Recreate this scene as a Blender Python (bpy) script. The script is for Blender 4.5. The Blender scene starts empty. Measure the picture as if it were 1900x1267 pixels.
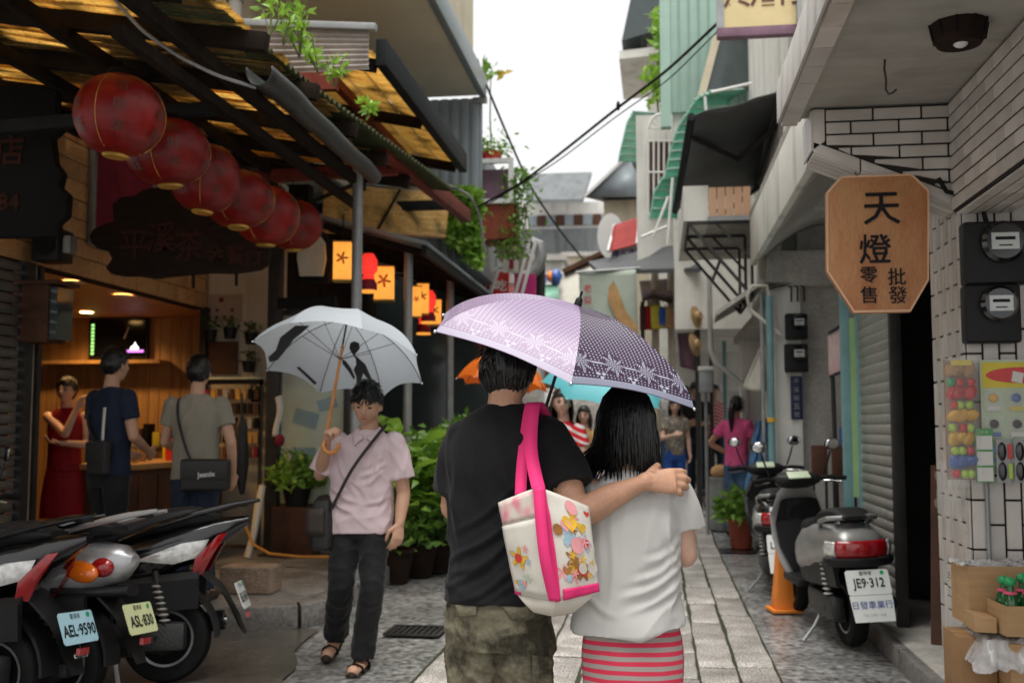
import bpy, bmesh, math, random
from mathutils import Vector, Matrix, Euler, noise
import numpy as np
random.seed(7)
R = math.radians
scene = bpy.context.scene
col = scene.collection

# ------------------------------------------------------------------ camera
FPX, IW, IH = 1950.0, 1900.0, 1267.0
CAM = Vector((0, 0, 1.39))
YAW = math.atan(270 / FPX)
PIT = math.atan(157 / FPX)
cam = bpy.data.cameras.new('camera')
cam.sensor_width = 36.0
cam.lens = 36.0 * FPX / IW
cam.clip_end = 600
cam.clip_start = 0.05
camo = bpy.data.objects.new('camera', cam)
col.objects.link(camo)
camo.location = CAM
camo.rotation_euler = (math.pi / 2 + PIT, 0, YAW)
scene.camera = camo
cam.dof.use_dof = True
cam.dof.focus_distance = 3.55
cam.dof.aperture_fstop = 3.2

# ------------------------------------------------------------------ world: bright overcast
SUN_EL, SUN_AZ = 79, 190
w = bpy.data.worlds.new('World')
scene.world = w
w.use_nodes = True
nt = w.node_tree
nt.nodes.clear()
sky = nt.nodes.new('ShaderNodeTexSky')
sky.sky_type = 'NISHITA'
sky.sun_disc = False
sky.sun_elevation = R(SUN_EL)
sky.sun_rotation = R(SUN_AZ)
sky.dust_density = 6.0
sky.air_density = 1.0
hs = nt.nodes.new('ShaderNodeHueSaturation')
hs.inputs['Saturation'].default_value = 0.10
mxw = nt.nodes.new('ShaderNodeMixRGB')
mxw.inputs[0].default_value = 0.75
mxw.inputs[2].default_value = (8.6, 8.65, 8.7, 1)      # even cloud cover
bg = nt.nodes.new('ShaderNodeBackground')
bg.inputs[1].default_value = 0.045
wo = nt.nodes.new('ShaderNodeOutputWorld')
nt.links.new(sky.outputs[0], hs.inputs['Color'])
nt.links.new(hs.outputs[0], mxw.inputs[1])
nt.links.new(mxw.outputs[0], bg.inputs[0])
nt.links.new(bg.outputs[0], wo.inputs[0])
sun = bpy.data.lights.new('sun', 'SUN')
sun.energy = 1.5
sun.angle = R(55)
sun.color = (1.0, 0.97, 0.92)
suno = bpy.data.objects.new('sun', sun)
col.objects.link(suno)
suno.rotation_euler = (R(90 - SUN_EL), 0, R(-10))

scene.view_settings.view_transform = 'Standard'
scene.view_settings.look = 'None'
scene.view_settings.exposure = 1.65
scene.view_settings.gamma = 1.0
scene.view_settings.use_curve_mapping = False
scene.render.engine = 'CYCLES'
scene.cycles.use_denoising = True
scene.cycles.max_bounces = 8
scene.cycles.diffuse_bounces = 4
scene.cycles.transparent_max_bounces = 8
scene.cycles.caustics_reflective = False
scene.cycles.caustics_refractive = False
scene.cycles.sample_clamp_indirect = 6.0

# ------------------------------------------------------------------ picture-to-place helpers (used once, to measure real positions)
_F = Vector((-math.sin(YAW) * math.cos(PIT), math.cos(YAW) * math.cos(PIT), math.sin(PIT)))
_R = Vector((math.cos(YAW), math.sin(YAW), 0))
_U = _R.cross(_F)
def ray(px, py):
    return _F * FPX + _R * (px - IW / 2) + _U * (IH / 2 - py)
def az(px, py, z=0.0):
    r = ray(px, py); return CAM + r * ((z - CAM.z) / r.z)
def ay(px, py, y):
    r = ray(px, py); return CAM + r * (y / r.y)
def ax(px, py, x):
    r = ray(px, py); return CAM + r * (x / r.x)
def sstep(a, b, x):
    t = max(0.0, min(1.0, (x - a) / (b - a))); return t * t * (3 - 2 * t)
def lerp(a, b, t):
    return a + (b - a) * t
def N3(x, y=0, z=0):
    return noise.noise(Vector((x, y, z)))
def ground_z(y):
    return 0.42 * sstep(11.5, 18.5, y) + 1.9 * max(0.0, min(1.0, (y - 18.5) / 7.0))

# ------------------------------------------------------------------ mesh builder
class MB:
    def __init__(s):
        s.v = []; s.f = []; s.uvs = None
    def add(s, vs, fs):
        o = len(s.v)
        s.v += [Vector(p) for p in vs]
        s.f += [[i + o for i in f] for f in fs]
        return s
    def box(s, x0, x1, y0, y1, z0, z1):
        return s.add([(x0,y0,z0),(x1,y0,z0),(x1,y1,z0),(x0,y1,z0),(x0,y0,z1),(x1,y0,z1),(x1,y1,z1),(x0,y1,z1)],
                     [(3,2,1,0),(4,5,6,7),(0,1,5,4),(1,2,6,5),(2,3,7,6),(3,0,4,7)])
    def obox(s, c, size, rot=(0,0,0)):
        m = Matrix.Translation(Vector(c)) @ (rot if isinstance(rot, Matrix) else Euler(rot).to_matrix()).to_4x4()
        hx, hy, hz = [q / 2 for q in size]
        b = MB().box(-hx,hx,-hy,hy,-hz,hz)
        return s.add([m @ p for p in b.v], b.f)
    def hexa(s, p):   # eight corners, bottom ring then top ring
        return s.add(p, [(3,2,1,0),(4,5,6,7),(0,1,5,4),(1,2,6,5),(2,3,7,6),(3,0,4,7)])
    def beam(s, a, b, w, h=None, up=(0,0,1)):
        a, b = Vector(a), Vector(b); h = h or w
        d = (b - a).normalized(); sd = d.cross(Vector(up))
        if sd.length < 1e-4: sd = Vector((1,0,0))
        sd.normalize(); u = sd.cross(d)
        sd *= w / 2; u *= h / 2
        return s.hexa([a-sd-u, a+sd-u, b+sd-u, b-sd-u, a-sd+u, a+sd+u, b+sd+u, b-sd+u])
    def loft(s, rings, cap=True):
        n = len(rings[0]); o = len(s.v)
        for r in rings: s.v += [Vector(p) for p in r]
        for k in range(len(rings) - 1):
            for i in range(n):
                a = o + k*n + i; b = o + k*n + (i+1) % n
                s.f.append([a, b, b + n, a + n])
        if cap:
            s.f.append([o + i for i in range(n)][::-1])
            s.f.append([o + (len(rings)-1)*n + i for i in range(n)])
        return s
    def tube(s, pts, rad, n=8, cap=True, up=(0,0,1)):
        pts = [Vector(p) for p in pts]
        if not isinstance(rad, (list, tuple)): rad = [rad] * len(pts)
        rings = []; pu = None
        for i, p in enumerate(pts):
            d = (pts[min(i+1, len(pts)-1)] - pts[max(i-1, 0)])
            d = d.normalized() if d.length > 1e-9 else Vector((0,0,1))
            if pu is None:
                u = Vector(up) - d * d.dot(Vector(up))
                if u.length < 1e-3: u = Vector((1,0,0)) - d * d.x
                if u.length < 1e-3: u = Vector((0,1,0))
            else: u = pu - d * d.dot(pu)
            u.normalize(); pu = u; sd = d.cross(u)
            r = rad[i]; ra, rb = r if isinstance(r, (list, tuple)) else (r, r)
            rings.append([p + sd * (math.cos(2*math.pi*k/n) * ra) + u * (math.sin(2*math.pi*k/n) * rb) for k in range(n)])
        return s.loft(rings, cap)
    def lathe(s, prof, n=20, c=(0,0,0), m=None):
        c = Vector(c); m = m or Matrix.Identity(3)
        return s.loft([[c + m @ Vector((r*math.cos(2*math.pi*k/n), r*math.sin(2*math.pi*k/n), z)) for k in range(n)] for r, z in prof])
    def sph(s, c, r, n=12, m=8, rot=None):
        c = Vector(c); rx, ry, rz = (r, r, r) if not isinstance(r, (list, tuple)) else r
        rr = rot or Matrix.Identity(3)
        vs = [c + rr @ Vector((0,0,rz))]
        for j in range(1, m):
            t = math.pi * j / m
            vs += [c + rr @ Vector((rx*math.sin(t)*math.cos(2*math.pi*k/n), ry*math.sin(t)*math.sin(2*math.pi*k/n), rz*math.cos(t))) for k in range(n)]
        vs.append(c + rr @ Vector((0,0,-rz)))
        fs = [[0, 1+k, 1+(k+1)%n] for k in range(n)]
        for j in range(m-2):
            fs += [[1+j*n+k, 1+(j+1)*n+k, 1+(j+1)*n+(k+1)%n, 1+j*n+(k+1)%n] for k in range(n)]
        e = len(vs)-1; b = 1+(m-2)*n
        fs += [[b+k, e, b+(k+1)%n] for k in range(n)]
        return s.add(vs, fs)
    def prism(s, poly, o, u, v, t):   # flat outline poly in (u,v) at o, thickness vector t
        o, u, v, t = Vector(o), Vector(u), Vector(v), Vector(t); n = len(poly)
        a = [o + u*p[0] + v*p[1] for p in poly]
        fs = [list(range(n))[::-1], [n+i for i in range(n)]] + [[i, (i+1)%n, n+(i+1)%n, n+i] for i in range(n)]
        return s.add(a + [p + t for p in a], fs)
    def poly(s, pts):
        return s.add(pts, [list(range(len(pts)))])
    def grid(s, fn, nu, nv):
        o = len(s.v)
        for j in range(nv+1):
            for i in range(nu+1): s.v.append(Vector(fn(i/nu, j/nv)))
        for j in range(nv):
            for i in range(nu):
                a = o + j*(nu+1) + i
                s.f.append([a, a+1, a+nu+2, a+nu+1])
        return s
    def text(s, t, size, o, right, up, ex=0.0, bold=0.0, vertical=False, sx=1.0):
        lines = [t]
        right, up, o = Vector(right).normalized(), Vector(up).normalized(), Vector(o); nrm = right.cross(up)
        vs, fs = text_geo(t, size, ex, bold)
        return s.add([o + right*p[0]*sx + up*p[1] + nrm*p[2] for p in vs], fs)
    def xf(s, m):
        s.v = [m @ p for p in s.v]; return s
    def join(s, o):
        return s.add(o.v, o.f)
    def build(s, name, mat, parent=None, world=False, smooth=35, bevel=0, seg=2, recalc=True, solid=0):
        me = bpy.data.meshes.new(name)
        vs = s.v
        if world and parent is not None:
            r = parent
            while r.parent: r = r.parent
            inv = r.matrix_basis.inverted()
            vs = [inv @ p for p in vs]
        me.from_pydata([tuple(p) for p in vs], [], s.f)
        if recalc or bevel:
            bm = bmesh.new(); bm.from_mesh(me)
            if bevel:
                bmesh.ops.remove_doubles(bm, verts=bm.verts, dist=1e-5)
                bmesh.ops.recalc_face_normals(bm, faces=bm.faces)
                es = [e for e in bm.edges if len(e.link_faces) == 2 and e.calc_face_angle(0) > 0.5]
                try: bmesh.ops.bevel(bm, geom=es, offset=bevel, segments=seg, profile=0.6, affect='EDGES', clamp_overlap=True)
                except Exception: pass
            else:
                bmesh.ops.recalc_face_normals(bm, faces=bm.faces)
            bm.to_mesh(me); bm.free()
        if smooth:
            me.polygons.foreach_set('use_smooth', [True]*len(me.polygons))
            me.set_sharp_from_angle(angle=R(smooth))
        if isinstance(mat, str): mat = MATS[mat]
        me.materials.append(mat)
        ob = bpy.data.objects.new(name, me)
        col.objects.link(ob)
        if parent is not None: ob.parent = parent
        if solid:
            md = ob.modifiers.new('thickness', 'SOLIDIFY'); md.thickness = solid; md.offset = 0
        return ob

_tc = {}
def text_geo(t, size, ex, bold):
    k = (t, size, ex, bold)
    if k not in _tc:
        cu = bpy.data.curves.new('t', 'FONT'); cu.body = t; cu.size = size; cu.extrude = ex; cu.offset = bold
        cu.align_x = 'CENTER'; cu.align_y = 'CENTER'; cu.resolution_u = 2
        ob = bpy.data.objects.new('t', cu)
        me = bpy.data.meshes.new_from_object(ob)
        cc = [(min(v.co[i] for v in me.vertices)+max(v.co[i] for v in me.vertices))/2 for i in (0,1)] if len(me.vertices) else (0,0)
        hh = (max(v.co.y for v in me.vertices)-min(v.co.y for v in me.vertices)) if len(me.vertices) else 1
        kk = .92*size/hh if any(ord(ch) > 0x2e80 for ch in t) and hh > 0 else 1
        _tc[k] = ([((v.co.x-cc[0])*kk, (v.co.y-cc[1])*kk, v.co.z) for v in me.vertices], [list(p.vertices) for p in me.polygons])
        bpy.data.objects.remove(ob); bpy.data.curves.remove(cu); bpy.data.meshes.remove(me)
    return _tc[k]

def thing(name, label, cat, loc=(0,0,0), rz=0.0, group=None):
    o = bpy.data.objects.new(name, None); col.objects.link(o)
    o.empty_display_size = 0.1
    o.location = loc; o.rotation_euler = (0, 0, rz)
    o['label'] = label; o['category'] = cat
    if group: o['group'] = group
    return o
def tag(o, label, cat, group=None, kind=None):
    if label: o['label'] = label
    if cat: o['category'] = cat
    if group: o['group'] = group
    if kind: o['kind'] = kind
    return o
def struct(o):
    o['kind'] = 'structure'; return o
def piece(src, loc, parent, name=None, sc=None, rot=None):
    c = src.copy(); col.objects.link(c); c.parent = parent; c.location = loc
    if sc: c.scale = sc
    if rot: c.rotation_euler = rot
    return c

# ------------------------------------------------------------------ materials
MATS = {}
def mat(name, c, rough=0.6, metal=0.0, var=0.18, vs=6.0, bump=0.0, bs=60.0, spec=0.5, coat=0.0, c2=None, stretch=(1,1,1),
        rnd=0.0, emit=0.0, trl=0.0, stain=0.0, stain_c=(0.02,0.02,0.018), alpha=1.0, tint=None, rvar=0.1, sheen=0.0, detail=5, transm=0.0, fine=0.0, sss=0.0):
    m = bpy.data.materials.new(name); m.use_nodes = True
    t = m.node_tree; n = t.nodes; L = t.links
    b = n['Principled BSDF']
    tc = n.new('ShaderNodeTexCoord'); mp = n.new('ShaderNodeMapping'); mp.inputs['Scale'].default_value = stretch
    L.new(tc.outputs['Object'], mp.inputs[0])
    nz = n.new('ShaderNodeTexNoise'); nz.inputs['Scale'].default_value = vs; nz.inputs['Detail'].default_value = detail; nz.inputs['Roughness'].default_value = 0.62
    L.new(mp.outputs[0], nz.inputs['Vector'])
    if rnd:
        oi = n.new('ShaderNodeObjectInfo'); ad = n.new('ShaderNodeVectorMath'); ad.operation = 'ADD'
        ms = n.new('ShaderNodeMath'); ms.operation = 'MULTIPLY'; ms.inputs[1].default_value = 37.0
        L.new(oi.outputs['Random'], ms.inputs[0]); L.new(mp.outputs[0], ad.inputs[0]); L.new(ms.outputs[0], ad.inputs[1]); L.new(ad.outputs[0], nz.inputs['Vector'])
    rp = n.new('ShaderNodeMapRange'); rp.inputs[1].default_value = 0.3; rp.inputs[2].default_value = 0.7
    L.new(nz.outputs['Fac'], rp.inputs[0])
    mx = n.new('ShaderNodeMixRGB')
    if c2 is None:
        mx.inputs[1].default_value = (*[q*(1-var) for q in c], 1); mx.inputs[2].default_value = (*[min(1, q*(1+var)) for q in c], 1)
    else:
        mx.inputs[1].default_value = (*c, 1); mx.inputs[2].default_value = (*c2, 1)
    L.new(rp.outputs[0], mx.inputs[0])
    out = mx.outputs[0]
    if fine:
        nf = n.new('ShaderNodeTexNoise'); nf.inputs['Scale'].default_value = vs*14; nf.inputs['Detail'].default_value = 2
        L.new(mp.outputs[0], nf.inputs['Vector'])
        rf = n.new('ShaderNodeMapRange'); rf.inputs[1].default_value = .3; rf.inputs[2].default_value = .7; rf.inputs[3].default_value = 1-fine; rf.inputs[4].default_value = 1+fine
        L.new(nf.outputs['Fac'], rf.inputs[0])
        mf = n.new('ShaderNodeMixRGB'); mf.blend_type = 'MULTIPLY'; mf.inputs[0].default_value = 1
        L.new(out, mf.inputs[1]); L.new(rf.outputs[0], mf.inputs[2]); out = mf.outputs[0]
    if rnd:
        r2 = n.new('ShaderNodeMapRange'); r2.inputs[3].default_value = 1-rnd; r2.inputs[4].default_value = 1+rnd
        L.new(oi.outputs['Random'], r2.inputs[0])
        m2 = n.new('ShaderNodeMixRGB'); m2.blend_type = 'MULTIPLY'; m2.inputs[0].default_value = 1
        L.new(out, m2.inputs[1]); L.new(r2.outputs[0], m2.inputs[2]); out = m2.outputs[0]
    if stain:
        ns = n.new('ShaderNodeTexNoise'); ns.inputs['Scale'].default_value = 1.6; ns.inputs['Detail'].default_value = 6
        m3 = n.new('ShaderNodeMapping'); m3.inputs['Scale'].default_value = (2.4, 2.4, 0.5)
        L.new(tc.outputs['Object'], m3.inputs[0]); L.new(m3.outputs[0], ns.inputs['Vector'])
        r3 = n.new('ShaderNodeMapRange'); r3.inputs[1].default_value = 0.5; r3.inputs[2].default_value = 0.75; r3.inputs[4].default_value = stain
        L.new(ns.outputs['Fac'], r3.inputs[0])
        m4 = n.new('ShaderNodeMixRGB'); m4.inputs[2].default_value = (*stain_c, 1)
        L.new(r3.outputs[0], m4.inputs[0]); L.new(out, m4.inputs[1]); out = m4.outputs[0]
    L.new(out, b.inputs['Base Color'])
    b.inputs['Metallic'].default_value = metal
    b.inputs['Specular IOR Level'].default_value = spec if (spec != .5 or rough < .6) else .18
    b.inputs['Coat Weight'].default_value = coat
    b.inputs['Coat Roughness'].default_value = 0.08 if coat > .46 else .22
    b.inputs['Sheen Weight'].default_value = sheen
    b.inputs['Transmission Weight'].default_value = transm
    if sss:
        b.inputs['Subsurface Weight'].default_value = sss; b.inputs['Subsurface Radius'].default_value = (0.012, 0.005, 0.003); b.inputs['Subsurface Scale'].default_value = 1.0
    rr = n.new('ShaderNodeMapRange'); rr.inputs[3].default_value = max(0.02, rough - rvar); rr.inputs[4].default_value = min(1, rough + rvar)
    L.new(nz.outputs['Fac'], rr.inputs[0]); L.new(rr.outputs[0], b.inputs['Roughness'])
    if bump:
        nb = n.new('ShaderNodeTexNoise'); nb.inputs['Scale'].default_value = bs; nb.inputs['Detail'].default_value = 3
        L.new(mp.outputs[0], nb.inputs['Vector'])
        bu = n.new('ShaderNodeBump'); bu.inputs['Strength'].default_value = bump; bu.inputs['Distance'].default_value = 0.01
        L.new(nb.outputs['Fac'], bu.inputs['Height']); L.new(bu.outputs[0], b.inputs['Normal'])
    if emit:
        L.new(out, b.inputs['Emission Color']); b.inputs['Emission Strength'].default_value = emit
    if trl:
        tr = n.new('ShaderNodeBsdfTranslucent'); sm = n.new('ShaderNodeMixShader'); sm.inputs[0].default_value = trl
        L.new(out, tr.inputs[0]); L.new(b.outputs[0], sm.inputs[1]); L.new(tr.outputs[0], sm.inputs[2])
        L.new(sm.outputs[0], n['Material Output'].inputs[0])
    if alpha < 1:
        b.inputs['Alpha'].default_value = alpha
    m['out'] = 0
    MATS[name] = m
    return m
def nodes_of(m): return m.node_tree.nodes, m.node_tree.links, m.node_tree.nodes['Principled BSDF']

C = mat
C('asphalt', (.25,.247,.24), .30, var=.4, vs=1.6, bump=.8, bs=110, fine=.75, rvar=.22, spec=.6, coat=.45)
C('concrete_wet', (.11,.098,.082), .2, var=.35, vs=1.6, bump=.25, bs=60, fine=.2, rvar=.16)
C('sidewalk', (.22,.208,.195), .3, var=.35, vs=2.2, bump=.5, bs=80, fine=.3, rvar=.2)
C('granite', (.40,.375,.345), .45, var=.32, vs=6, bump=1.0, bs=85, rnd=.15, fine=.9, rvar=.2, coat=.42, stain=.4, stain_c=(.16,.14,.12))
C('granite_rough', (.30,.22,.16), .6, var=.3, vs=7, bump=1.0, bs=50, fine=.3)
C('joint', (.040,.036,.028), .85, var=.5, vs=9, c2=(.045,.055,.025), bump=.5, bs=90)
C('water', (.03,.03,.028), .04, var=.1, rvar=.02, spec=.6)
C('iron', (.05,.05,.05), .45, metal=.6, var=.4, bump=.3)
C('cream', (.62,.55,.42), .75, var=.1, vs=3, stain=.35, stain_c=(.2,.16,.1), bump=.1)
C('cream_soffit', (.66,.62,.52), .8, var=.06, vs=1.2, stain=.12, stain_c=(.3,.27,.2))
C('white_wall', (.74,.73,.68), .8, var=.1, vs=2, stain=.45, stain_c=(.22,.21,.18), bump=.15)
C('concrete', (.44,.42,.385), .8, var=.2, vs=2.2, stain=.5, stain_c=(.10,.095,.085), bump=.35, bs=35, fine=.12)
C('concrete_soffit', (.40,.385,.35), .85, var=.16, vs=1.8, stain=.35, stain_c=(.17,.15,.12), bump=.3, bs=25, stretch=(1,3,1))
C('tile', (.60,.56,.52), .32, var=.08, vs=5, rnd=.13, stain=.4, stain_c=(.30,.26,.21))
C('grout', (.035,.03,.028), .9, var=.3)
C('shutter', (.42,.41,.37), .42, metal=.35, var=.14, vs=10, stain=.4, stain_c=(.14,.12,.1), rnd=.08)
C('dark_shutter', (.16,.15,.14), .45, metal=.3, var=.2)
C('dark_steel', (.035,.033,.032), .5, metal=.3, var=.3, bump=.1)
C('grey_steel', (.30,.31,.31), .42, metal=.3, var=.16, vs=8, stain=.3)
C('grey_panel', (.27,.31,.34), .45, metal=.2, var=.08, vs=2, stain=.2)
C('fascia_metal', (.26,.30,.33), .35, metal=.4, var=.1, vs=2)
C('fascia_black', (.016,.018,.020), .62, spec=.12, var=.3, stain=.2)
C('corrugated', (.42,.37,.34), .6, var=.2, vs=5, stain=.5, stain_c=(.13,.09,.06))
C('moss_roof', (.05,.045,.035), .9, var=.5, vs=16, c2=(.07,.09,.03), bump=1, bs=60)
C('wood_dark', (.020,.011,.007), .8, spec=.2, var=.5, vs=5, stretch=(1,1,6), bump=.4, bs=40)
C('beam_wood', (.018,.012,.008), .9, spec=.15, var=.5, vs=6, bump=.4)
C('red_wood', (.16,.03,.02), .6, var=.35, vs=6)
C('wood_warm', (.50,.27,.10), .5, var=.22, vs=4, stretch=(6,1,.6), rnd=.13, bump=.12)
C('wood_tile', (.52,.30,.13), .5, var=.2, vs=5, stretch=(1,3,6), rnd=.14)
C('cabinet', (.085,.036,.02), .6, spec=.3, var=.4, vs=5)
C('black', (.010,.010,.010), .8, var=.3, spec=.15)
C('black_gloss', (.005,.005,.006), .14, var=.2, coat=.6, rvar=.04)
C('black_plastic', (.012,.012,.013), .48, spec=.28, var=.25, bump=.12, bs=220)
C('rubber', (.010,.010,.010), .75, var=.4, bump=.3, bs=120)
C('chrome', (.62,.62,.63), .16, metal=1, var=.1)
C('silver_paint', (.42,.42,.43), .3, metal=.5, var=.06, coat=.7)
C('grey_paint', (.27,.27,.26), .32, metal=.35, var=.1, coat=.4, stain=.2)
C('red_lens', (.24,.004,.006), .14, var=.2, coat=.7, c2=(.38,.006,.010), vs=40)
C('orange_lens', (.80,.17,.01), .14, var=.25, coat=.8)
C('clear_lens', (.62,.62,.60), .10, var=.35, vs=30, coat=.9, metal=.35)
C('plate_white', (.74,.76,.74), .4, var=.04, stain=.1)
C('plate_blue', (.42,.66,.76), .4, var=.05)
C('plate_yellow', (.62,.66,.36), .4, var=.05)
C('ink', (.012,.012,.014), .6, var=.1)
C('ink_blue', (.03,.06,.30), .6, var=.1)
C('ink_red', (.45,.03,.06), .6, var=.1)
C('ink_grey', (.35,.35,.35), .5, var=.1)
C('carved_letter', (.05,.018,.012), .8, var=.2)
C('ink_brown', (.10,.035,.02), .5, var=.2)
C('gold', (.75,.45,.10), .35, metal=.6, var=.2)
C('lantern_red', (.24,.007,.005), .42, var=.35, vs=7, trl=.22, rnd=.22, stain=.35, stain_c=(.09,.004,.003))
C('sign_wood', (.52,.28,.12), .55, c2=(.40,.14,.05), vs=2.2, stretch=(3,1,.9), bump=.15, fine=.1)
C('white_paint', (.74,.74,.72), .5, var=.06, stain=.15)
C('white_plastic', (.72,.72,.70), .35, var=.05)
C('cone_orange', (.80,.24,.03), .5, var=.1, stain=.15)
C('terracotta', (.30,.075,.045), .6, var=.2)
C('soil', (.03,.02,.014), .9, var=.4)
C('cardboard', (.46,.29,.15), .75, var=.1, vs=5, stretch=(1,1,8), stain=.1, stain_c=(.3,.18,.09))
C('cardboard_dark', (.34,.20,.10), .75, var=.12)
C('print_green', (.07,.20,.06), .5, var=.15)
C('bottle_green', (.006,.10,.022), .08, var=.3, coat=.6)
C('cap_green', (.02,.36,.12), .3, var=.1)
C('pink_plastic', (.80,.10,.22), .35, var=.1)
C('plastic_film', (.70,.71,.72), .12, var=.2, vs=25, bump=1.0, bs=28, alpha=.62, coat=.8)
C('clear_film', (.80,.80,.80), .08, var=.1, alpha=.16, coat=.6, bump=.6, bs=30)
C('screen_black', (.006,.006,.008), .12, var=.1)
C('leaf', (.09,.22,.03), .4, var=.4, vs=3, c2=(.24,.42,.06), trl=.3, rnd=.15)
C('leaf_dark', (.035,.085,.022), .45, var=.4, c2=(.075,.15,.035), trl=.2, rnd=.15)
C('leaf_lime', (.34,.54,.06), .38, c2=(.17,.36,.05), trl=.35, vs=5, rnd=.12)
C('leaf_yellow', (.62,.46,.03), .5, var=.2, trl=.3)
C('stem', (.10,.12,.04), .6, var=.3)
C('pipe_teal', (.16,.30,.32), .45, var=.12, stain=.25)
C('pipe_white', (.55,.55,.53), .4, var=.08, stain=.25)
C('poly_green', (.20,.56,.42), .3, var=.15, trl=.5, vs=3)
C('poly_green_dull', (.32,.58,.46), .35, var=.2, trl=.5, vs=3)
C('mint_sheet', (.36,.52,.45), .5, var=.05, stain=.15, stain_c=(.2,.3,.25))
C('awning_black', (.075,.08,.083), .55, var=.2, vs=3, trl=.06)
C('awning_red', (.34,.045,.04), .6, var=.2, trl=.2)
C('canvas', (.62,.60,.53), .8, var=.1, trl=.2, stain=.2, stain_c=(.4,.37,.28))
C('banner', (.55,.62,.54), .7, var=.06, trl=.3)
C('tan', (.45,.27,.12), .7, var=.25, vs=8)
C('maroon', (.22,.02,.05), .6, var=.2)
C('magenta', (.45,.03,.16), .6, var=.15)
C('tarp_blue', (.10,.24,.46), .4, var=.25, bump=.4, bs=12)
C('navy', (.012,.018,.07), .45, var=.15)
C('peach', (.72,.45,.29), .7, var=.06)
C('bridge_grey', (.17,.18,.185), .9, var=.15, vs=2, stain=.4)
C('glass_dark', (.05,.07,.07), .06, var=.1, spec=.8)
C('poster_green', (.52,.60,.44), .5, var=.1)
C('poster_blue', (.05,.22,.32), .5, var=.15)
C('poster_tan', (.42,.32,.24), .6, var=.08)
C('poster_pink', (.72,.42,.44), .4, var=.25, vs=9, c2=(.80,.66,.62), stretch=(4,1,1))
C('hose', (.55,.25,.05), .5, var=.15)
C('wire_black', (.01,.01,.01), .6, var=.1)
C('wire_grey', (.32,.32,.32), .5, var=.1)
C('lime_strip', (.42,.62,.28), .5, var=.12, stain=.15)
C('jamb_teal', (.22,.42,.44), .5, var=.15, stain=.2)
C('cloth_white', (.72,.71,.68), .8, var=.06)
C('red_fabric', (.40,.02,.03), .7, var=.15)
C('hat_straw', (.36,.24,.12), .8, var=.25, vs=20)
C('plum', (.20,.12,.16), .7, var=.3, vs=4)
C('meter_face', (.55,.57,.56), .15, var=.1, coat=.8)
C('yellow_plastic', (.75,.42,.04), .35, var=.15)
C('blue_plastic', (.04,.12,.42), .3, var=.2)
C('red_plastic', (.60,.03,.03), .3, var=.15)
C('lime_plastic', (.42,.62,.06), .3, var=.1)
C('grass_band', (.10,.34,.10), .5, var=.2)
C('card_yellow', (.68,.55,.05), .45, var=.12)
C('paper_white', (.72,.71,.68), .6, var=.03)
# things that give off light
def emis(name, c, s):
    m = mat(name, c, .5, var=.15, emit=s); return m
emis('lamp_warm', (1.0,.62,.22), 6.0)
emis('box_lantern', (1.0,.36,.05), .33)
emis('red_lantern_lit', (.85,.035,.025), .30)
emis('screen_glow', (.35,.10,.45), 1.2)
emis('screen_white', (.8,.8,.85), 1.5)
emis('screen_green', (.2,.45,.12), .9)
# reed matting: thin straw, lets daylight through
def reed(name, c, c2, trl, sc):
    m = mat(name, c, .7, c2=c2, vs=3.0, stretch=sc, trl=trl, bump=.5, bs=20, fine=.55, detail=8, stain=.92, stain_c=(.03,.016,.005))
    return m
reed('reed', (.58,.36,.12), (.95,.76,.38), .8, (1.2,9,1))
reed('reed_hang', (.70,.43,.13), (.92,.68,.30), .5, (1,1,9))
# ================================================================== GROUND
def gsheet(x0, x1, y0, y1, nx, ny, dz, wob=0.0):
    b = MB()
    b.grid(lambda u, v: (lerp(x0, x1, u) + wob * N3(v*31, x0), lerp(y0, y1, v), ground_z(lerp(y0, y1, v)) + dz + 0.006*N3(u*9+x0, v*(y1-y0)*.7, 3.3) * (1 if dz == 0 else 0)), nx, ny)
    return b
road = struct(gsheet(-40, 40, -25, 90, 60, 230, -0.012).build('road', 'asphalt'))
pav = thing('paving', 'band', 'x'); del pav['label']; del pav['category']; struct(pav)
jb = gsheet(-1.35, .66, -2, 30, 6, 64, .004).build('joint_bed', 'joint', pav)
random.seed(3)
xs = [-1.335 + i*.2205 for i in range(10)]
for i in range(9):
    y = -1.2 + random.random()*.5
    while y < 15.5:
        ln = random.uniform(.55, .95)
        g = .009 + .006*random.random()
        x0 = xs[i] + g + .006*random.uniform(-1, 1); x1 = xs[i+1] - g*.6 + .006*random.uniform(-1, 1)
        b = MB(); cx, cy = (x0+x1)/2, y + ln/2
        zt = ground_z(cy) + .012 + random.uniform(-.003, .004)
        n = 4; top = []
        ring = []
        for k in range(n+1): ring.append((x0-cx + .005*random.uniform(-1,1), -ln/2 + g + (ln-2*g)*k/n))
        for k in range(n+1): ring.append((x1-cx + .005*random.uniform(-1,1), ln/2 - g - (ln-2*g)*k/n))
        lo = [(p[0], p[1], -.02) for p in ring]; hi = [(p[0], p[1], -.003) for p in ring]
        ti = [(p[0]*.96, p[1]*.985, 0) for p in ring]
        b.loft([lo, hi, ti])
        if y + ln > 3.2 or i % 2 == 0:
            o = b.build('paving_slab', 'granite', pav); o.location = (cx, cy, zt); o.rotation_euler = (math.atan((ground_z(cy+.3)-ground_z(cy-.3))/.6) + random.uniform(-.003,.003), random.uniform(-.006,.006), 0)
        y += ln + random.uniform(-.006, .0)
far_strip = gsheet(-1.3, .62, 15.7, 29, 4, 30, .012).build('far_slab_strip', 'granite', pav)

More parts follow.
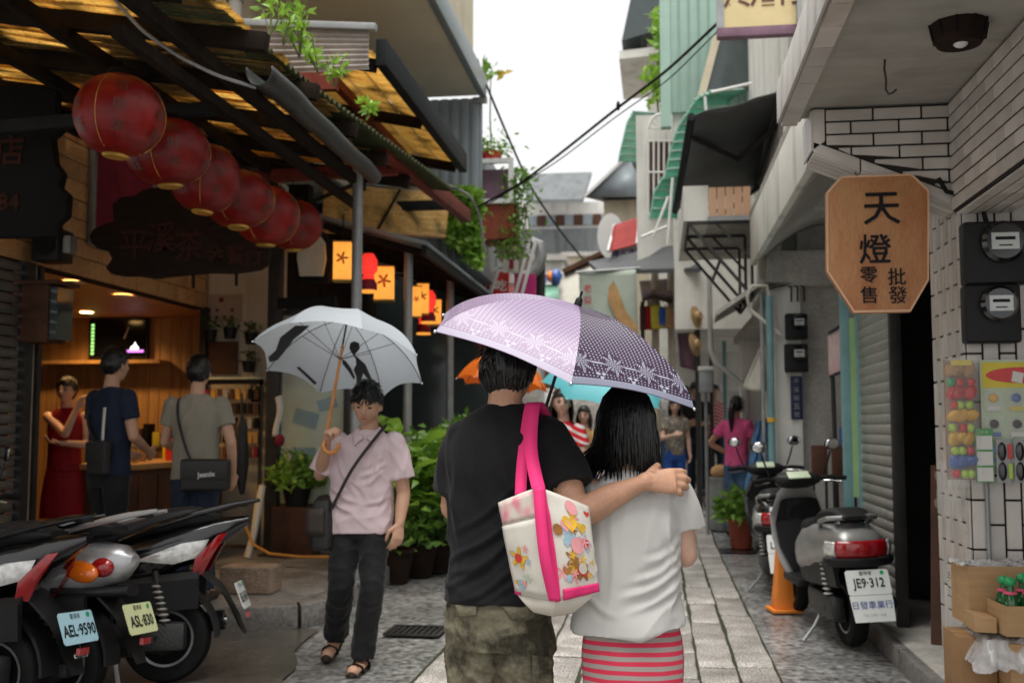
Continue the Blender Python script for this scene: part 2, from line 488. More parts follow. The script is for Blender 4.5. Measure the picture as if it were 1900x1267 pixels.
# left wet concrete apron, with a ragged edge, and puddles
b = MB(); pts = []
for k in range(25):
    t = k/24; y = lerp(1.5, 7.1, t)
    xe = -1.95 - .35*sstep(5.2, 7.1, y) + .16*N3(y*1.7, 1.2) + .05*N3(y*7, 4)
    pts.append((xe, y, .003))
b.poly(pts + [(-7, 7.1, .003), (-7, 1.5, .003)])
apron = struct(b.build('concrete_apron', 'concrete_wet', smooth=0))
def puddle(poly, z, name='puddle'):
    return struct(MB().poly([(p[0], p[1], z) for p in poly]).build(name, 'water', smooth=0))
def blob(cx, cy, rx, ry, seed, n=40, a=.35):
    return [(cx + rx*math.cos(t)*(1+a*N3(2*math.cos(t)+seed, 2*math.sin(t)) + .2*N3(7*math.cos(t), 7*math.sin(t), seed)), cy + ry*math.sin(t)*(1+a*N3(2*math.cos(t)+seed, 2*math.sin(t)) + .2*N3(7*math.cos(t), 7*math.sin(t), seed))) for t in [2*math.pi*k/n for k in range(n)]]
p0 = az(1380, 1015); puddle(blob(p0.x-.05, p0.y-.1, .42, .55, 9), .006)
p0 = az(1330, 960); puddle(blob(p0.x+.1, p0.y, .5, .8, 12), .0062)

# raised pavement on the left
def plat_h(y): return lerp(.155, .06, sstep(9.6, 12.5, y))
side = thing('pavement', 'p', 'x'); del side['label']; del side['category']; struct(side)
edge = []
for k in range(13):
    a = math.pi/2 * k/12
    edge.append((-2.75 + .38*math.sin(a), 7.35 - .38*math.cos(a)))
edge = [(-7.5, 6.98), (-4.5, 6.97)] + edge + [(-2.36, 8.3), (-2.36, 9.2), (-2.38, 10.1), (-2.3, 11.2), (-2.15, 12.6), (-2.1, 16), (-2.1, 24)]
edge_in = [(-7.5, 7.12), (-4.5, 7.11)] + [(-2.75 + .24*math.sin(math.pi/2*k/12), 7.35 - .24*math.cos(math.pi/2*k/12)) for k in range(13)] + [(-2.5, 8.3), (-2.5, 9.2), (-2.52, 10.1), (-2.44, 11.2), (-2.29, 12.6), (-2.24, 16), (-2.24, 24)]
gz = lambda p: ground_z(p[1])
b = MB()
nn = len(edge)
inner = [(x, y, gz((x, y)) + plat_h(y) - .004) for x, y in edge_in]
back = [(-7.5, y, ground_z(y) + plat_h(y) - .004) for x, y in edge_in]
for k in range(nn-1):
    b.poly([inner[k], inner[k+1], (-7.6, inner[k+1][1]+.001*k, inner[k+1][2]), (-7.6, inner[k][1]+.001*k-.001, inner[k][2])])
b.build('pavement_top', 'sidewalk', side, recalc=False)
def off(p, q): return p
# kerb stones follow the edge
def along(poly, s):
    for k in range(len(poly)-1):
        a, c = Vector(poly[k]), Vector(poly[k+1]); d = (c-a).length
        if s <= d: return a + (c-a)*(s/d)
        s -= d
    return Vector(poly[-1])
Lo = sum((Vector(edge[k+1])-Vector(edge[k])).length for k in range(nn-1))
Li = sum((Vector(edge_in[k+1])-Vector(edge_in[k])).length for k in range(nn-1))
nk = 26; random.seed(5)
for k in range(nk):
    t0, t1 = k/nk + .0006, (k+1)/nk - .0006
    ro = [along(edge, lerp(t0, t1, q/3)*Lo) for q in range(4)]; ri = [along(edge_in, lerp(t0, t1, q/3)*Li) for q in range(4)]
    dz = random.uniform(-.004, .006)
    bot = [(p.x, p.y, gz(p)-.02) for p in ro] + [(p.x, p.y, gz(p)-.02) for p in ri[::-1]]
    top = [(p.x, p.y, gz(p)+plat_h(p.y)+dz) for p in ro] + [(p.x, p.y, gz(p)+plat_h(p.y)+dz) for p in ri[::-1]]
    MB().loft([bot, top]).build('kerb_stone', 'granite_rough' if k < 2 else 'sidewalk', side, bevel=.012)
# wet flagstones further along the left edge
random.seed(11)
for r_ in range(7):
    for c_ in range(6):
        y0 = 10.6 + r_*.62; x0 = -2.75 + c_*.34 + .12*(r_ % 2) - .1
        if x0 > -1.85: continue
        ww, hh = .31 + random.uniform(-.03,.02), .57 + random.uniform(-.05,.03)
        zz = ground_z(y0) + (plat_h(y0) if x0 < -2.3 else plat_h(y0)*.5*(1 - (x0+2.3)/1.0)) + .012
        ob = MB().box(0, ww, 0, hh, -.05, 0).build('flagstone', 'sidewalk', side, bevel=.012)
        ob.location = (x0, y0, max(zz, .014+ground_z(y0))); ob.rotation_euler = (0, .03*random.uniform(-1,1), .05*random.uniform(-1,1))
# stone step in front of the shop
st = MB(); st.grid(lambda u, v: (0,0,0), 1, 1)
c0 = az(450, 1104, .155)
gb = MB().box(-.21, .19, -.13, .13, 0, .20)
step = tag(gb.build('stone_block', 'granite_rough', bevel=.022, seg=3), 'rough brown stone block lying on the kerb before the tea shop', 'stone block'); step.location = (c0.x, c0.y+.18, .152); step.rotation_euler = (0, 0, .04)
# drain grate
g0 = az(772, 1172)
gr = thing('drain_grate', 'rectangular iron drain grate let into the wet asphalt', 'drain grate', (g0.x, g0.y, .004))
f = MB(); f.box(-.19,.19,-.17,-.145,0,.012); f.box(-.19,.19,.145,.17,0,.012); f.box(-.19,-.165,-.145,.145,0,.012); f.box(.165,.19,-.145,.145,0,.012); f.build('frame', 'iron', gr, bevel=.003)
MB().box(-.165,.165,-.145,.145,-.002,.001).build('sump', 'black', gr)
for k in range(8):
    x = -.145 + k*.0414; MB().box(x-.011, x+.011, -.145, .145, .001, .010).build('bar', 'iron', gr)

# ================================================================== LEFT: tea shop and its neighbours
# shop carcass -------------------------------------------------------
XF = -4.8
shop = thing('tea_shop', 'open tea shop lined with warm timber under the reed roof on the left', 'shop', (XF, 9.3, .15))
def SB(name, mt, *boxes, **k):
    b = MB()
    for q in boxes: b.box(*q)
    return b.build(name, mt, shop, True, **k)
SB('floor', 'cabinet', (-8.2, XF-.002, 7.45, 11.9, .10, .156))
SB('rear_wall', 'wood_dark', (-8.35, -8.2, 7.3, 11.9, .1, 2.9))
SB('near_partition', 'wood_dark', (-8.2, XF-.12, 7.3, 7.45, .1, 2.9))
SB('ceiling', 'wood_tile', (-8.2, XF-.14, 7.45, 11.6, 2.66, 2.72))
SB('upper_wall', 'cream', (XF-.22, XF-.16, 7.0, 11.6, 2.72, 4.4))
# end wall planks (face the street's near end)
random.seed(21)
x = -8.2
while x < XF-.05:
    wv = random.uniform(.10, .135); o = MB().box(x+.003, min(x+wv, XF-.02)-.003, 11.55, 11.6+random.uniform(0,.006), .16, 2.66).build('wall_plank', 'wood_warm', shop, True, bevel=.004); x += wv
SB('end_wall_back', 'wood_dark', (-8.2, XF+.8, 11.62, 11.8, .1, 4.2))
# cream return wall with the notice board
SB('return_wall', 'cream', (XF, -3.98, 10.72, 10.9, .15, 4.0))
SB('return_wall_edge', 'dark_steel', (XF-.04, XF+.03, 10.62, 10.70, .15, 2.66))
# timber-tiled bulkhead above the opening
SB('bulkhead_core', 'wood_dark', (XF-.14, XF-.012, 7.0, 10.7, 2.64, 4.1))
random.seed(4)
for r_ in range(9):
    z0 = 2.645 + r_*.158; y = 7.05 - (.2 if r_ % 2 else 0)
    while y < 10.68:
        y1 = min(y + .42, 10.69)
        if y1 - y > .05: MB().box(XF-.01, XF+.002+random.uniform(0,.008), y+.004, y1-.004, z0+.004, z0+.154).build('timber_tile', 'wood_tile', shop, True, bevel=.003)
        y = y1
# upper window with mirror-like frame
wq = [(8.3, 9.35, 2.98, 4.0)]
for (y0, y1, z0, z1) in wq:
    wd = SB('window', 'maroon', (XF+.006, XF+.03, y0, y1, z0, z1))
    MB().box(XF+.012, XF+.06, y0-.05, y1+.05, z0-.06, z0).box(XF+.012, XF+.06, y0-.05, y0, z0, z1).box(XF+.012, XF+.06, y1, y1+.05, z0, z1).build('window_frame', 'grey_steel', wd, True, bevel=.004)
# left jamb, roller shutter column
SB('jamb', 'dark_steel', (XF-.02, XF+.06, 7.36, 7.46, .15, 2.64), (XF-.01, XF+.05, 7.54, 7.59, .15, 2.64))
SB('jamb_panel', 'cream', (XF-.08, XF+.02, 7.46, 7.54, .15, 2.64))
for k in range(30):
    z0 = .18 + k*.082
    MB().tube([(XF+.0, 5.8, z0+.035), (XF+.0, 7.35, z0+.035)], [(.012, .036)]*2, 8).build('shutter_slat', 'dark_shutter', shop, True)
# downlights (lit)
for (px, py) in ((135, 523), (228, 548)):
    p = az(px, py, 2.655)
    d = MB().lathe([(.085,-.004),(.085,.0),(.06,.0)], 20, (p.x, p.y, 2.655)).build('downlight', 'lamp_warm', shop, True)
    MB().lathe([(.088,-.008),(.105,-.008),(.105,.002),(.088,.002)], 20, (p.x, p.y, 2.652)).build('trim_ring', 'white_paint', d, True)
    li = bpy.data.lights.new('downlight_lamp', 'SPOT'); li.energy = 13; li.color = (1, .58, .22); li.spot_size = R(150); li.spot_blend = .6; li.shadow_soft_size = .06
    lo = bpy.data.objects.new('downlight_lamp', li); col.objects.link(lo); lo.location = (p.x, p.y, 2.62)
for (xx, yy) in ((-6.3, 10.9), (-5.5, 8.7)):
    d = MB().lathe([(.07,-.004),(.07,.0),(.05,.0)], 16, (xx, yy, 2.655)).build('downlight', 'lamp_warm', shop, True)
    li = bpy.data.lights.new('downlight_lamp', 'SPOT'); li.energy = 13; li.color = (1, .58, .22); li.spot_size = R(150); li.spot_blend = .6; li.shadow_soft_size = .06
    lo = bpy.data.objects.new('downlight_lamp', li); col.objects.link(lo); lo.location = (xx, yy, 2.62)
# shelf under the television and two side columns
p = ay(190, 672, 11.4)
SB('wall_shelf', 'wood_warm', (p.x-.75, p.x+.75, 11.3, 11.54, p.z-.02, p.z+.02))
pa, pb = ay(168, 592, 11.5), ay(275, 665, 11.5)
tv = thing('television', 'flat television showing a dark scene with a purple strip, on the tea shop wall', 'television', ((pa.x+pb.x)/2, 11.5, pb.z))
MB().box(pa.x, pb.x, 11.47, 11.53, pb.z, pa.z).build('casing', 'black_plastic', tv, True, bevel=.008)
W_, H_ = pb.x-pa.x, pa.z-pb.z
scn = MB().box(pa.x+.025, pb.x-.025, 11.462, 11.469, pb.z+.03, pa.z-.02).build('screen', 'screen_black', tv, True)
MB().box(pa.x+W_*.42, pb.x-.04, 11.457, 11.461, pb.z+H_*.15, pb.z+H_*.21).build('picture_strip', 'screen_glow', scn, True)
b = MB(); b.prism([(0,0),(.10,0),(.10,.03),(.07,.05),(.06,.09),(.045,.05),(.01,.03)], (pa.x+W_*.72, 11.461, pb.z+H_*.22), (1,0,0), (0,0,1), (0,-.003,0)); b.build('picture_shape', 'screen_white', scn, True)
MB().prism([(0,0),(.06,.14),(.045,.15),(-.015,.01)], (pa.x+W_*.62, 11.461, pb.z+H_*.48), (1,0,0), (0,0,1), (0,-.002,0)).build('picture_figure', 'ink_grey', scn, True)
b = MB()
for k in range(9): b.box(pa.x+.04, pa.x+.075, 11.457, 11.461, pb.z+H_*.1+k*H_*.088, pb.z+H_*.1+k*H_*.088+H_*.06)
b.build('picture_scale', 'screen_green', scn, True)
# goods on shelves under the television (dark display racks)
rack = thing('display_rack', 'dark display rack crammed with packets under the television', 'rack', (-5.75, 11.2, .156))
MB().box(-.55,.62,.0,.28,.0,.08).box(-.55,.62,.0,.28,.95,1.0).box(-.55,.62,.0,.28,.5,.54).box(-.55,-.5,0,.28,.08,1.2).box(.57,.62,0,.28,.08,1.2).build('frame', 'cabinet', rack)
random.seed(9)
for k in range(26):
    x0 = -.48 + (k % 9)*.115; z0 = (.08, .54, 1.0)[k//9]
    if x0 + .09 > .56: continue
    MB().box(x0, x0+random.uniform(.06,.1), .04, .2, z0+.001, z0+random.uniform(.14,.3)).build('packet', random.choice(['tan','maroon','gold','cabinet','card_yellow','black']), rack, bevel=.006)
# serving counter
ctr = thing('counter', 'dark timber serving counter at the tea shop front', 'counter', (-4.75, 9.2, .152))
MB().box(-.25,.25,-.55,1.3,.0,.86).build('carcass', 'cabinet', ctr, bevel=.006)
MB().box(-.32,.30,-.6,1.35,.86,.91).build('worktop', 'wood_warm', ctr, bevel=.006)
for k in range(5): MB().box(.252,.268,-.5+k*.36,-.5+k*.36+.32,.1,.8).build('front_panel', 'cabinet', ctr, bevel=.004)
for k, (xx, yy, hh, mt) in enumerate([(-.1,-.4,.22,'card_yellow'),(.05,-.25,.28,'gold'),(-.05,.1,.18,'tan'),(.1,.45,.25,'red_plastic'),(-.1,.8,.2,'card_yellow')]):
    j = thing('jar', ['yellow topped jar at the near end of the shop counter','tall golden jar second along the shop counter','short tan jar in the middle of the shop counter','red jar right of the middle on the shop counter','yellow jar at the far end of the shop counter'][k], 'jar', (-4.75+xx, 9.2+yy, 1.062), group='jars on the counter')
    MB().lathe([(.0,0),(.055,0),(.062,.02),(.062,hh*.75),(.04,hh*.85)],14).build('glass', mt, j); MB().lathe([(.0,hh*.85),(.045,hh*.85),(.045,hh),(0,hh)],14).build('lid', 'black_plastic', j)
# red crates on the floor
for k in range(2):
    p = az(145, 915+30*k, .2)
    cr = thing('crate', ['red plastic crate standing on the tea shop floor, upper of two','red plastic crate standing on the tea shop floor, lower of two'][k], 'crate', (-5.15, 9.9, .157+(.2 if k == 0 else 0)), group='red crates')
    MB().box(-.2,.2,-.15,.15,0,.02).build('base', 'red_plastic', cr)
    for z0 in (.04, .09, .14): MB().box(-.2,.2,-.15,-.135,z0,z0+.035).box(-.2,.2,.135,.15,z0,z0+.035).box(-.2,-.185,-.135,.135,z0,z0+.035).box(.185,.2,-.135,.135,z0,z0+.035).build('slat', 'red_plastic', cr)
# wall cabinet / poster box by the left jamb
p0, p1 = ay(72, 535, 7.55), ay(132, 638, 7.55)
cb = thing('wall_cabinet', 'dark red timber cabinet with a glass side beside the shop opening', 'cabinet', ((p0.x+p1.x)/2, 7.45, p1.z))
MB().box(p0.x, p1.x-.06, 7.32, 7.58, p1.z, p0.z).build('carcass', 'cabinet', cb, True, bevel=.008)
MB().box(p1.x-.058, p1.x, 7.34, 7.56, p1.z+.02, p0.z-.02).build('glass_side', 'glass_dark', cb, True)
MB().box(p0.x-.03, p1.x+.03, 7.30, 7.6, p0.z, p0.z+.03).build('top_board', 'cabinet', cb, True, bevel=.004)
p = ay(105, 465, 7.5)
sp = thing('speaker', 'black box loudspeaker fixed above the red cabinet', 'speaker', (p.x, 7.45, p.z-.1))
MB().box(-.12,.10,-.1,.12,0,.25).build('case', 'black_plastic', sp, bevel=.012); MB().lathe([(0,0),(.07,0),(.08,.012),(.0,.012)], 18, (0,-.1,.12), Matrix.Rotation(R(90),3,'X')).build('cone', 'rubber', sp); MB().obox((.14,0,.13),(.06,.1,.13)).build('bracket', 'grey_steel', sp)
# notice board, planters and grid on the cream wall
YW = 10.72
p0, p1 = ay(373, 547, YW), ay(450, 600, YW)
nb = thing('notice_board', 'pale notice with a round emblem and rows of dots on the cream wall', 'notice', ((p0.x+p1.x)/2, YW-.012, p1.z))
MB().box(p0.x, p1.x, YW-.014, YW-.002, p1.z, p0.z).build('board', 'poster_tan', nb, True)
b = MB(); cxm = (p0.x+p1.x)/2; b.lathe([(0,0),(.028,0),(.028,.002),(0,.002)], 16, (cxm, YW-.0145, p0.z-.06), Matrix.Rotation(R(90),3,'X'))
b.build('emblem', 'maroon', nb, True)
for r_ in range(2):
    for c_ in range(4):
        if c_ == 2 and r_ == 0: continue
        MB().box(p0.x+.09+c_*.085, p0.x+.125+c_*.085, YW-.017, YW-.0145, p0.z-.19-r_*.075, p0.z-.155-r_*.075).build('stamp', 'ink_brown', nb, True)
gp0, gp1 = ay(378, 600, YW), ay(478, 700, YW)
wg = thing('wire_grid', 'thin wire grid hung on the cream shop wall', 'wire grid', ((gp0.x+gp1.x)/2, YW-.02, gp1.z))
b = MB()
for k in range(11): x = lerp(gp0.x, gp1.x, k/10); b.tube([(x, YW-.02, gp1.z), (x, YW-.02, gp0.z)], .003, 4)
b.build('upright_wires', 'white_paint', wg, True)
b = MB()
for k in range(11): z = lerp(gp1.z, gp0.z, k/10); b.tube([(gp0.x, YW-.026, z), (gp1.x, YW-.026, z)], .003, 4)
b.build('cross_wires', 'white_paint', wg, True)
def leafpoly(c, d, up, ln, wd, curl=.25):
    d = Vector(d).normalized(); sd = d.cross(Vector(up))
    if sd.length < 1e-3: sd = Vector((1,0,0))
    sd.normalize(); n_ = sd.cross(d); c = Vector(c)
    a = c; m1 = c + d*ln*.4 - n_*ln*.02; e = c + d*ln - n_*ln*curl
    return [a, m1 + sd*wd*.5 + n_*wd*.12, e, m1 - sd*wd*.5 + n_*wd*.12, m1]
def leaf_into(b, c, d, up, ln, wd, curl=.25):
    q = leafpoly(c, d, up, ln, wd, curl); b.add(q, [(0,1,4),(1,2,4),(2,3,4),(3,0,4)])
def rdir():
    while True:
        v = Vector((random.uniform(-1,1), random.uniform(-1,1), random.uniform(-1,1)))
        if .1 < v.length < 1: return v.normalized()
def foliage(n, fn, ln, wd, updir=.4):
    b = MB()
    for _ in range(n):
        c = Vector(fn()); d = rdir(); d.z = d.z*.6 + random.uniform(-.3, updir); d.normalize()
        leaf_into(b, c, d, rdir(), ln*random.uniform(.6,1.25), wd*random.uniform(.7,1.2), random.uniform(.05,.5))
    return b
random.seed(31)
for k, (px, py) in enumerate([(390, 622), (427, 618), (466, 628), (462, 680), (476, 735)]):
    p = ay(px, py, YW-.1)
    pl = thing('hanging_planter', ['black planter at the left of the row on the cream wall','black planter second from the left on the cream wall','black planter at the right of the upper row on the cream wall','black planter below the upper row at the right wall edge','lowest black planter hung on the cream wall edge'][k], 'planter', (p.x, YW-.1, p.z-.06), group='planters on the shop wall')
    MB().lathe([(0,0),(.055,0),(.075,.12),(.068,.12),(.0,.10)], 14).build('pot', 'black_plastic', pl)
    foliage(46, lambda: (random.gauss(0,.05), random.gauss(0,.04), .12+random.random()*.10), .06, .022).build('leaves', 'leaf_dark', pl, recalc=False)
p0, p1 = ay(388, 634, YW-.05), ay(440, 694, YW-.05)
tag(MB().box(p0.x, p1.x, YW-.06, YW-.03, p1.z, p0.z).build('brown_panel', 'cabinet', bevel=.004), 'plain dark brown panel hung under the wall planters', 'panel')
# stall of small goods against the cream wall
p0, p1 = ay(380, 705, 10.45), ay(485, 860, 10.45)
stl = thing('goods_stand', 'stand of small hanging trinkets against the cream wall', 'stand', ((p0.x+p1.x)/2, 10.45, .156))
hx = (p1.x-p0.x)/2
MB().box(-hx,-hx+.03,-.02,.02,0,p0.z-.15).box(hx-.03,hx,-.02,.02,0,p0.z-.15).box(-hx,hx,-.02,.02,p0.z-.2,p0.z-.156).build('frame', 'dark_steel', stl)
MB().box(-hx-.03,hx+.03,-.16,.05,p0.z-.155,p0.z-.135).build('glass_shelf', 'poster_green', stl)
random.seed(14)
for r_ in range(5):
    for c_ in range(9):
        x = -hx+.05+c_*(2*hx-.1)/8; z = p0.z-.3-r_*.15
        MB().box(x-.024, x+.022, -.05, -.025, z-.06, z+.05).build('trinket', random.choice(['maroon','tan','black','wood_dark','gold','cabinet','ink_grey']), stl)

# ---------------------------------------------------------------- roofs on the left
# near reed roof: edge beam, purlins, reed mats, corrugated top sheet
r1 = thing('reed_roof', 'low reed-mat roof on dark beams over the parked scooters', 'roof', (-3.5, 5.5, 3.5))
def roofz(x, y): return 3.52 + (-2.15 - x)*.16
ys = [0.6, 2.1, 3.3, 4.35, 5.25, 6.1, 6.95, 7.75, 8.5]
for y0 in ys:
    MB().beam((-4.95, y0, roofz(-4.95,0)-.07), (-2.05, y0, roofz(-2.05,0)-.07), .07, .10).build('rafter', 'beam_wood', r1, True, bevel=.006)
random.seed(88)
y = .7
while y < 8.5:
    x0 = -4.95 + random.uniform(0,.25); x1 = -2.2 + random.uniform(-.16,.10); wv = random.uniform(.07,.15); dz = random.uniform(-.02,.015); tw = random.uniform(-.04,.04); sd = random.random()*50
    def rs(u, v): return (lerp(x0,x1,u), y + (v-.5)*wv*(1.15+.5*N3(u*11, sd)) + tw*(u-.5) + .02*N3(u*6, sd, 3), roofz(lerp(x0,x1,u),0) + dz + .014*N3(u*8, v*3, sd) - .01*abs(v-.5))
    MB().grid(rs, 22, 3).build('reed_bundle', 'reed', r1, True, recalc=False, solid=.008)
    y += wv*.82
for x in (-4.6, -3.9, -3.2, -2.45):
    MB().beam((x, .6, roofz(x,0)-.16), (x, 8.5, roofz(x,0)-.16), .06, .08).build('purlin', 'beam_wood', r1, True, bevel=.006)
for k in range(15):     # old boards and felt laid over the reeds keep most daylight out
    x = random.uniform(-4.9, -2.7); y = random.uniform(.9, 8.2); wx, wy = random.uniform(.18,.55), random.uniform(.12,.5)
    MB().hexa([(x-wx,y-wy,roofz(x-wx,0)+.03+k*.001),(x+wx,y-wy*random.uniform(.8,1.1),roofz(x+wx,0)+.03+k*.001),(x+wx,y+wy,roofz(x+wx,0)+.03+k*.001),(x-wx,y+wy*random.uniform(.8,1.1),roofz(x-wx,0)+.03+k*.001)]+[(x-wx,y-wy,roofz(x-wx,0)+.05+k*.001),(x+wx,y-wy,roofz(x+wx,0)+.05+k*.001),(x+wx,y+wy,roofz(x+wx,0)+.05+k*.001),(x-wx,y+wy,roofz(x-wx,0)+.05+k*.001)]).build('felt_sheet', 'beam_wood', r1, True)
for k in range(9):
    x = random.uniform(-4.7, -2.6); y = random.uniform(3.2, 7.6)
    MB().beam((x-.5,y,roofz(x-.5,0)-.03),(x+.5,y+random.uniform(-.1,.1),roofz(x+.5,0)-.03),random.uniform(.06,.2),.015).build('batten', 'beam_wood', r1, True)
# mossy corrugated edge strip that flares out along the street
def edge_x(y): return lerp(-2.22, -1.82, sstep(5.0, 10.2, y))
b = MB()
def cor(u, v):
    y = lerp(1.0, 9.3, v); return (edge_x(y) + lerp(-.42, .03, u), y, 3.60 - .07*u + .016*math.sin(y*2*math.pi/.076))
b.grid(cor, 5, 880); b.build('corrugated_edge', 'moss_roof', r1, True, recalc=False, solid=.006)
# gutter, half round and dented
gt = thing('gutter', 'loose dull metal gutter hanging along the reed roof edge', 'gutter', (-2.15, 5.4, 3.3))
b = MB()
def gut(u, v):
    a = lerp(-.15, math.pi+.15, u); y = lerp(5.35, 7.72, v); rr = .075*(1 - .25*v)
    return (-2.13 - math.cos(a)*rr + .02*N3(y*2), y, 3.33 - math.sin(a)*rr*1.25 + .015*N3(y*1.5, 3) - .02*v)
b.grid(gut, 12, 30); b.build('trough', 'iron', gt, True, recalc=False, solid=.006)
for y in (5.9, 7.0): MB().tube([(-2.2, y, 3.28), (-2.22, y, 3.42), (-2.25, y, 3.56)], .008, 5).build('hanger', 'iron', gt, True)
# second roof with the black fascia
r2 = thing('plank_roof', 'pitched roof with a black fascia board and golden plank underside', 'roof', (-2.6, 9, 4.1))
MB().hexa([(-2.02,7.3,4.02),(-1.94,7.3,4.02),(-1.94,10.6,4.02),(-2.02,10.6,4.02),(-2.02,7.3,4.22),(-1.94,7.3,4.22),(-1.94,10.6,4.22),(-2.02,10.6,4.22)]).build('fascia', 'fascia_black', r2, True, bevel=.006)
random.seed(6)
for k in range(11):
    t0, t1 = k/11, (k+1)/11
    x0, x1 = lerp(-2.04, -4.4, t0), lerp(-2.04, -4.4, t1)
    z0, z1 = lerp(4.12, 4.62, t0), lerp(4.12, 4.62, t1)
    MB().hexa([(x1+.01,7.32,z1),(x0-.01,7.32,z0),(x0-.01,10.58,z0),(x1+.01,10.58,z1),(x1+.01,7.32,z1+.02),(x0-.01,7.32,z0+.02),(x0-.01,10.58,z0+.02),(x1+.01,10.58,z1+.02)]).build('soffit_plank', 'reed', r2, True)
for y in (7.4, 8.9, 10.5): MB().beam((-2.04, y, 4.05), (-4.4, y, 4.55), .07, .09).build('rafter', 'beam_wood', r2, True, bevel=.004)
MB().beam((-2.5,7.35,4.1),(-2.5,10.55,4.1),.06,.08).build('purlin', 'red_wood', r2, True)
# corrugated gable piece with its capping, facing down the street
b = MB()
def gab(u, v): return (lerp(-3.35, -2.06, u), 7.26 + .012*math.sin(v*2*math.pi*7.5), lerp(3.98, 4.36, v) - .10*u*(v))
b.grid(gab, 8, 60); b.build('gable_sheet', 'corrugated', r2, True, recalc=False, solid=.004)
MB().beam((-3.4,7.24,4.40),(-2.0,7.24,4.28),.07,.05).build('capping', 'grey_steel', r2, True, bevel=.006)
MB().hexa([(-2.85,7.25,3.86),(-2.3,7.25,3.84),(-2.3,7.32,3.84),(-2.85,7.32,3.86),(-2.85,7.25,3.98),(-2.3,7.25,3.97),(-2.3,7.32,3.97),(-2.85,7.32,3.98)]).build('red_board', 'red_wood', r2, True)
# lower beams under the roofs
lb = thing('roof_frame', 'dark red and black beams under the lower reed roofs', 'roof frame', (-3, 9, 3.3))
MB().beam((-2.1,7.8,3.55),(-2.0,10.9,3.62),.09,.14).build('beam', 'red_wood', lb, True, bevel=.006)
MB().beam((-4.0,8.3,3.45),(-2.1,8.3,3.5),.08,.1).build('beam', 'red_wood', lb, True, bevel=.006)
MB().beam((-4.0,10.9,3.75),(-2.1,10.9,3.75),.08,.1).build('beam', 'fascia_black', lb, True, bevel=.006)
MB().beam((-4.8,5.9,3.2),(-2.6,5.9,3.3),.06,.08).build('beam', 'fascia_black', lb, True, bevel=.006)
MB().beam((-2.55,4.6,3.28),(-2.55,8.6,3.28),.06,.07).build('beam', 'beam_wood', lb, True, bevel=.006)
MB().beam((-3.9,9.3,3.2),(-2.7,9.6,3.75),.035,.035).build('strut', 'beam_wood', lb, True)
# sloping reed blind between the roofs
p = [ay(600, 350, 10.3), ay(838, 345, 11.6), ay(826, 440, 11.15), ay(598, 430, 9.85)]
bl = thing('reed_blind', 'tilted golden reed blind slung under the beams beside the steel posts', 'blind', ((p[0]+p[2])/2))
MB().grid(lambda u, v: (p[0].lerp(p[1], u)).lerp(p[3].lerp(p[2], u), v) + Vector((0, .02*N3(u*4, v*4), .008*math.sin(v*60))), 20, 60).build('mat', 'reed_hang', bl, True, recalc=False, solid=.01)
MB().tube([p[3]+Vector((0,-.02,0)), p[2]+Vector((0,-.02,0))], .02, 8).build('bottom_cane', 'tan', bl, True)
MB().tube([p[0].lerp(p[1], .62)+Vector((0,-.05,.05)), p[3].lerp(p[2], .42)+Vector((0,-.05,0))], .015, 6).build('tie_pole', 'beam_wood', bl, True)
# third eave further on: corrugated sheet
r3 = thing('corrugated_eave', 'grey corrugated eave over the row of glowing lanterns', 'roof', (-2.6, 11.5, 3.1))
def ev(u, v):
    y = lerp(9.7, 14.2, v); return (lerp(-4.3, -2.15, u), y, lerp(3.72, 3.12, u) + .014*math.sin(y*2*math.pi/.08))
MB().grid(ev, 4, 450).build('sheet', 'grey_panel', r3, True, recalc=False, solid=.006)
MB().beam((-2.2,9.75,3.07),(-2.2,14.1,3.07),.05,.09).build('eave_beam', 'fascia_black', r3, True)
for k in range(7): MB().beam((-4.2, 9.9+k*.66, 3.62),(-2.22, 9.9+k*.66, 3.06),.05,.07).build('rafter', 'beam_wood', r3, True)
# covered-walk back wall
bw = thing('walkway_wall', 'dark timber shopfront behind the hanging lanterns', 'shopfront', (-4.0, 12.5, .15))
random.seed(2)
y = 10.95
while y < 15.5:
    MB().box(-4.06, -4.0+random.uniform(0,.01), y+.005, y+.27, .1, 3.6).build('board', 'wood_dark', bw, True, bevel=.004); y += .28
# steel posts
for k, (px, x) in enumerate(((661, -2.42), (757, -2.42), (835, -2.42))):
    p = ax(px, 600, x)
    po = thing('steel_post', ['thick grey steel post left of the row, behind the grey umbrella','middle grey steel post beside the broad green leaves','right hand grey steel post nearest the purple umbrella'][k], 'post', (x, p.y, .15), group='roof posts')
    MB().tube([(0,0,0),(0,0,3.4 if k < 1 else 3.0)], .043, 14).build('shaft', 'grey_steel', po); MB().box(-.08,.08,-.08,.08,-.004,.012).build('foot_plate', 'grey_steel', po)
p = az(503, 1030, .15)
po = thing('dark_post', 'dark square steel post at the corner of the cream wall', 'post', (p.x, p.y, .15))
MB().box(-.06,.06,-.06,.06,0,3.6).build('shaft', 'dark_steel', po, bevel=.006); MB().box(-.1,.1,-.1,.1,-.003,.015).build('foot_plate', 'dark_steel', po)

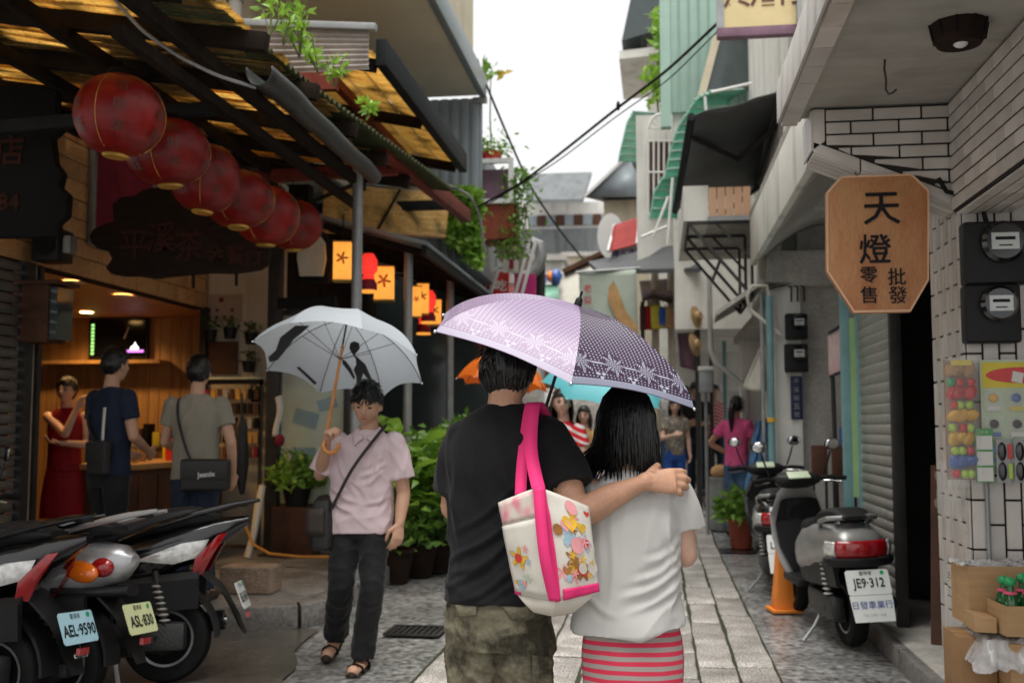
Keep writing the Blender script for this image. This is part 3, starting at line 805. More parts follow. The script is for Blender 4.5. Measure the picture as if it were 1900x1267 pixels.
# glass case with posters behind the man in pink
Yg = 10.1
p0, p1 = ay(515, 585, Yg), ay(640, 935, Yg)
gc = thing('glass_door', 'glazed shop door plastered with green and blue posters', 'glass door', ((p0.x+p1.x)/2, Yg, .15))
MB().box(p0.x, p1.x, Yg+.06, Yg+.08, p1.z, p0.z).build('poster_sheet', 'poster_green', gc, True)
MB().box(p0.x-.03,p0.x+.02,Yg-.02,Yg+.09,.15,p0.z+.05).box(p1.x-.02,p1.x+.03,Yg-.02,Yg+.09,.15,p0.z+.05).box(p0.x+.02,p1.x-.02,Yg-.02,Yg+.09,p0.z,p0.z+.05).box(p0.x+.02,p1.x-.02,Yg-.02,Yg+.09,p1.z-.09,p1.z).build('frame', 'dark_steel', gc, True, bevel=.004)
for (a, c, mt, rz) in (((545,762),(590,790),'poster_blue',.25), ((590,738),(625,760),'poster_blue',-.3), ((540,830),(585,862),'poster_blue',0), ((525,690),(560,715),'banner',0)):
    q0, q1 = ay(*a, Yg+.05), ay(*c, Yg+.05)
    MB().obox(((q0.x+q1.x)/2, Yg+.052, (q0.z+q1.z)/2), (q1.x-q0.x, .006, q0.z-q1.z), (0, rz, 0)).build('poster', mt, gc, True)
for k in range(4): MB().text('開放空間', .055, (p0.x+.28, Yg+.056, p0.z-.35-k*.09), (1,0,0), (0,0,1)).build('poster_text', 'ink_grey', gc, True)
gm = bpy.data.materials.new('pane_glass'); gm.use_nodes = True; MATS['pane_glass'] = gm
_n = gm.node_tree.nodes; _b = _n['Principled BSDF']; _b.inputs['Base Color'].default_value = (.9,.95,.93,1); _b.inputs['Roughness'].default_value = .03; _b.inputs['Alpha'].default_value = .16; _b.inputs['Specular IOR Level'].default_value = .8
MB().box(p0.x+.02, p1.x-.02, Yg, Yg+.008, p1.z, p0.z).build('pane', 'pane_glass', gc, True)
for k, py in enumerate((972, 1000)):
    z = (.30, .18)[k]
    pp = thing('floor_pipe', ['upper of two dark pipes along the foot of the glass door','lower of two dark pipes along the foot of the glass door'][k], 'pipe', (p0.x, Yg-.15-.05*k, z), group='pipes by the door')
    MB().tube([(p0.x, Yg-.12, z+.05), (p0.x+.2, Yg-.16, z), ((p0.x+p1.x)/2, Yg-.18, z-.03), (p1.x, Yg-.16, z-.06)], .035 if k == 0 else .022, 10).build('run', 'dark_steel', pp, True)
# white towel hanging on the post, long white plastic sheath on the wall, orange hose
p = ay(515, 770, 9.75)
tw = thing('towel', 'white towel hanging from a hook on the dark post', 'towel', (p.x, 9.72, p.z))
MB().grid(lambda u, v: (p.x + .05*u - .02 + .02*math.sin(v*5), 9.74 + .012*math.sin(u*9), p.z + .17 - .38*v + .02*u), 8, 14).build('cloth', 'cloth_white', tw, True, recalc=False, solid=.015)
MB().sph((p.x+.03, 9.74, p.z-.24), (.05,.03,.06), 10, 8).build('tied_end', 'maroon', tw, True)
a = ay(480, 900, 9.6); c = ay(463, 1010, 9.6)
sh = thing('plastic_sheath', 'crumpled white plastic sheath leaning at the foot of the cream wall', 'plastic bag', (a.x, 9.6, .155))
MB().tube([(a.x+.03, 9.62, a.z), (a.x, 9.6, a.z-.2), (a.x-.03, 9.58, a.z-.45), (c.x, 9.55, .17)], [(.06,.03),(.08,.035),(.055,.03),(.06,.03)], 10).build('film', 'white_plastic', sh, True)
hp = [ay(455, 975, 9.3), ay(470, 1010, 9.2), ay(500, 1027, 9.1), ay(560, 1033, 9.0), ay(640, 1033, 8.9)]
hp = [Vector((q.x, q.y, max(q.z, .172))) for q in hp]
tag(MB().tube(hp, .014, 8).build('hose', 'hose'), 'orange garden hose curling across the pavement by the dark post', 'hose')

# upper storey: cream overhang with metal fascia, downpipe and grey ribbed wall
ub = thing('upper_storey', 'cream overhanging upper storey with a grey metal fascia', 'building', (-4, 10, 4.8))
MB().box(-9, -2.12, 7.9, 12.4, 5.42, 5.47).build('soffit', 'cream_soffit', ub, True)
MB().hexa([(-2.12,7.9,5.40),(-2.04,7.9,5.40),(-2.04,12.46,5.40),(-2.12,12.46,5.40),(-2.12,7.9,5.66),(-2.04,7.9,5.66),(-2.04,12.46,5.66),(-2.12,12.46,5.66)]).build('fascia', 'fascia_metal', ub, True, bevel=.008)
MB().box(-9,-2.2,7.9,12.4,5.66,8.6).build('upper_wall', 'cream', ub, True)
MB().box(-9,-3.75,8.6,12.6,4.3,5.42).build('wall', 'cream', ub, True)
MB().box(-2.2,-2.03,12.40,12.46,5.33,5.40).build('gutter_end', 'grey_steel', ub, True)
MB().box(-9,-4.96,1.0,11.9,3.4,8.6).build('rear_mass', 'cream', ub, True)
p = ax(607, 20, -3.6); p2 = ax(607, 80, -3.6)
dp = thing('downpipe', 'grey downpipe on the cream upper wall above the corrugated gable', 'pipe', (-3.6, 8.45, 4.4))
MB().tube([(-3.62, 8.5, 4.3), (-3.62, 8.5, 5.41)], .06, 14).build('shaft', 'pipe_white', dp, True); MB().lathe([(.066,-.02),(.074,-.02),(.074,.02),(.066,.02)], 14, (-3.62,8.5,5.1)).build('collar', 'grey_steel', dp, True)
gw = thing('ribbed_wall', 'blue grey ribbed metal wall under the cream overhang', 'wall', (-2.5, 12.5, 2.5))
x = -3.1
while x < -2.16:
    MB().box(x, x+.085, 12.42, 12.52, 3.35, 5.4).build('rib_panel', 'grey_panel', gw, True, bevel=.008); MB().box(x+.085, x+.125, 12.45, 12.52, 3.35, 5.4).build('groove_panel', 'grey_panel', gw, True); x += .125
MB().box(-9, -3.1, 12.5, 12.7, 3.35, 5.4).build('rear_panel', 'grey_panel', gw, True)
MB().box(-3.4,-2.22,12.53,14.6,3.35,5.0).build('side_mass', 'grey_panel', gw, True)
# ================================================================== RIGHT: tiled corner shop
XP, YP0, YP1 = 1.50, 5.42, 6.03
cs = thing('tiled_shop', 'white tiled corner shop with a bracketed concrete canopy on the right', 'shop', (XP, YP0, 0))
def CB(name, mt, *boxes, **k):
    b = MB()
    for q in boxes: b.box(*q)
    return b.build(name, mt, cs, True, **k)
CB('pillar_core', 'grout', (XP+.012, 3.2, YP0+.012, YP1, .0, 3.4))
TL = {}
def tile(o, sx, sy, sz):
    key = (round(sx,3), round(sy,3), round(sz,3))
    if key not in TL:
        TL[key] = MB().box(-sx/2,sx/2,-sy/2,sy/2,-sz/2,sz/2).build('tile', 'tile', cs, bevel=.003, seg=1); ob = TL[key]
    else:
        ob = TL[key].copy(); col.objects.link(ob); ob.parent = cs
    ob.location = Vector(o) - Vector(cs.location); return ob
random.seed(17)
tw_, th_, g_ = .068, .238, .010
# street face of the pillar: four upright columns
cols = 8
for c_ in range(cols):
    y0 = YP0 + .014 + c_*(YP1-YP0-.014)/cols; wy = (YP1-YP0-.014)/cols - g_
    z = .08 - (th_/2 if c_ % 2 else 0)
    while z < 2.62:
        z0 = max(z, .08); z1 = min(z+th_, 2.62)
        if z1-z0 > .03: tile((XP+.006, y0+wy/2+g_/2, (z0+z1)/2), .012, wy, z1-z0-g_)
        z += th_
# camera face: upright tiles
for c_ in range(9):
    x0 = XP + c_*(tw_+g_); z = .08 - (th_/2 if c_ % 2 else 0)
    while z < 2.7:
        z0 = max(z, .08); z1 = min(z+th_, 2.7)
        if z1-z0 > .03: tile((x0+tw_/2+.012, YP0+.006, (z0+z1)/2), tw_, .012, z1-z0-g_)
        z += th_
# bracket beam: horizontal tiles cut to the sloping underside
BX0, BX1, BZ1 = .80, 1.50, 3.0
def under(x): return lerp(2.78, 2.48, (x-BX0)/(BX1-BX0))
MB().prism([(BX0+.01,2.79),(BX1+.3,2.36),(BX1+.3,BZ1),(BX0+.01,BZ1)], (0,YP0+.012,0), (1,0,0), (0,0,1), (0,.30,0)).build('bracket_core', 'grout', cs, True)
rh = .066; z = BZ1
k = 0
while z > 2.40:
    z0 = z - rh; x = BX0 + .062 - (.11 if k % 2 else 0)
    while x < BX1:
        xa, xb = max(x, BX0+.062), min(x+.235, BX1+.02)
        if xb-xa > .02:
            pz = lambda xx: max(z0+g_*.5, under(xx)+.062)
            if under(xb)+.062 < z-.012:
                xa2 = xa
                # clip the lower left corner against the slope
                if under(xa)+.062 > z-.012: xa2 = BX0 + (BX1-BX0)*((2.78+.062-(z-.012))/.30)
                poly = [(xa2+g_*.5, pz(xa2)), (xb-g_*.5, pz(xb)), (xb-g_*.5, z-g_*.5), (xa2+g_*.5, z-g_*.5)]
                if xb-xa2 > .025: MB().prism(poly, (0,YP0,0), (1,0,0), (0,0,1), (0,.012,0)).build('tile', 'tile', cs, True, bevel=.002, seg=1)
        x += .235
    z -= rh; k += 1
# edging tiles along the slope and the end
MB().prism([(BX0,2.79),(BX0+.058,2.79+.045),(BX0+.058,BZ1),(BX0,BZ1)], (0,YP0-.001,0), (1,0,0), (0,0,1), (0,.013,0)).build('tile', 'tile', cs, True, bevel=.002)
for k in range(3):
    xa, xb = lerp(BX0,BX1,k/3), lerp(BX0,BX1,(k+1)/3)-.008
    MB().prism([(xa,under(xa)),(xb,under(xb)),(xb,under(xb)+.054),(xa,under(xa)+.054)], (0,YP0-.001,0), (1,0,0), (0,0,1), (0,.013,0)).build('tile', 'tile', cs, True, bevel=.002)
# underside strips of the bracket and its street end
for s_ in range(4):
    ya = YP0 + s_*.075
    for k in range(3):
        xa, xb = lerp(BX0,BX1,k/3), lerp(BX0,BX1,(k+1)/3)-.008
        MB().hexa([(xa,ya+.004,under(xa)-.012),(xb,ya+.004,under(xb)-.012),(xb,ya+.07,under(xb)-.012),(xa,ya+.07,under(xa)-.012),(xa,ya+.004,under(xa)-.001),(xb,ya+.004,under(xb)-.001),(xb,ya+.07,under(xb)-.001),(xa,ya+.07,under(xa)-.001)]).build('tile', 'tile', cs, True)
    MB().box(BX0-.011,BX0-.001,ya+.004,ya+.07,2.79,2.995).build('tile', 'tile', cs, True)
# wall above the opening, running back towards the viewer
CB('lintel_core', 'grout', (1.47, 1.75, 1.2, YP0-.005, 2.45, 3.01))
for r_ in range(8):
    z0 = 2.455 + r_*.0685; y = 1.3 - (.12 if r_ % 2 else 0)
    while y < YP0-.02:
        y1 = min(y+.235, YP0-.008)
        if y1-y > .03 and y1 > 2.2: tile((1.464, (y+y1)/2, z0+.034), .012, y1-y-g_, .0585)
        y += .235
for k in range(4):   # soffit strips of the lintel
    for q in range(16):
        y = 1.9 + q*.235
        if y+.2 < YP0-.02: tile((1.51+k*.068, y+.11, 2.444), .058, .225, .010)
# canopy slab
CB('canopy_slab', 'concrete_soffit', (.70, 3.2, .3, 5.62, 3.012, 3.20))
CB('canopy_drip', 'concrete_soffit', (.66, .76, .3, 5.58, 2.985, 3.012))
for k in range(22):
    y = .45 + k*.235
    MB().box(.644,.657,y,y+.225,2.99,3.20).build('edge_tile', 'tile', cs, True, bevel=.002)
    MB().box(.664,.745,y,y+.225,2.972,2.983).build('edge_tile', 'tile', cs, True)
CB('canopy_edge_core', 'concrete', (.658, .70, .3, 5.60, 2.992, 3.22))
CB('upper_wall', 'concrete', (1.3, 3.4, .3, 9.2, 3.24, 4.2))
CB('floor', 'concrete', (1.42, 4.2, 0.2, 9.3, .0, .115), bevel=.01)
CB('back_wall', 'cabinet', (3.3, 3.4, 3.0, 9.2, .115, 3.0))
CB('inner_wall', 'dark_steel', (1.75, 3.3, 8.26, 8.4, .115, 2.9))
CB('shop_ceiling', 'concrete', (1.5, 3.3, 6.05, 9.2, 2.75, 2.9))
CB('side_return', 'concrete', (1.56, 1.62, 6.03, 6.12, .115, 2.75))
# kerb stones along its foot
for k in range(6):
    y0 = 3.6 + k*.95
    MB().box(1.36, 1.418, y0, y0+.94, -.01, .112).build('kerb_stone', 'sidewalk', cs, True, bevel=.008)
# hook in the soffit
p = az(1642, 112, 3.01)
tag(MB().tube([(p.x,p.y,3.012),(p.x-.004,p.y,2.97),(p.x+.002,p.y,2.92),(p.x+.0,p.y,2.875),(p.x+.012,p.y,2.855),(p.x+.03,p.y,2.86),(p.x+.045,p.y,2.875)], .005, 6).build('ceiling_hook', 'iron'), 'bent iron hook hanging from the concrete canopy', 'hook')
# barrel lamp
p = ay(1778, 30, 4.35)
bl2 = thing('barrel_lamp', 'dark barrel-shaped lamp hanging under the canopy at the top right', 'lamp', (p.x, p.y, p.z))
MB().lathe([(0,-.125),(.085,-.122),(.098,-.10),(.118,.0),(.105,.13),(.08,.16),(0,.165)], 24).build('shade', 'wood_dark', bl2)
for k in range(10):
    a = 2*math.pi*k/10; MB().tube([(.1*math.cos(a), .1*math.sin(a), -.1),(.1195*math.cos(a), .1195*math.sin(a), 0),(.106*math.cos(a), .106*math.sin(a), .13)], .006, 5).build('stave_rib', 'black', bl2)
MB().sph((0,-.02,-.118),(.03,.03,.022), 12, 8).build('bulb', 'white_plastic', bl2); MB().tube([(0,0,.16),(0,0,.6)], .008, 6).build('rod', 'iron', bl2)
# roller shutter, jambs
rs = thing('roller_shutter', 'half-open grey roller shutter with ribbed slats beside the tiled pillar', 'shutter', (1.53, 7.7, .115))
for k in range(36):
    z0 = .12 + k*.0715
    b = MB(); b.tube([(1.53,7.14,z0+.033),(1.53,8.25,z0+.033)], [(.018,.036)]*2, 10)
    b.build('slat', 'shutter', rs, True)
MB().box(1.50,1.57,7.08,7.14,.115,2.75).build('guide_rail', 'dark_steel', rs, True, bevel=.004)
MB().box(1.50,1.57,8.25,8.30,.115,2.75).build('guide_rail', 'jamb_teal', rs, True, bevel=.004)
MB().box(1.545,1.56,7.14,8.25,.115,2.72).build('backing', 'dark_shutter', rs, True)
ls = thing('door_jamb', 'tall pale green and teal jamb strip beyond the roller shutter', 'jamb', (1.4, 8.4, .115))
MB().box(1.40,1.47,8.32,8.38,.115,2.7).build('teal_post', 'jamb_teal', ls, True, bevel=.004)
p0, p1 = ay(1583, 590, 8.31), ay(1595, 922, 8.31)
MB().box(p0.x-.03,p1.x-.005,8.30,8.315,p1.z,p0.z).build('lime_strip', 'lime_strip', ls, True)
# dark doorway with a blue teal door leaf and a leaning board
dl = thing('door_leaf', 'dark teal door leaf inside the shadowed opening', 'door', (1.75, 6.3, .115))
MB().box(1.70,1.74,6.10,6.45,.117,2.6).build('leaf', 'poster_blue', dl, True, bevel=.004)
for z0 in (.25, .95, 1.65): MB().box(1.688,1.699,6.14,6.41,z0,z0+.55).build('panel', 'poster_blue', dl, True, bevel=.006)
tag(MB().beam((1.62,6.55,.118),(1.70,6.75,1.15),.10,.02).build('leaning_board', 'cabinet'), 'narrow brown board leaning inside the dark opening', 'board')

# 天燈 sign
YS = 5.36
poly = [(1560,327),(1692,322),(1724,352),(1724,520),(1690,579),(1584,581),(1534,505),(1533,357)]
wp = [ay(px, py, YS) for px, py in poly]
cen = sum(wp, Vector())/8
sg = thing('lantern_sign', 'octagonal orange wooden sign lettered 天燈 hanging under the tiled bracket', 'sign', cen)
MB().prism([(q.x, q.z) for q in wp], (0,YS,0), (1,0,0), (0,0,1), (0,.045,0)).build('board', 'sign_wood', sg, True, bevel=.007)
b = MB()
for k in range(8):
    a, c = wp[k], wp[(k+1)%8]; a2, c2_ = cen.lerp(a, .965), cen.lerp(c, .965); a1, c1 = cen.lerp(a, .995), cen.lerp(c, .995)
    b.hexa([Vector((q.x, yy, q.z)) for yy in (YS-.004, YS+.001) for q in (a1, c1, c2_, a2)])
b.build('edge_moulding', 'peach', sg, True)
def sign_char(ch, px, py, hpx, bold=.0035):
    q = ay(px, py, YS-.004); s_ = hpx/355.0
    b = MB()
    for j, (dx, dz) in enumerate(((0,0),(.0022,.0),(-.0022,.0),(0,.002),(0,-.002))): b.text(ch, s_*1.08, (q.x+dx*bold*400, q.y-j*.0006, q.z+dz*bold*400), (1,0,0), (0,0,1))
    b.build('character', 'ink', sg, True, recalc=False, smooth=0)
for ch, px, py, hh in (('天',1636,387,56),('燈',1624,462,52),('零',1612,510,28),('售',1612,547,30),('批',1664,513,30),('發',1666,547,30)):
    sign_char(ch, px, py, hh, .0026 if hh > 40 else .0010)
for px in (1590, 1690):
    q = ay(px, 326, YS+.02); MB().tube([q, (q.x+.01, q.y+.1, under(min(q.x,1.45))-.012)], .003, 5).build('hanging_wire', 'wire_black', sg, True)
# electricity meters on the pillar
def meter(px, py, wpx, hpx, y, label, grp, sc=1):
    q = ay(px, py, y); s_ = wpx/350.0*sc; h_ = hpx/350.0*sc
    m_ = thing('electricity_meter', label, 'meter', (q.x, y, q.z), group=grp)
    MB().box(-s_/2,s_/2,-.10,0,-h_/2,h_/2).build('case', 'black_plastic', m_, bevel=.02, seg=3)
    rot = Matrix.Rotation(R(90),3,'X')
    MB().lathe([(0,0),(s_*.34,0),(s_*.34,.03),(s_*.28,.05),(0,.05)], 24, (s_*.08,-.1,h_*.15), rot).build('glass_dome', 'black_gloss', m_)
    MB().obox((s_*.08,-.153,h_*.15),(s_*.42,.004,h_*.26)).build('dial', 'meter_face', m_)
    b = MB(); b.obox((s_*.08,-.156,h_*.19),(s_*.30,.002,h_*.05)); b.obox((s_*.08,-.156,h_*.08),(s_*.2,.002,h_*.02)); b.build('dial_marks', 'ink', m_)
    return m_
meter(1838, 474, 105, 108, YP0-.003, 'upper of two black electricity meters on the white tiled pillar', 'meters on the tiled pillar')
meter(1832, 585, 90, 100, YP0-.003, 'lower of two black electricity meters on the white tiled pillar', 'meters on the tiled pillar')
meter(1476, 607, 40*1.8, 48*1.8, 10.25, 'upper of two small meters on the grey wall behind the scooters', 'meters on the grey wall')
meter(1476, 665, 42*1.8, 52*1.8, 10.25, 'lower of two small meters on the grey wall behind the scooters', 'meters on the grey wall')
# pipe conduit on tiled pillar
p = ay(1742, 350, YP0-.03)
tag(MB().tube([(p.x,p.y,p.z+.05),(p.x+.03,p.y-.02,p.z-.02),(p.x+.12,p.y-.02,p.z-.05),(p.x+.2,p.y-.02,p.z-.12),(p.x+.22,p.y-.01,p.z-.2)], .012, 8).build('cable', 'wire_black'), 'thick black cable drooping into the upper meter on the tiled pillar', 'cable')
p = ay(1822, 470, YP0)
tag(MB().tube([(p.x-.02,YP0-.012,.3),(p.x-.02,YP0-.012,1.55)], .011, 8).build('conduit', 'grey_steel'), 'grey conduit running down the tiled pillar below the meters', 'pipe')

# toys hung on the pillar
Yt = YP0-.05
def quad_at(x0, y0, x1, y1, Y): a, c = ay(x0, y0, Y), ay(x1, y1, Y); return a.x, c.x, c.z, a.z
x0, x1, z0, z1 = quad_at(1750, 668, 1812, 890, Yt)
tp = thing('toy_pack', 'clear bag of coloured toy balls and trinkets hanging on the tiled pillar', 'toy pack', ((x0+x1)/2, Yt, z1))
MB().box(x0,x1,Yt-.002,Yt,z0,z1).build('backing_card', 'poster_tan', tp, True)
random.seed(12)
pal = ['tan','red_plastic','yellow_plastic','yellow_plastic','blue_plastic']
nrow = 5
for r_ in range(nrow):
    zc = lerp(z1-.08, z0+.06, r_/(nrow-1))
    for c_ in range(3):
        xc = lerp(x0+.03, x1-.03, c_/2)
        MB().sph((xc+random.uniform(-.008,.008), Yt-.03, zc+.03), (.032,.022,.04), 8, 6, Euler((random.random(),random.random(),random.random())).to_matrix()).build('trinket', pal[r_], tp, True)
        MB().sph((xc+random.uniform(-.01,.01), Yt-.045, zc-.03), .021, 12, 8).build('ball', random.choice(['red_plastic','lime_plastic','cap_green','lime_plastic']), tp, True)
MB().box(x0+.02,x1-.02,Yt-.06,Yt-.055,z1-.03,z1-.004).build('header_card', 'card_yellow', tp, True)
MB().grid(lambda u, v: (lerp(x0-.012,x1+.006,u), Yt-.07-.018*math.sin(u*3.14)*math.sin(v*3.14) - .006*N3(u*9,v*16), lerp(z0-.03,z1+.01,v)), 14, 28).build('film', 'clear_film', tp, True, recalc=False)
x0, x1, z0, z1 = quad_at(1816, 668, 1925, 868, Yt)
tc_ = thing('toy_card', 'large yellow headed blister card of small toys beside the bag of balls', 'toy card', ((x0+x1)/2, Yt, z1))
MB().box(x0,x1,Yt-.012,Yt-.006,z0,z1).build('card', 'poster_green', tc_, True)
MB().box(x0+.008,x1-.004,Yt-.015,Yt-.0125,z1-.135,z1-.012).build('header', 'card_yellow', tc_, True)
b = MB(); oc = (x0+.19, Yt-.016, z1-.075)
b.lathe([(.045,0),(.055,0),(.055,.002),(.045,.002)], 24, (0,0,0)); 
m_ = Matrix.Translation(Vector(oc)) @ Matrix.Rotation(R(90),4,'X') @ Matrix.Diagonal((3.0,.7,1,1)); b.xf(m_); b.build('header_oval', 'red_plastic', tc_, True)
MB().obox((x0+.17, Yt-.018, z1-.085),(.05,.002,.05),(0,.2,0)).build('header_patch', 'paper_white', tc_, True)
for r_ in range(3):
    for c_ in range(3):
        xc = x0 + .055 + c_*.105; zc = z1-.20-r_*.125
        bl_ = MB().box(xc-.045,xc+.045,Yt-.03,Yt-.013,zc-.055,zc+.05).build('blister', 'clear_film', tc_, True, bevel=.01)
        MB().sph((xc,Yt-.022,zc+.015),(.022,.008,.022),10,6).build('toy', random.choice(['wood_dark','gold','blue_plastic','maroon','yellow_plastic']), tc_, True)
        MB().obox((xc,Yt-.018,zc-.035),(.06,.006,.02)).build('toy', random.choice(['paper_white','card_yellow','blue_plastic']), tc_, True)
x0, x1, z0, z1 = quad_at(1808, 795, 1845, 895, Yt-.03)
tb = thing('ticket_strip', 'green strip with three white square cards hung in front of the toy card', 'card strip', ((x0+x1)/2, Yt-.03, z1))
MB().box(x0,x1,Yt-.036,Yt-.032,z0,z1).build('strip', 'grass_band', tb, True)
for k in range(3): MB().box(x0+.004,x1-.006,Yt-.041,Yt-.037,lerp(z0,z1-.03,k/3)+.006,lerp(z0,z1-.03,(k+1)/3)-.004).build('card', 'paper_white', tb, True)
b = MB().text('小卡', .02, ((x0+x1)/2, Yt-.038, z1-.016), (1,0,0), (0,0,1)); b.build('strip_text', 'paper_white', tb, True)
for kk, (xa, xb) in enumerate(((1847, 1876), (1880, 1905))):
    x0, x1, z0, z1 = quad_at(xa, 815, xb, 895, Yt-.03)
    sc_ = thing('sunglasses_card', ['card with two dark oval toy glasses right of the white cards','card with dark oval toy glasses at the right picture edge'][kk], 'toy card', ((x0+x1)/2, Yt-.03, z1), group='toy glasses cards')
    MB().box(x0,x1,Yt-.036,Yt-.032,z0,z1).build('card', 'ink_grey', sc_, True)
    for q in range(2):
        zc = lerp(z1,z0,.28+.46*q); MB().sph((x0+.025,Yt-.04,zc),(.02,.008,.045),12,8).build('lens', 'black_gloss', sc_, True); MB().box(x0+.052,x0+.07,Yt-.042,Yt-.037,zc-.035,zc+.035).build('tab', 'red_plastic' if q == 0 else 'lime_plastic', sc_, True)

# cartons at the bottom right
def carton(name, label, c, size, rz, mt='cardboard', open_=True, grp='cartons by the pillar'):
    t_ = thing(name, label, 'box', c, rz, grp)
    x, y, z = size[0]/2, size[1]/2, size[2]
    if open_:
        MB().box(-x,x,-y,y,0,.006).build('base', mt, t_)
        MB().box(-x,x,-y,-y+.006,.006,z).build('side', mt, t_); MB().box(-x,x,y-.006,y,.006,z).build('side', mt, t_)
        MB().box(-x,-x+.006,-y+.006,y-.006,.006,z).build('side', mt, t_); MB().box(x-.006,x,-y+.006,y-.006,.006,z).build('side', mt, t_)
    else:
        MB().box(-x,x,-y,y,0,z).build('carton_body', mt, t_, bevel=.006)
        MB().box(-x-.001,x+.001,-.025,.025,z,z+.002).build('tape', 'tan', t_)
    return t_
Yb = 5.08
zt0 = ay(1830, 1267, Yb).z
c1 = ay(1845, 1185, Yb)
carton('carton', 'lower brown carton with a round handle hole at the picture corner', (1.64, 5.18, .118), (.50,.30,.12), .03, open_=False)
gbx = carton('carton', 'green printed carton of drinks on the bottom carton', (1.69, 5.10, .24), (.36,.30,.20), .03, 'cardboard', False)
MB().box(.02-.09,.212,-.154,-.151,.02,.19).build('green_print', 'print_green', gbx)
MB().text('飲料', .045, (.10,-.156,.13), (1,0,0), (0,0,1)).build('print_text', 'gold', gbx)
MB().box(.0,.06,-.157,-.1545,.035,.07).build('print_badge', 'peach', gbx)
carton('carton', 'plain carton beside the green printed carton under the film', (1.42, 5.22, .118), (.16,.26,.32), .03, 'cardboard_dark', False)
# crumpled plastic film over them
pf = MB()
def film(u, v):
    x = lerp(1.36, 1.92, u); y = lerp(4.90, 5.34, v)
    z = .452 + .018*abs(N3(u*9, v*7, 2)) + .012*N3(u*20, v*18)
    if v < .22: z -= (.22-v)*.55 + .02*N3(u*14, 7); y = max(y, 4.925 - .02*abs(N3(u*12)))
    if u < .12: z -= (.12-u)*.9
    return (x, y-.02 if v < .22 else y, max(z, .32))
pf.grid(film, 60, 34)
tag(pf.build('plastic_film', 'plastic_film', recalc=False), 'crumpled clear plastic film spread over the lower cartons', 'plastic film')
Yc = 5.02
q0 = ay(1806, 1128, Yc-.2); q1 = ay(1900, 1175, Yc-.2)
tray = carton('bottle_tray', 'cut-down cardboard tray holding green bottles in front of the open carton', (1.655, 5.03, .478), (.34,.22,.13), .06, 'cardboard', True, 'cartons by the pillar')
opn = carton('open_carton', 'open brown carton lined with film against the white tiles', (1.62, 5.28, .478), (.44,.25,.27), .05, 'cardboard', True, 'cartons by the pillar')
MB().grid(lambda u, v: (lerp(-.24,.24,u), lerp(-.12,.12,v), .27+.02*N3(u*8,v*6)+.015*N3(u*22,v*18)), 30, 16).build('lining_film', 'plastic_film', opn, recalc=False)
for k, ch in enumerate('手工'): MB().text(ch, .05, (-.253, .05, .2-.07*k), (0,-1,0), (0,0,1)).build('print_text', 'ink', opn)
tag(MB().hexa([(1.385,5.0,.478),(1.475,4.98,.478),(1.475,5.13,.478),(1.385,5.14,.478),(1.385,5.0,.555),(1.475,4.98,.545),(1.475,5.13,.545),(1.385,5.14,.555)]).build('flat_carton', 'cardboard', bevel=.004), 'flattened pale carton tucked beside the bottle tray', 'box', 'cartons by the pillar')
random.seed(19)
k = 0
names = ['near row, leftmost','near row, second from left','near row, third from left','near row, fourth from left','far row, leftmost','far row, second from left','far row, third from left','far row, fourth from left']
for r_ in range(2):
    for c_ in range(4):
        bo = thing('bottle', 'small green bottle with a round cap in the tray, ' + names[k], 'bottle', (1.655-.12+c_*.08, 4.98+r_*.09, .485), group='green bottles'); k += 1
        dz = random.uniform(0,.02)
        MB().lathe([(0,0),(.034,0),(.036,.01),(.036,.12),(.03,.15),(.014,.175),(.014,.2+dz),(0,.2+dz)], 16).build('glass', 'bottle_green', bo)
        MB().sph((0,0,.205+dz),(.026,.026,.022),14,8).build('cap', 'cap_green', bo); MB().lathe([(.015,.165),(.03,.167),(.03,.174),(.015,.178)],14).build('neck_ring', 'pink_plastic', bo)
tag(MB().grid(lambda u, v: (lerp(1.33,1.46,u)+.02*N3(v*6), 5.36+.02*N3(u*8,v*5), lerp(.95,1.22,v)), 8, 14).build('plastic_bag', 'clear_film', recalc=False), 'small clear plastic bag hanging at the pillar corner', 'plastic bag')
# ================================================================== RIGHT: further buildings
ar = thing('arcade_house', 'grey concrete house with a curved canopy beyond the roller shutter', 'building', (1.3, 9.4, 0))
def AB(name, mt, *boxes, **k):
    b = MB()
    for q in boxes: b.box(*q)
    return b.build(name, mt, ar, True, **k)
AB('end_wall', 'concrete', (1.36, 4.2, 10.4, 10.6, 0, 3.9))
AB('corner_column', 'white_wall', (1.11, 1.36, 10.27, 10.6, 0, 3.0), bevel=.01)
AB('cross_beam', 'concrete', (1.05, 4.2, 10.2, 10.4, 2.72, 3.06), bevel=.01)
AB('canopy_fascia', 'white_wall', (.93, .985, 5.75, 10.6, 2.98, 3.46), bevel=.01)
b = MB()
def vault(u, v):
    a = u*math.pi/2; return (.985 + .62*u, lerp(5.75, 10.3, v), 2.985 + .34*math.sin(a))
b.grid(vault, 12, 8); b.build('vault_soffit', 'concrete_soffit', ar, True, recalc=False, solid=.02)
AB('soffit_slab', 'concrete_soffit', (1.6, 4.2, 6.0, 10.4, 3.33, 3.40))
AB('upper_wall', 'white_wall', (1.26, 4.4, 9.0, 10.6, 3.46, 7.8))
AB('balcony_slab', 'concrete', (.93, 1.26, 5.75, 10.6, 3.462, 3.52))
for k, y in enumerate((9.05, 9.45, 9.85)):
    AB('trim_post', 'white_paint', (1.19, 1.259, y, y+.09, 3.52, 7.6), bevel=.006)
AB('shadow_recess', 'dark_steel', (1.23, 1.258, 9.16, 9.42, 3.7, 7.2))
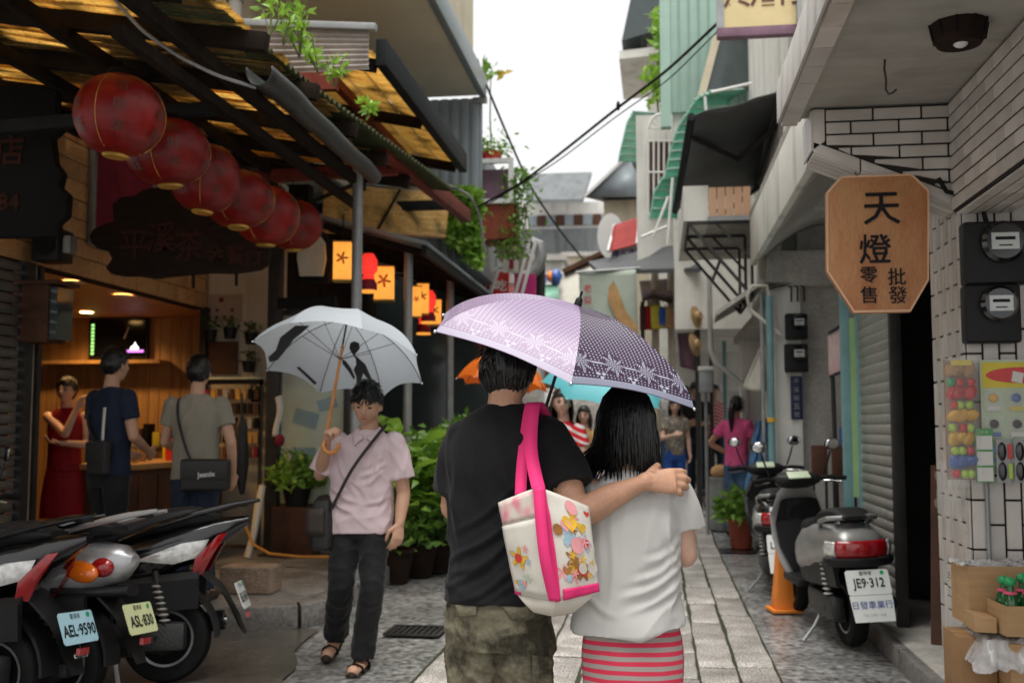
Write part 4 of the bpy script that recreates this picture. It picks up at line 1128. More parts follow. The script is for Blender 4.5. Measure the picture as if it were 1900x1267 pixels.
# pipework on the column
tp_ = thing('teal_pipe', 'long dull teal drainpipe in front of the white column', 'pipe', (1.0, 9.3, 0))
p = ay(1430, 700, 10.15)
MB().tube([(p.x, 10.15, .05), (p.x, 10.15, 2.62)], .035, 14).build('shaft', 'pipe_teal', tp_, True)
MB().lathe([(.036,-.02),(.042,-.02),(.042,.02),(.036,.02)], 14, (p.x,10.15,1.45)).build('band', 'yellow_plastic', tp_, True)
MB().lathe([(.036,-.012),(.041,-.012),(.041,.012),(.036,.012)], 14, (p.x,10.15,.95)).build('band', 'dark_steel', tp_, True)
MB().tube([(p.x,10.15,2.62),(p.x-.02,10.15,2.72),(p.x-.16,10.15,2.72),(p.x-.2,10.17,2.62),(p.x-.18,10.2,2.5),(p.x+.1,10.15,2.25)], .018, 8).build('bent_cable', 'canvas', tp_, True)
for k in range(3):
    q = ay(1468+k*12, 560, 10.22)
    tag(MB().tube([(q.x, 10.21, q.z), (q.x, 10.21, q.z+.14), (q.x-.08, 10.21, q.z+.19), (q.x-.35, 10.2, q.z+.16-.02*k)], .010, 6).build('meter_cable', 'wire_black'), ['left black cable above the small meters','middle black cable above the small meters','right black cable above the small meters'][k], 'cable', 'meter cables')
x0, x1, z0, z1 = quad_at(1466, 698, 1490, 778, 10.25)
np_ = thing('blue_plate', 'narrow dark blue door plate with white characters below the small meters', 'sign', ((x0+x1)/2, 10.25, z0))
MB().box(x0,x1,10.245,10.255,z0,z1).build('plate', 'navy', np_, True, bevel=.003)
for k, ch in enumerate('平溪街五號'): MB().text(ch, .055, ((x0+x1)/2, 10.241, lerp(z1,z0,(k+.6)/5.2)), (1,0,0), (0,0,1)).build('character', 'ink_grey', np_, True)
x0, x1, z0, z1 = quad_at(1537, 612, 1578, 692, 9.0)
lp = thing('display_board', 'tilted pink display board on a thin dark stand against the grey wall', 'display board', ((x0+x1)/2, 9.0, 0))
MB().hexa([(x0,9.0,z0-.02),(x1,8.9,z0+.05),(x1,8.95,z0+.05),(x0,9.05,z0-.02),(x0,9.0,z1-.05),(x1,8.9,z1+.06),(x1,8.95,z1+.06),(x0,9.05,z1-.05)]).build('panel', 'poster_pink', lp, True, bevel=.004)
MB().beam((x0,8.985,z1-.03),(x1,8.885,z1+.08),.03,.02).build('frame', 'dark_steel', lp, True); MB().beam((x0,8.985,z0-.03),(x1,8.885,z0+.04),.03,.02).build('frame', 'dark_steel', lp, True)
MB().tube([(x0+.05,9.03,.01),(x0+.03,9.03,z0)], .018, 8).build('stand_leg', 'dark_steel', lp, True); MB().tube([(x1+.02,8.95,.01),(x1-.03,8.95,z0)], .018, 8).build('stand_leg', 'dark_steel', lp, True)
x0, x1, z0, z1 = quad_at(1563, 792, 1584, 822, 8.8)
tag(MB().box(x0,x1,8.78,8.95,z0-.05,z1).build('blue_box', 'blue_plastic', bevel=.01), 'small blue box behind the scooter seats by the shutter', 'box')
for k, (xa, xb) in enumerate(((1508,1540),(1546,1588))):
    x0, x1, z0, z1 = quad_at(xa, 826, xb, 880, 8.7)
    ch_ = thing('chair', ['brown backed folding chair at the left behind the scooter','brown backed folding chair at the right behind the scooter'][k], 'chair', ((x0+x1)/2, 8.8, 0), group='folding chairs')
    w_ = (x1-x0)/2
    MB().box(-w_,w_,-.02,.015,z0-.02,z1).build('backrest', 'cabinet', ch_, bevel=.015); MB().box(-w_,w_,-.42,-.03,.43,.46).build('seat', 'cabinet', ch_, bevel=.01)
    for sx in (-w_+.015, w_-.015):
        MB().tube([(sx,0,.0),(sx,0,z0)], .012, 6).build('leg', 'dark_steel', ch_); MB().tube([(sx,-.4,.0),(sx,-.4,.43)], .012, 6).build('leg', 'dark_steel', ch_)

C('sign_yellow', (.66,.54,.30), .6, var=.06)
# sign board at the top 菸酒
x0, x1, z0, z1 = quad_at(1342, -40, 1478, 46, 9.0)
ss = thing('shop_sign', 'yellow hanging sign lettered 菸酒 in a grey frame at the top', 'sign', ((x0+x1)/2, 9.0, z0))
MB().box(x0,x1,9.0,9.06,z0,z1).build('panel', 'sign_yellow', ss, True)
MB().box(x0-.06,x1+.06,8.985,9.08,z0-.08,z0).build('frame_rail', 'plum', ss, True, bevel=.004); MB().box(x0-.06,x0-.001,8.985,9.08,z0,z1).build('frame_rail', 'grey_steel', ss, True)
for k, ch in enumerate('菸酒行'): MB().text(ch, .26, (lerp(x0,x1,.2+.36*k), 8.994, z1-.15), (1,0,0), (0,0,1), bold=.004).build('character', 'ink_brown', ss, True)
lad = thing('wall_ladder', 'white iron ladder frame beside the yellow sign', 'ladder', (x1+.05, 9.0, 3.5))
xr = x1+.0
for xx in (xr+.02, xr+.16): MB().box(xx-.02,xx+.02,8.93,8.97,3.5,6.2).build('rail', 'grey_steel', lad, True)
for k in range(9): MB().beam((xr+.04,8.95,3.7+k*.28),(xr+.14,8.95,3.84+k*.28),.025,.02).build('rung', 'grey_steel', lad, True)
# black retractable awning
aw = thing('black_awning', 'large black retractable awning with folding arms over the right side', 'awning', (1.2, 11.5, 4.4))
A_, B_, C_, D_ = ay(1283,217,10.1), ay(1452,160,10.1), ay(1402,342,13.0), ay(1253,392,13.0)
MB().grid(lambda u, v: (A_.lerp(B_, u)).lerp(D_.lerp(C_, u), v) + Vector((0,0,-.10*math.sin(u*math.pi)*math.sin(v*math.pi)*.6 + .03*N3(u*3, v*5) - .04*abs(math.sin(v*3+u*2))*u)), 16, 24).build('fabric', 'awning_black', aw, True, recalc=False, solid=.006)
MB().tube([A_, D_], .04, 10).build('front_bar', 'fascia_black', aw, True); MB().tube([B_, C_], .05, 10).build('roller', 'dark_steel', aw, True)
for t in (.15, .8):
    f_ = A_.lerp(D_, t+.02); w_ = B_.lerp(C_, t+.08); e_ = (f_+w_)/2 + Vector((.1, .55, -.22))
    MB().tube([f_, e_], .028, 8).build('folding_arm', 'dark_steel', aw, True); MB().tube([e_, w_+Vector((0,0,-.15))], .03, 8).build('folding_arm', 'dark_steel', aw, True)
b = MB()
for k in range(14):
    q0 = B_.lerp(C_, k/14)+Vector((-.02,0,-.06)); q1 = B_.lerp(C_, (k+.8)/14)+Vector((-.02,0,-.06))
    b.add([q0, q1, q1+Vector((0,0,-.14)), q0+Vector((0,0,-.14))], [(0,1,2,3)])
b.build('scalloped_valance', 'awning_black', aw, True, recalc=False)
# balcony planter and lattice bracket
H3 = thing('white_house', 'whitewashed house with a peach balcony box above the black lattice bracket', 'building', (1.1, 12, 2.5))
MB().box(1.24, 4, 10.65, 14.2, 2.55, 7.5).build('upper_wall', 'white_wall', H3, True)
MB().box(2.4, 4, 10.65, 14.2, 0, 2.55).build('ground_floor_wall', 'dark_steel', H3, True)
MB().box(1.06, 1.3, 13.6, 14.0, 0, 2.55).build('column', 'white_wall', H3, True, bevel=.01)
MB().box(1.0, 2.4, 10.65, 14.2, 2.47, 2.55).build('arcade_ceiling', 'concrete', H3, True)
x0, x1, z0, z1 = quad_at(1314, 348, 1394, 400, 10.6)
for k in range(5):
    MB().box(lerp(x0,x1,k/5)+.004, lerp(x0,x1,(k+1)/5)-.004, 10.6, 10.62, z0, z1).build('balcony_panel', 'peach', H3, True, bevel=.004)
MB().box(x0-.25, x0, 10.6, 13.2, z0-.04, z1+.02).build('balcony_side', 'white_wall', H3, True)
MB().box(x0-.01, x1+.02, 10.56, 10.68, z0-.05, z0-.005).build('balcony_sill', 'grey_steel', H3, True)
MB().box(x0, 1.24, 10.63, 13.2, z0-.03, z0).build('balcony_floor', 'concrete', H3, True)
lt = thing('lattice_bracket', 'black steel lattice bracket under the peach balcony box', 'bracket', (x0, 10.6, z0))
zt_ = z0 - .06
for yy in (10.62, 11.4, 12.2):
    MB().beam((x0-.2,yy,zt_),(x1,yy,zt_),.03).build('chord', 'dark_steel', lt, True); MB().beam((x1,yy,zt_),(x1,yy,zt_-.75),.03).build('upright', 'dark_steel', lt, True)
    MB().beam((x0-.2,yy,zt_),(x1,yy,zt_-.75),.03).build('brace', 'dark_steel', lt, True); MB().beam((x0+.08,yy,zt_-.01),(x1,yy,zt_-.38),.022).build('brace', 'dark_steel', lt, True)
for t in (0, .5, 1): MB().beam((lerp(x0-.2,x1,t),10.6,zt_-.75*t),(lerp(x0-.2,x1,t),12.2,zt_-.75*t),.025).build('longitudinal', 'dark_steel', lt, True)
# grey corrugated canopy slab over the stalls
cn = thing('stall_canopy', 'pale sloping canopy over the dark stalls on the right', 'canopy', (1, 11, 2.4))
q = [ay(1330,585,10.5), ay(1425,520,10.5), ay(1395,560,14.0), ay(1325,600,14.0)]
MB().add(q + [p_+Vector((0,0,.05)) for p_ in q], [(3,2,1,0),(4,5,6,7),(0,1,5,4),(1,2,6,5),(2,3,7,6),(3,0,4,7)]).build('slab', 'concrete', cn, True)
b2_ = ay(1412, 540, 10.6); MB().tube([(b2_.x,10.6,b2_.z),(b2_.x,10.6,.0)], .02, 8).build('prop', 'grey_steel', cn, True)
# folded parasol cloth, blue tarpaulin, pipes and stall poles
a_ = ay(1428, 625, 10.7); c_ = ay(1378, 720, 10.7); d_ = ay(1432, 722, 10.7)
fp = thing('folded_canvas', 'cream triangular canvas flap hung beside the teal pipe', 'canvas flap', (a_.x, 10.7, c_.z))
MB().grid(lambda u, v: (lerp(lerp(a_.x-.02, c_.x, v**.8), lerp(a_.x+.03, d_.x+.02, v), u), 10.7+.05*math.sin(u*7+v), lerp(a_.z, lerp(c_.z, d_.z, u) - .03*math.sin(u*3.14), v)), 12, 14).build('cloth', 'canvas', fp, True, recalc=False, solid=.008)
MB().tube([(a_.x+.02,10.76,a_.z+.1),(a_.x+.02,10.76,.03)], .018, 8).build('pole', 'dark_steel', fp, True)
TQ = [ay(1402,782,12.4), ay(1424,775,12.4), ay(1430,910,12.1), ay(1382,910,12.1)]
tr = MB(); tr.grid(lambda u, v: TQ[0].lerp(TQ[1],u).lerp(TQ[3].lerp(TQ[2],u),v) + Vector((.02*N3(v*5,u*3), -.10*math.sin(u*math.pi)*(.3+v) + .03*math.sin(u*17+v*3), .015*N3(u*7, v*9))), 30, 26)
tag(tr.build('tarpaulin', 'tarp_blue', recalc=False, solid=.01), 'blue tarpaulin draped beside the teal pipe behind the woman in pink', 'tarpaulin')
for k, (px, y, zt, mt, lab) in enumerate(((1295, 14.5, 4.2, 'dark_steel', 'tall black stall pole right of the purple umbrella tip'), (1345, 15.2, 2.6, 'pipe_teal', 'short teal pole between the dark stalls'), (1402, 14.8, 2.6, 'grey_steel', 'pale stall pole left of the folded canvas'))):
    q = ay(px, 700, y); tag(MB().tube([(q.x,y,ground_z(y)),(q.x,y,zt)], .04 if k == 0 else .03, 10).build('stall_pole', mt), lab, 'pole', 'stall poles')
q = ay(1317, 560, 13.5)
tag(MB().tube([(q.x,13.5,3.3),(q.x,13.5,2.35),(q.x+.05,13.5,2.2),(q.x+.4,13.4,1.9),(q.x+.42,13.4,.2)], .035, 10).build('cranked_pipe', 'pipe_white'), 'pale cranked drainpipe bending under the stall canopy', 'pipe')
x0, x1, z0, z1 = quad_at(1297, 688, 1322, 728, 13.2)
pb = thing('post_box', 'grey metal box on a slim post beside the man in black', 'metal box', ((x0+x1)/2, 13.2, ground_z(13.2)))
MB().box(x0,x1,13.1,13.3,z0,z1).build('box', 'grey_steel', pb, True, bevel=.01); MB().box(x0-.01,x1+.01,13.08,13.32,z1,z1+.05).build('lid', 'white_paint', pb, True, bevel=.008); MB().tube([((x0+x1)/2,13.2,ground_z(13.2)),((x0+x1)/2,13.2,z0)], .022, 8).build('post', 'grey_steel', pb, True)
x0, x1, z0, z1 = quad_at(1318, 815, 1356, 905, 13.6)
bn = thing('steel_bin', 'brushed steel stall bin with baskets beside the woman in pink', 'bin', ((x0+x1)/2, 13.6, ground_z(13.6)))
MB().lathe([(0,0),(.14,0),(.15,.02),(.15,.62),(.16,.63),(.16,.66),(0,.66)], 20).build('drum', 'grey_steel', bn); MB().sph((0,0,.72),(.13,.13,.1),14,8).build('basket', 'tan', bn)
for k, (px, py, y) in enumerate(((1292,588,14.2),(1290,640,14.2),(1284,615,15.0))):
    q = ay(px, py, y)
    tag(MB().lathe([(0,.07),(.06,.07),(.075,.02),(.15,0),(.155,-.008),(.07,.0),(0,.0)], 20, q, Matrix.Rotation(R(70),3,'X') @ Matrix.Rotation(R(60),3,'Y')).build('straw_hat', 'hat_straw'), ['uppermost straw hat hanging at the stall','lowest straw hat hanging at the stall','straw hat hanging furthest back at the stall'][k], 'hat', 'straw hats')
q = [ay(1256,600,15), ay(1290,590,15), ay(1298,690,15), ay(1262,680,15)]
tag(MB().grid(lambda u, v: q[0].lerp(q[1],u).lerp(q[3].lerp(q[2],u),v)+Vector((0,.04*math.sin(u*9),0)), 14, 10).build('hanging_cloth', 'plum', recalc=False, solid=.006), 'plum cloth hanging at the stall behind the umbrella tip', 'cloth')
# stalls in the dark arcade: tables with goods
random.seed(44)
for k, (x, y) in enumerate(((1.7, 11.2), (1.75, 12.9), (1.5, 15.6))):
    sl = thing('stall_table', ['nearest dark stall table under the pale canopy','second dark stall table under the pale canopy','furthest dark stall table near the straw hats'][k], 'stall', (x, y, ground_z(y)), group='stall tables')
    MB().box(-.4,.5,-.6,.6,.78,.82).build('top', 'cabinet', sl); MB().box(-.39,-.36,-.6,.6,.1,.78).build('skirt', 'maroon', sl)
    for sx in (-.37, .47):
        for sy in (-.57, .57): MB().tube([(sx,sy,0),(sx,sy,.78)], .02, 6).build('leg', 'dark_steel', sl)
    for j in range(8): MB().box(-.32+(j%2)*.35, -.05+(j%2)*.35, -.55+(j//2)*.28, -.32+(j//2)*.28, .821, .86+random.random()*.16).build('goods', random.choice(['tan','maroon','red_plastic','card_yellow','cabinet','blue_plastic']), sl, bevel=.008)

# mint corrugated house further on, with green awnings and grille
mh = thing('mint_house', 'tall house clad in mint green ribbed sheet on the right', 'building', (1, 15.5, 4))
Ym = 14.3
x0, x1, z0, z1 = quad_at(1242, -60, 1345, 205, Ym)
k = 0; x = x0
while x < x1+1.2:
    MB().box(x, x+.10, Ym, Ym+.06, z0+(.0), 9.5).build('ribbed_sheet', 'mint_sheet', mh, True, bevel=.006); MB().box(x+.10,x+.135,Ym+.03,Ym+.07,z0,9.5).build('ribbed_groove', 'mint_sheet', mh, True); x += .135
MB().box(x0+.02, 4, Ym+.08, 19, 2.7, 9.4).build('wall', 'white_wall', mh, True)
MB().box(x0-.14, x0-.001, Ym-.02, Ym+.14, z0-.2, 9.5).build('corner_trim', 'mint_sheet', mh, True)
q = [ay(1300,185,13.9), ay(1330,70,13.9), ay(1410,65,13.9), ay(1405,160,13.9)]
MB().add(q+[p_+Vector((0,.15,0)) for p_ in q], [(0,1,2,3),(7,6,5,4),(0,4,5,1),(1,5,6,2),(2,6,7,3),(3,7,4,0)]).build('window_hood', 'glass_dark', mh, True)
MB().beam(q[0], q[1], .12, .10).build('hood_trim', 'cream', mh, True); MB().beam(q[1], q[2], .06, .06).build('hood_trim', 'cream', mh, True)
def green_awning(label, pts, Y, n, depth, mt='poly_green'):
    g = thing('green_awning', label, 'awning', ay(*pts[0], Y), group='green ribbed awnings')
    P_ = [ay(px, py, Y) for px, py in pts]          # left edge curve, top to bottom
    def fn(u, v):
        t = v*(len(P_)-1); i = min(int(t), len(P_)-2); c = P_[i].lerp(P_[i+1], t-i)
        return c + Vector((depth[0]*u, depth[1]*u, depth[2]*u + .02*math.sin(v*2*math.pi*n)))
    MB().grid(fn, 6, n*8).build('sheet', mt, g, True, recalc=False, solid=.008)
    for r_ in range(n): MB().tube([Vector(fn(u_/4, (r_+.25)/n))+Vector((0,-.012,0)) for u_ in range(5)], .016, 6).build('rib', 'mint_sheet', g, True)
    for uu in (.0, 1.0): MB().tube([Vector(fn(uu, v/10))+Vector((-.01,0,-.02)) for v in range(11)], .018, 6).build('edge_rib', 'poly_green_dull', g, True)
    return g
green_awning('bright green ribbed awning behind the black awning, upper', [(1318,172),(1290,185),(1262,230),(1245,280),(1234,330)], 13.6, 12, (.50, .35, .12))
green_awning('bright green ribbed awning under the black awning, lower', [(1248,322),(1226,335),(1214,360),(1208,405)], 13.8, 7, (.34,.3,.05))
green_awning('dull green ribbed awning far off against the sky', [(1175,208),(1166,225),(1156,262),(1149,300)], 17.5, 8, (.50,.6,.12), 'poly_green_dull')
rl = thing('awning_frame', 'white iron frame carrying the bright green awnings', 'frame', (1, 13.5, 4))
for (a, c) in (((1320,172),(1395,155)),((1395,155),(1398,185)),((1308,180),(1310,205)),((1248,330),(1238,455)),((1238,420),(1190,440)),((1240,365),(1212,440))):
    MB().tube([ay(*a,13.5), ay(*c,13.5)], .02, 6).build('rod', 'white_paint', rl, True)
# arched white window grille
gy = 15.2
gl = thing('window_grille', 'white iron window grille with an arched fan top', 'window grille', ay(1228, 400, gy))
MB().tube([ay(1228+24*math.cos(math.pi*k/16), 238-26*math.sin(math.pi*k/16), gy) for k in range(17)], .022, 6).build('arch', 'white_paint', gl, True)
for k in range(1,6):
    a = math.pi*k/6; MB().tube([ay(1228,238,gy), ay(1228+24*math.cos(a), 238-26*math.sin(a), gy)], .013, 5).build('fan_bar', 'white_paint', gl, True)
for px in (1203, 1213, 1222, 1232, 1242, 1252): MB().tube([ay(px,238,gy), ay(px,400,gy)], .015, 5).build('bar', 'white_paint', gl, True)
for py in (238, 262, 320, 398): MB().tube([ay(1203,py,gy), ay(1252,py,gy)], .015, 5).build('cross_bar', 'white_paint', gl, True)
x0, x1, z0, z1 = quad_at(1180, 215, 1256, 460, 15.4)
wb = thing('grille_house', 'cream house front behind the white window grille', 'building', ((x0+x1)/2, 15.4, z0))
MB().box(x0,x1+.9,15.4,15.8,z0-.3,z1).build('wall', 'white_wall', wb, True); a0, a1, b0, b1 = quad_at(1203, 262, 1252, 400, 15.38); MB().box(a0,a1,15.37,15.39,b0,b1).build('window', 'cabinet', wb, True)
# pale house at the skyline with a roof and climbing plants
x0, x1, z0, z1 = quad_at(1150, 70, 1250, 220, 19)
sk = thing('skyline_house', 'pale house with a dark roof edge against the sky on the right', 'building', (x1, 19, z0))
MB().box(x0+.5,x1+2,19,22,2,z1).build('wall', 'white_wall', sk, True)
MB().hexa([(x0,18.6,z1-.55),(x1+2,18.6,z1-.35),(x1+2,21,z1-.35),(x0,21,z1-.55),(x0,18.6,z1-.4),(x1+2,18.6,z1-.2),(x1+2,21,z1-.2),(x0,21,z1-.4)]).build('balcony_slab', 'white_wall', sk, True)
MB().hexa([(x0+.05,18.5,z1-.25),(x0+1.4,18.5,z1+.1),(x0+1.4,21,z1+.1),(x0+.05,21,z1-.25),(x0+.3,18.5,z1+.9),(x0+1.4,18.5,z1+1.8),(x0+1.4,21,z1+1.8),(x0+.3,21,z1+.9)]).build('roof', 'glass_dark', sk, True)
# dark gable roof
gq = [ay(1085,365,20), ay(1165,290,20), ay(1205,365,20)]
gh = thing('gable_house', 'grey gabled shed roof above the red awning', 'building', ay(1150, 420, 20))
MB().add([gq[0],gq[1],gq[1]+Vector((2.5,3,0)),gq[0]+Vector((2.5,3,-.1)), gq[2]], [(0,1,2,3),(0,1,4)]).build('roof', 'grey_panel', gh, True, solid=.05)
MB().beam(gq[0],gq[1],.1,.05).build('barge_board', 'white_paint', gh, True)
x0, x1, z0, z1 = quad_at(1120, 372, 1215, 470, 20.3); MB().box(x0,x1+.5,20.3,22,z0-2,z1).build('wall', 'cream', gh, True)
MB().box(x1+.5,3.5,19.5,23,0,6).build('side_mass', 'white_wall', gh, True)
# red awning, oval sign and lettered sign
ra = thing('red_awning', 'faded red awning with pale ribs over the far stalls', 'awning', ay(1180, 440, 17))
q = [ay(1140,418,17), ay(1232,388,17), ay(1236,438,16), ay(1128,466,16)]
MB().grid(lambda u, v: q[0].lerp(q[1],u).lerp(q[3].lerp(q[2],u),v)+Vector((0,0,.04*math.sin(v*6))), 12, 12).build('fabric', 'awning_red', ra, True, recalc=False, solid=.01)
for u in (0,.5,1): MB().tube([q[0].lerp(q[1],u), q[3].lerp(q[2],u)], .02, 6).build('rib', 'white_paint', ra, True)
ov = thing('oval_sign', 'white rounded sign beside the red awning', 'sign', ay(1133, 440, 17.2))
MB().prism([(.22*math.cos(t), .38*math.sin(t)) for t in [2*math.pi*k/24 for k in range(24)]], ay(1133,438,17.2), (1,0,0), (0,0,1), (0,.1,0)).build('panel', 'white_plastic', ov, True)
ns = thing('lettered_sign', 'white sign with blue characters under the red awning', 'sign', ay(1165, 465, 16.2))
q = [ay(1132,484,16.2), ay(1198,474,16.2), ay(1204,446,16.2), ay(1136,462,16.2)]
MB().add(q+[p_+Vector((0,.08,0)) for p_ in q], [(0,1,2,3),(7,6,5,4),(0,4,5,1),(1,5,6,2),(2,6,7,3),(3,7,4,0)]).build('panel', 'white_plastic', ns, True)
for k, ch in enumerate('復古冰店'): c = q[0].lerp(q[1],(k+.6)/4.6).lerp(q[3].lerp(q[2],(k+.6)/4.6),.42); MB().text(ch, .13, c+Vector((0,-.012,0)), (1,0,.14), (-.14,0,1), bold=.002).build('character', 'ink_blue', ns, True)
# flat black canopy and the white hanging banner
fc = thing('flat_canopy', 'flat black canopy above the hanging banner', 'canopy', ay(1190, 490, 15.5))
q = [ay(1092,492,16.5), ay(1285,456,15.0), ay(1300,505,14.2), ay(1110,510,15.4)]
MB().add(q+[p_+Vector((0,0,.06)) for p_ in q], [(3,2,1,0),(4,5,6,7),(0,1,5,4),(1,2,6,5),(2,3,7,6),(3,0,4,7)]).build('slab', 'awning_black', fc, True)
for px in (1215, 1245): c = ay(px, 520, 16); MB().tube([(c.x,16,ground_z(16)),(c.x,16,c.z+.2)], .06, 10).build('post', 'cream', fc, True)
bnn = thing('hanging_banner', 'pale green banner with a brown tapering leaf shape and red characters', 'banner', ay(1127, 550, 14.6))
q = [ay(1074,508,14.6), ay(1180,500,14.6), ay(1184,622,14.6), ay(1078,622,14.6)]
MB().grid(lambda u, v: q[0].lerp(q[1],u).lerp(q[3].lerp(q[2],u),v)+Vector((0,.02*math.sin(u*5+v*2),0)), 12, 12).build('cloth', 'banner', bnn, True, recalc=False, solid=.004)
MB().tube([q[0]+Vector((-.04,0,.02)), q[1]+Vector((.06,0,.02))], .02, 8).build('top_rod', 'grey_steel', bnn, True)
P2 = lambda px, py: ay(px, py, 14.55)
MB().poly([P2(1138,520), P2(1148,540), P2(1160,575), P2(1182,605), P2(1182,622), P2(1165,620), P2(1140,585), P2(1127,555), P2(1130,532)]).build('leaf_shape', 'tan', bnn, True)
for k, ch in enumerate('老街'): c = P2(1090, 535+22*k); MB().text(ch, .12, c, (1,0,0), (0,0,1), bold=.002).build('character', 'ink_red', bnn, True)
x0, x1, z0, z1 = quad_at(1200, 530, 1225, 590, 16.6)
tag(MB().grid(lambda u, v: (lerp(x0,x1,u), 16.6+.03*math.sin(u*8), lerp(z0+.1*u,z1,v)), 8, 8).build('white_cloth', 'cloth_white', recalc=False, solid=.006), 'small white cloth hanging by the cream posts', 'cloth')

# ================================================================== FAR END: railway bridge and houses
br = thing('railway_bridge', 'grey concrete railway bridge with a row of window openings across the street end', 'bridge', (0, 34, 3))
x0, x1, z0, z1 = quad_at(900, 428, 1180, 468, 34)
MB().box(x0-3,x1+4,34,37,z0,z1).build('deck_beam', 'bridge_grey', br, True); MB().box(x0-3,x1+4,33.9,33.99,z0-.25,z0).build('lower_flange', 'concrete', br, True)
x0b, x1b, z0b, z1b = quad_at(975, 378, 1140, 428, 34.3)
MB().box(x0b-.5,x1b+3,34.3,36.8,z1,z1b).build('parapet', 'white_wall', br, True)
for k in range(9): xx = lerp(x0b+.1, x1b-.1, k/9); MB().box(xx,xx+.28,34.22,34.29,z1+.15,z1+.5).build('opening', 'cabinet' if k % 2 else 'grey_panel', br, True)
q = [ay(975,330,34.2), ay(1098,326,34.2), ay(1082,376,33), ay(975,378,33)]
MB().add(q+[p_+Vector((0,0,.12)) for p_ in q], [(3,2,1,0),(4,5,6,7),(0,1,5,4),(1,2,6,5),(2,3,7,6),(3,0,4,7)]).build('roof', 'bridge_grey', br, True)
for sx in (x0-2.6, x1+2.5): MB().box(sx-.5,sx+.5,34.2,36.5,ground_z(40),z0).build('pier', 'concrete', br, True)
fh = thing('far_house', 'pale house front seen under the bridge', 'building', (0, 44, 2.3))
x0, x1, z0, z1 = quad_at(940, 470, 1180, 700, 44)
MB().box(x0-2,x1+3,44,46,z0-3,z1).build('wall', 'white_wall', fh, True)
for k in range(4): MB().box(x0+.6+k*1.3,x0+1.3+k*1.3,43.95,43.99,z1-1.4,z1-.5).build('window', 'grey_panel', fh, True)
# brown stall awning with goods hanging under it
sa = thing('stall_awning', 'dark brown cloth awning over the hanging goods right of the banner', 'awning', ay(1245, 530, 16.2))
q = [ay(1186,522,16.6), ay(1300,512,16.6), ay(1318,552,15.4), ay(1192,560,15.4)]
MB().grid(lambda u, v: q[0].lerp(q[1],u).lerp(q[3].lerp(q[2],u),v)+Vector((0,0,.04*math.sin(u*11)*v)), 24, 8).build('fabric', 'cabinet', sa, True, recalc=False, solid=.01)
for u in (0,1): MB().tube([q[3].lerp(q[2],u), (q[3].lerp(q[2],u).x, 15.4, ground_z(15.4))], .03, 8).build('post', 'dark_steel', sa, True)
random.seed(33)
hues = [('red_fabric','red'),('card_yellow','yellow'),('blue_plastic','blue'),('tan','tan'),('magenta','magenta'),('cloth_white','white'),('print_green','green'),('plum','plum')]
for k in range(8):
    c = ay(1200+k*14, 560+random.uniform(-3,4), 15.5); hh = random.uniform(.22,.42); wv = random.uniform(.07,.11)
    hgd = thing('hanging_bag', '%s cloth bag in the row hanging under the brown stall awning' % hues[k][1], 'bag', c, 0, 'bags hanging at the stall')
    MB().grid(lambda u, v: (lerp(-wv,wv,u), -.03*math.sin(u*3.14)*math.sin(v*3.14)+.01*math.sin(u*9), -.06-hh*v), 6, 8).build('cloth', hues[k][0], hgd, recalc=False, solid=.03)
    MB().tube([(-wv*.6,0,-.07),(0,0,.06),(wv*.6,0,-.07)], .006, 5).build('strap', 'black', hgd)
# more shopfronts in the distance
def far_front(label, x0p, x1p, y0p, y1p, Y, wall, door, awn, grp='distant shopfronts'):
    x0, x1, z0, z1 = quad_at(x0p, y0p, x1p, y1p, Y); g0 = ground_z(Y)
    t = thing('shopfront', label, 'building', ((x0+x1)/2, Y, g0), 0, grp)
    MB().box(x0,x1,Y,Y+2.5,g0-.2,z1).build('wall', wall, t, True, bevel=.02)
    n = max(1, int((x1-x0)/1.1))
    for k in range(n):
        a = lerp(x0,x1,(k+.18)/n); c = lerp(x0,x1,(k+.82)/n)
        w_ = MB().box(a,c,Y-.04,Y-.005,z1-1.15,z1-.3).build('window', 'glass_dark', t, True); MB().box(a-.05,c+.05,Y-.08,Y-.045,z1-1.22,z1-1.15).build('sill', 'white_paint', w_, True)
        MB().box((a+c)/2-.02,(a+c)/2+.02,Y-.06,Y-.042,z1-1.15,z1-.3).build('mullion', 'white_paint', w_, True)
        MB().box(a,c,Y-.04,Y-.006,g0,g0+2.0).build('doorway', door, t, True)
    za = g0 + 2.5
    MB().add([(x0,Y-.9,za-.25),(x1,Y-.9,za-.25),(x1,Y,za+.2),(x0,Y,za+.2)], [(0,1,2,3)]).build('awning', awn, t, True, recalc=False, solid=.04)
    MB().box(x0,x1,Y-.12,Y-.09,za+.22,za+.55).build('sign_board', 'paper_white', t, True)
    for k in range(3): MB().text('麵茶糖'[k], .26, (lerp(x0,x1,.25+.25*k), Y-.125, za+.385), (1,0,0), (0,0,1), bold=.004).build('character', ('ink_red','ink_blue','print_green')[k], t, True)
    MB().box(x0-.1,x1+.1,Y-.25,Y+2.6,z1,z1+.12).build('roof_slab', 'concrete', t, True)
    return t
far_front('pale far shopfront with a green awning under the bridge', 985, 1045, 486, 640, 27, 'white_wall', 'cabinet', 'poly_green_dull')
far_front('cream far shopfront with a canvas awning right of centre', 1050, 1125, 478, 640, 29.5, 'cream', 'dark_steel', 'canvas')
far_front('whitewashed far shopfront with a red awning on the right', 1128, 1215, 470, 640, 26.5, 'white_wall', 'maroon', 'awning_red')
random.seed(61)
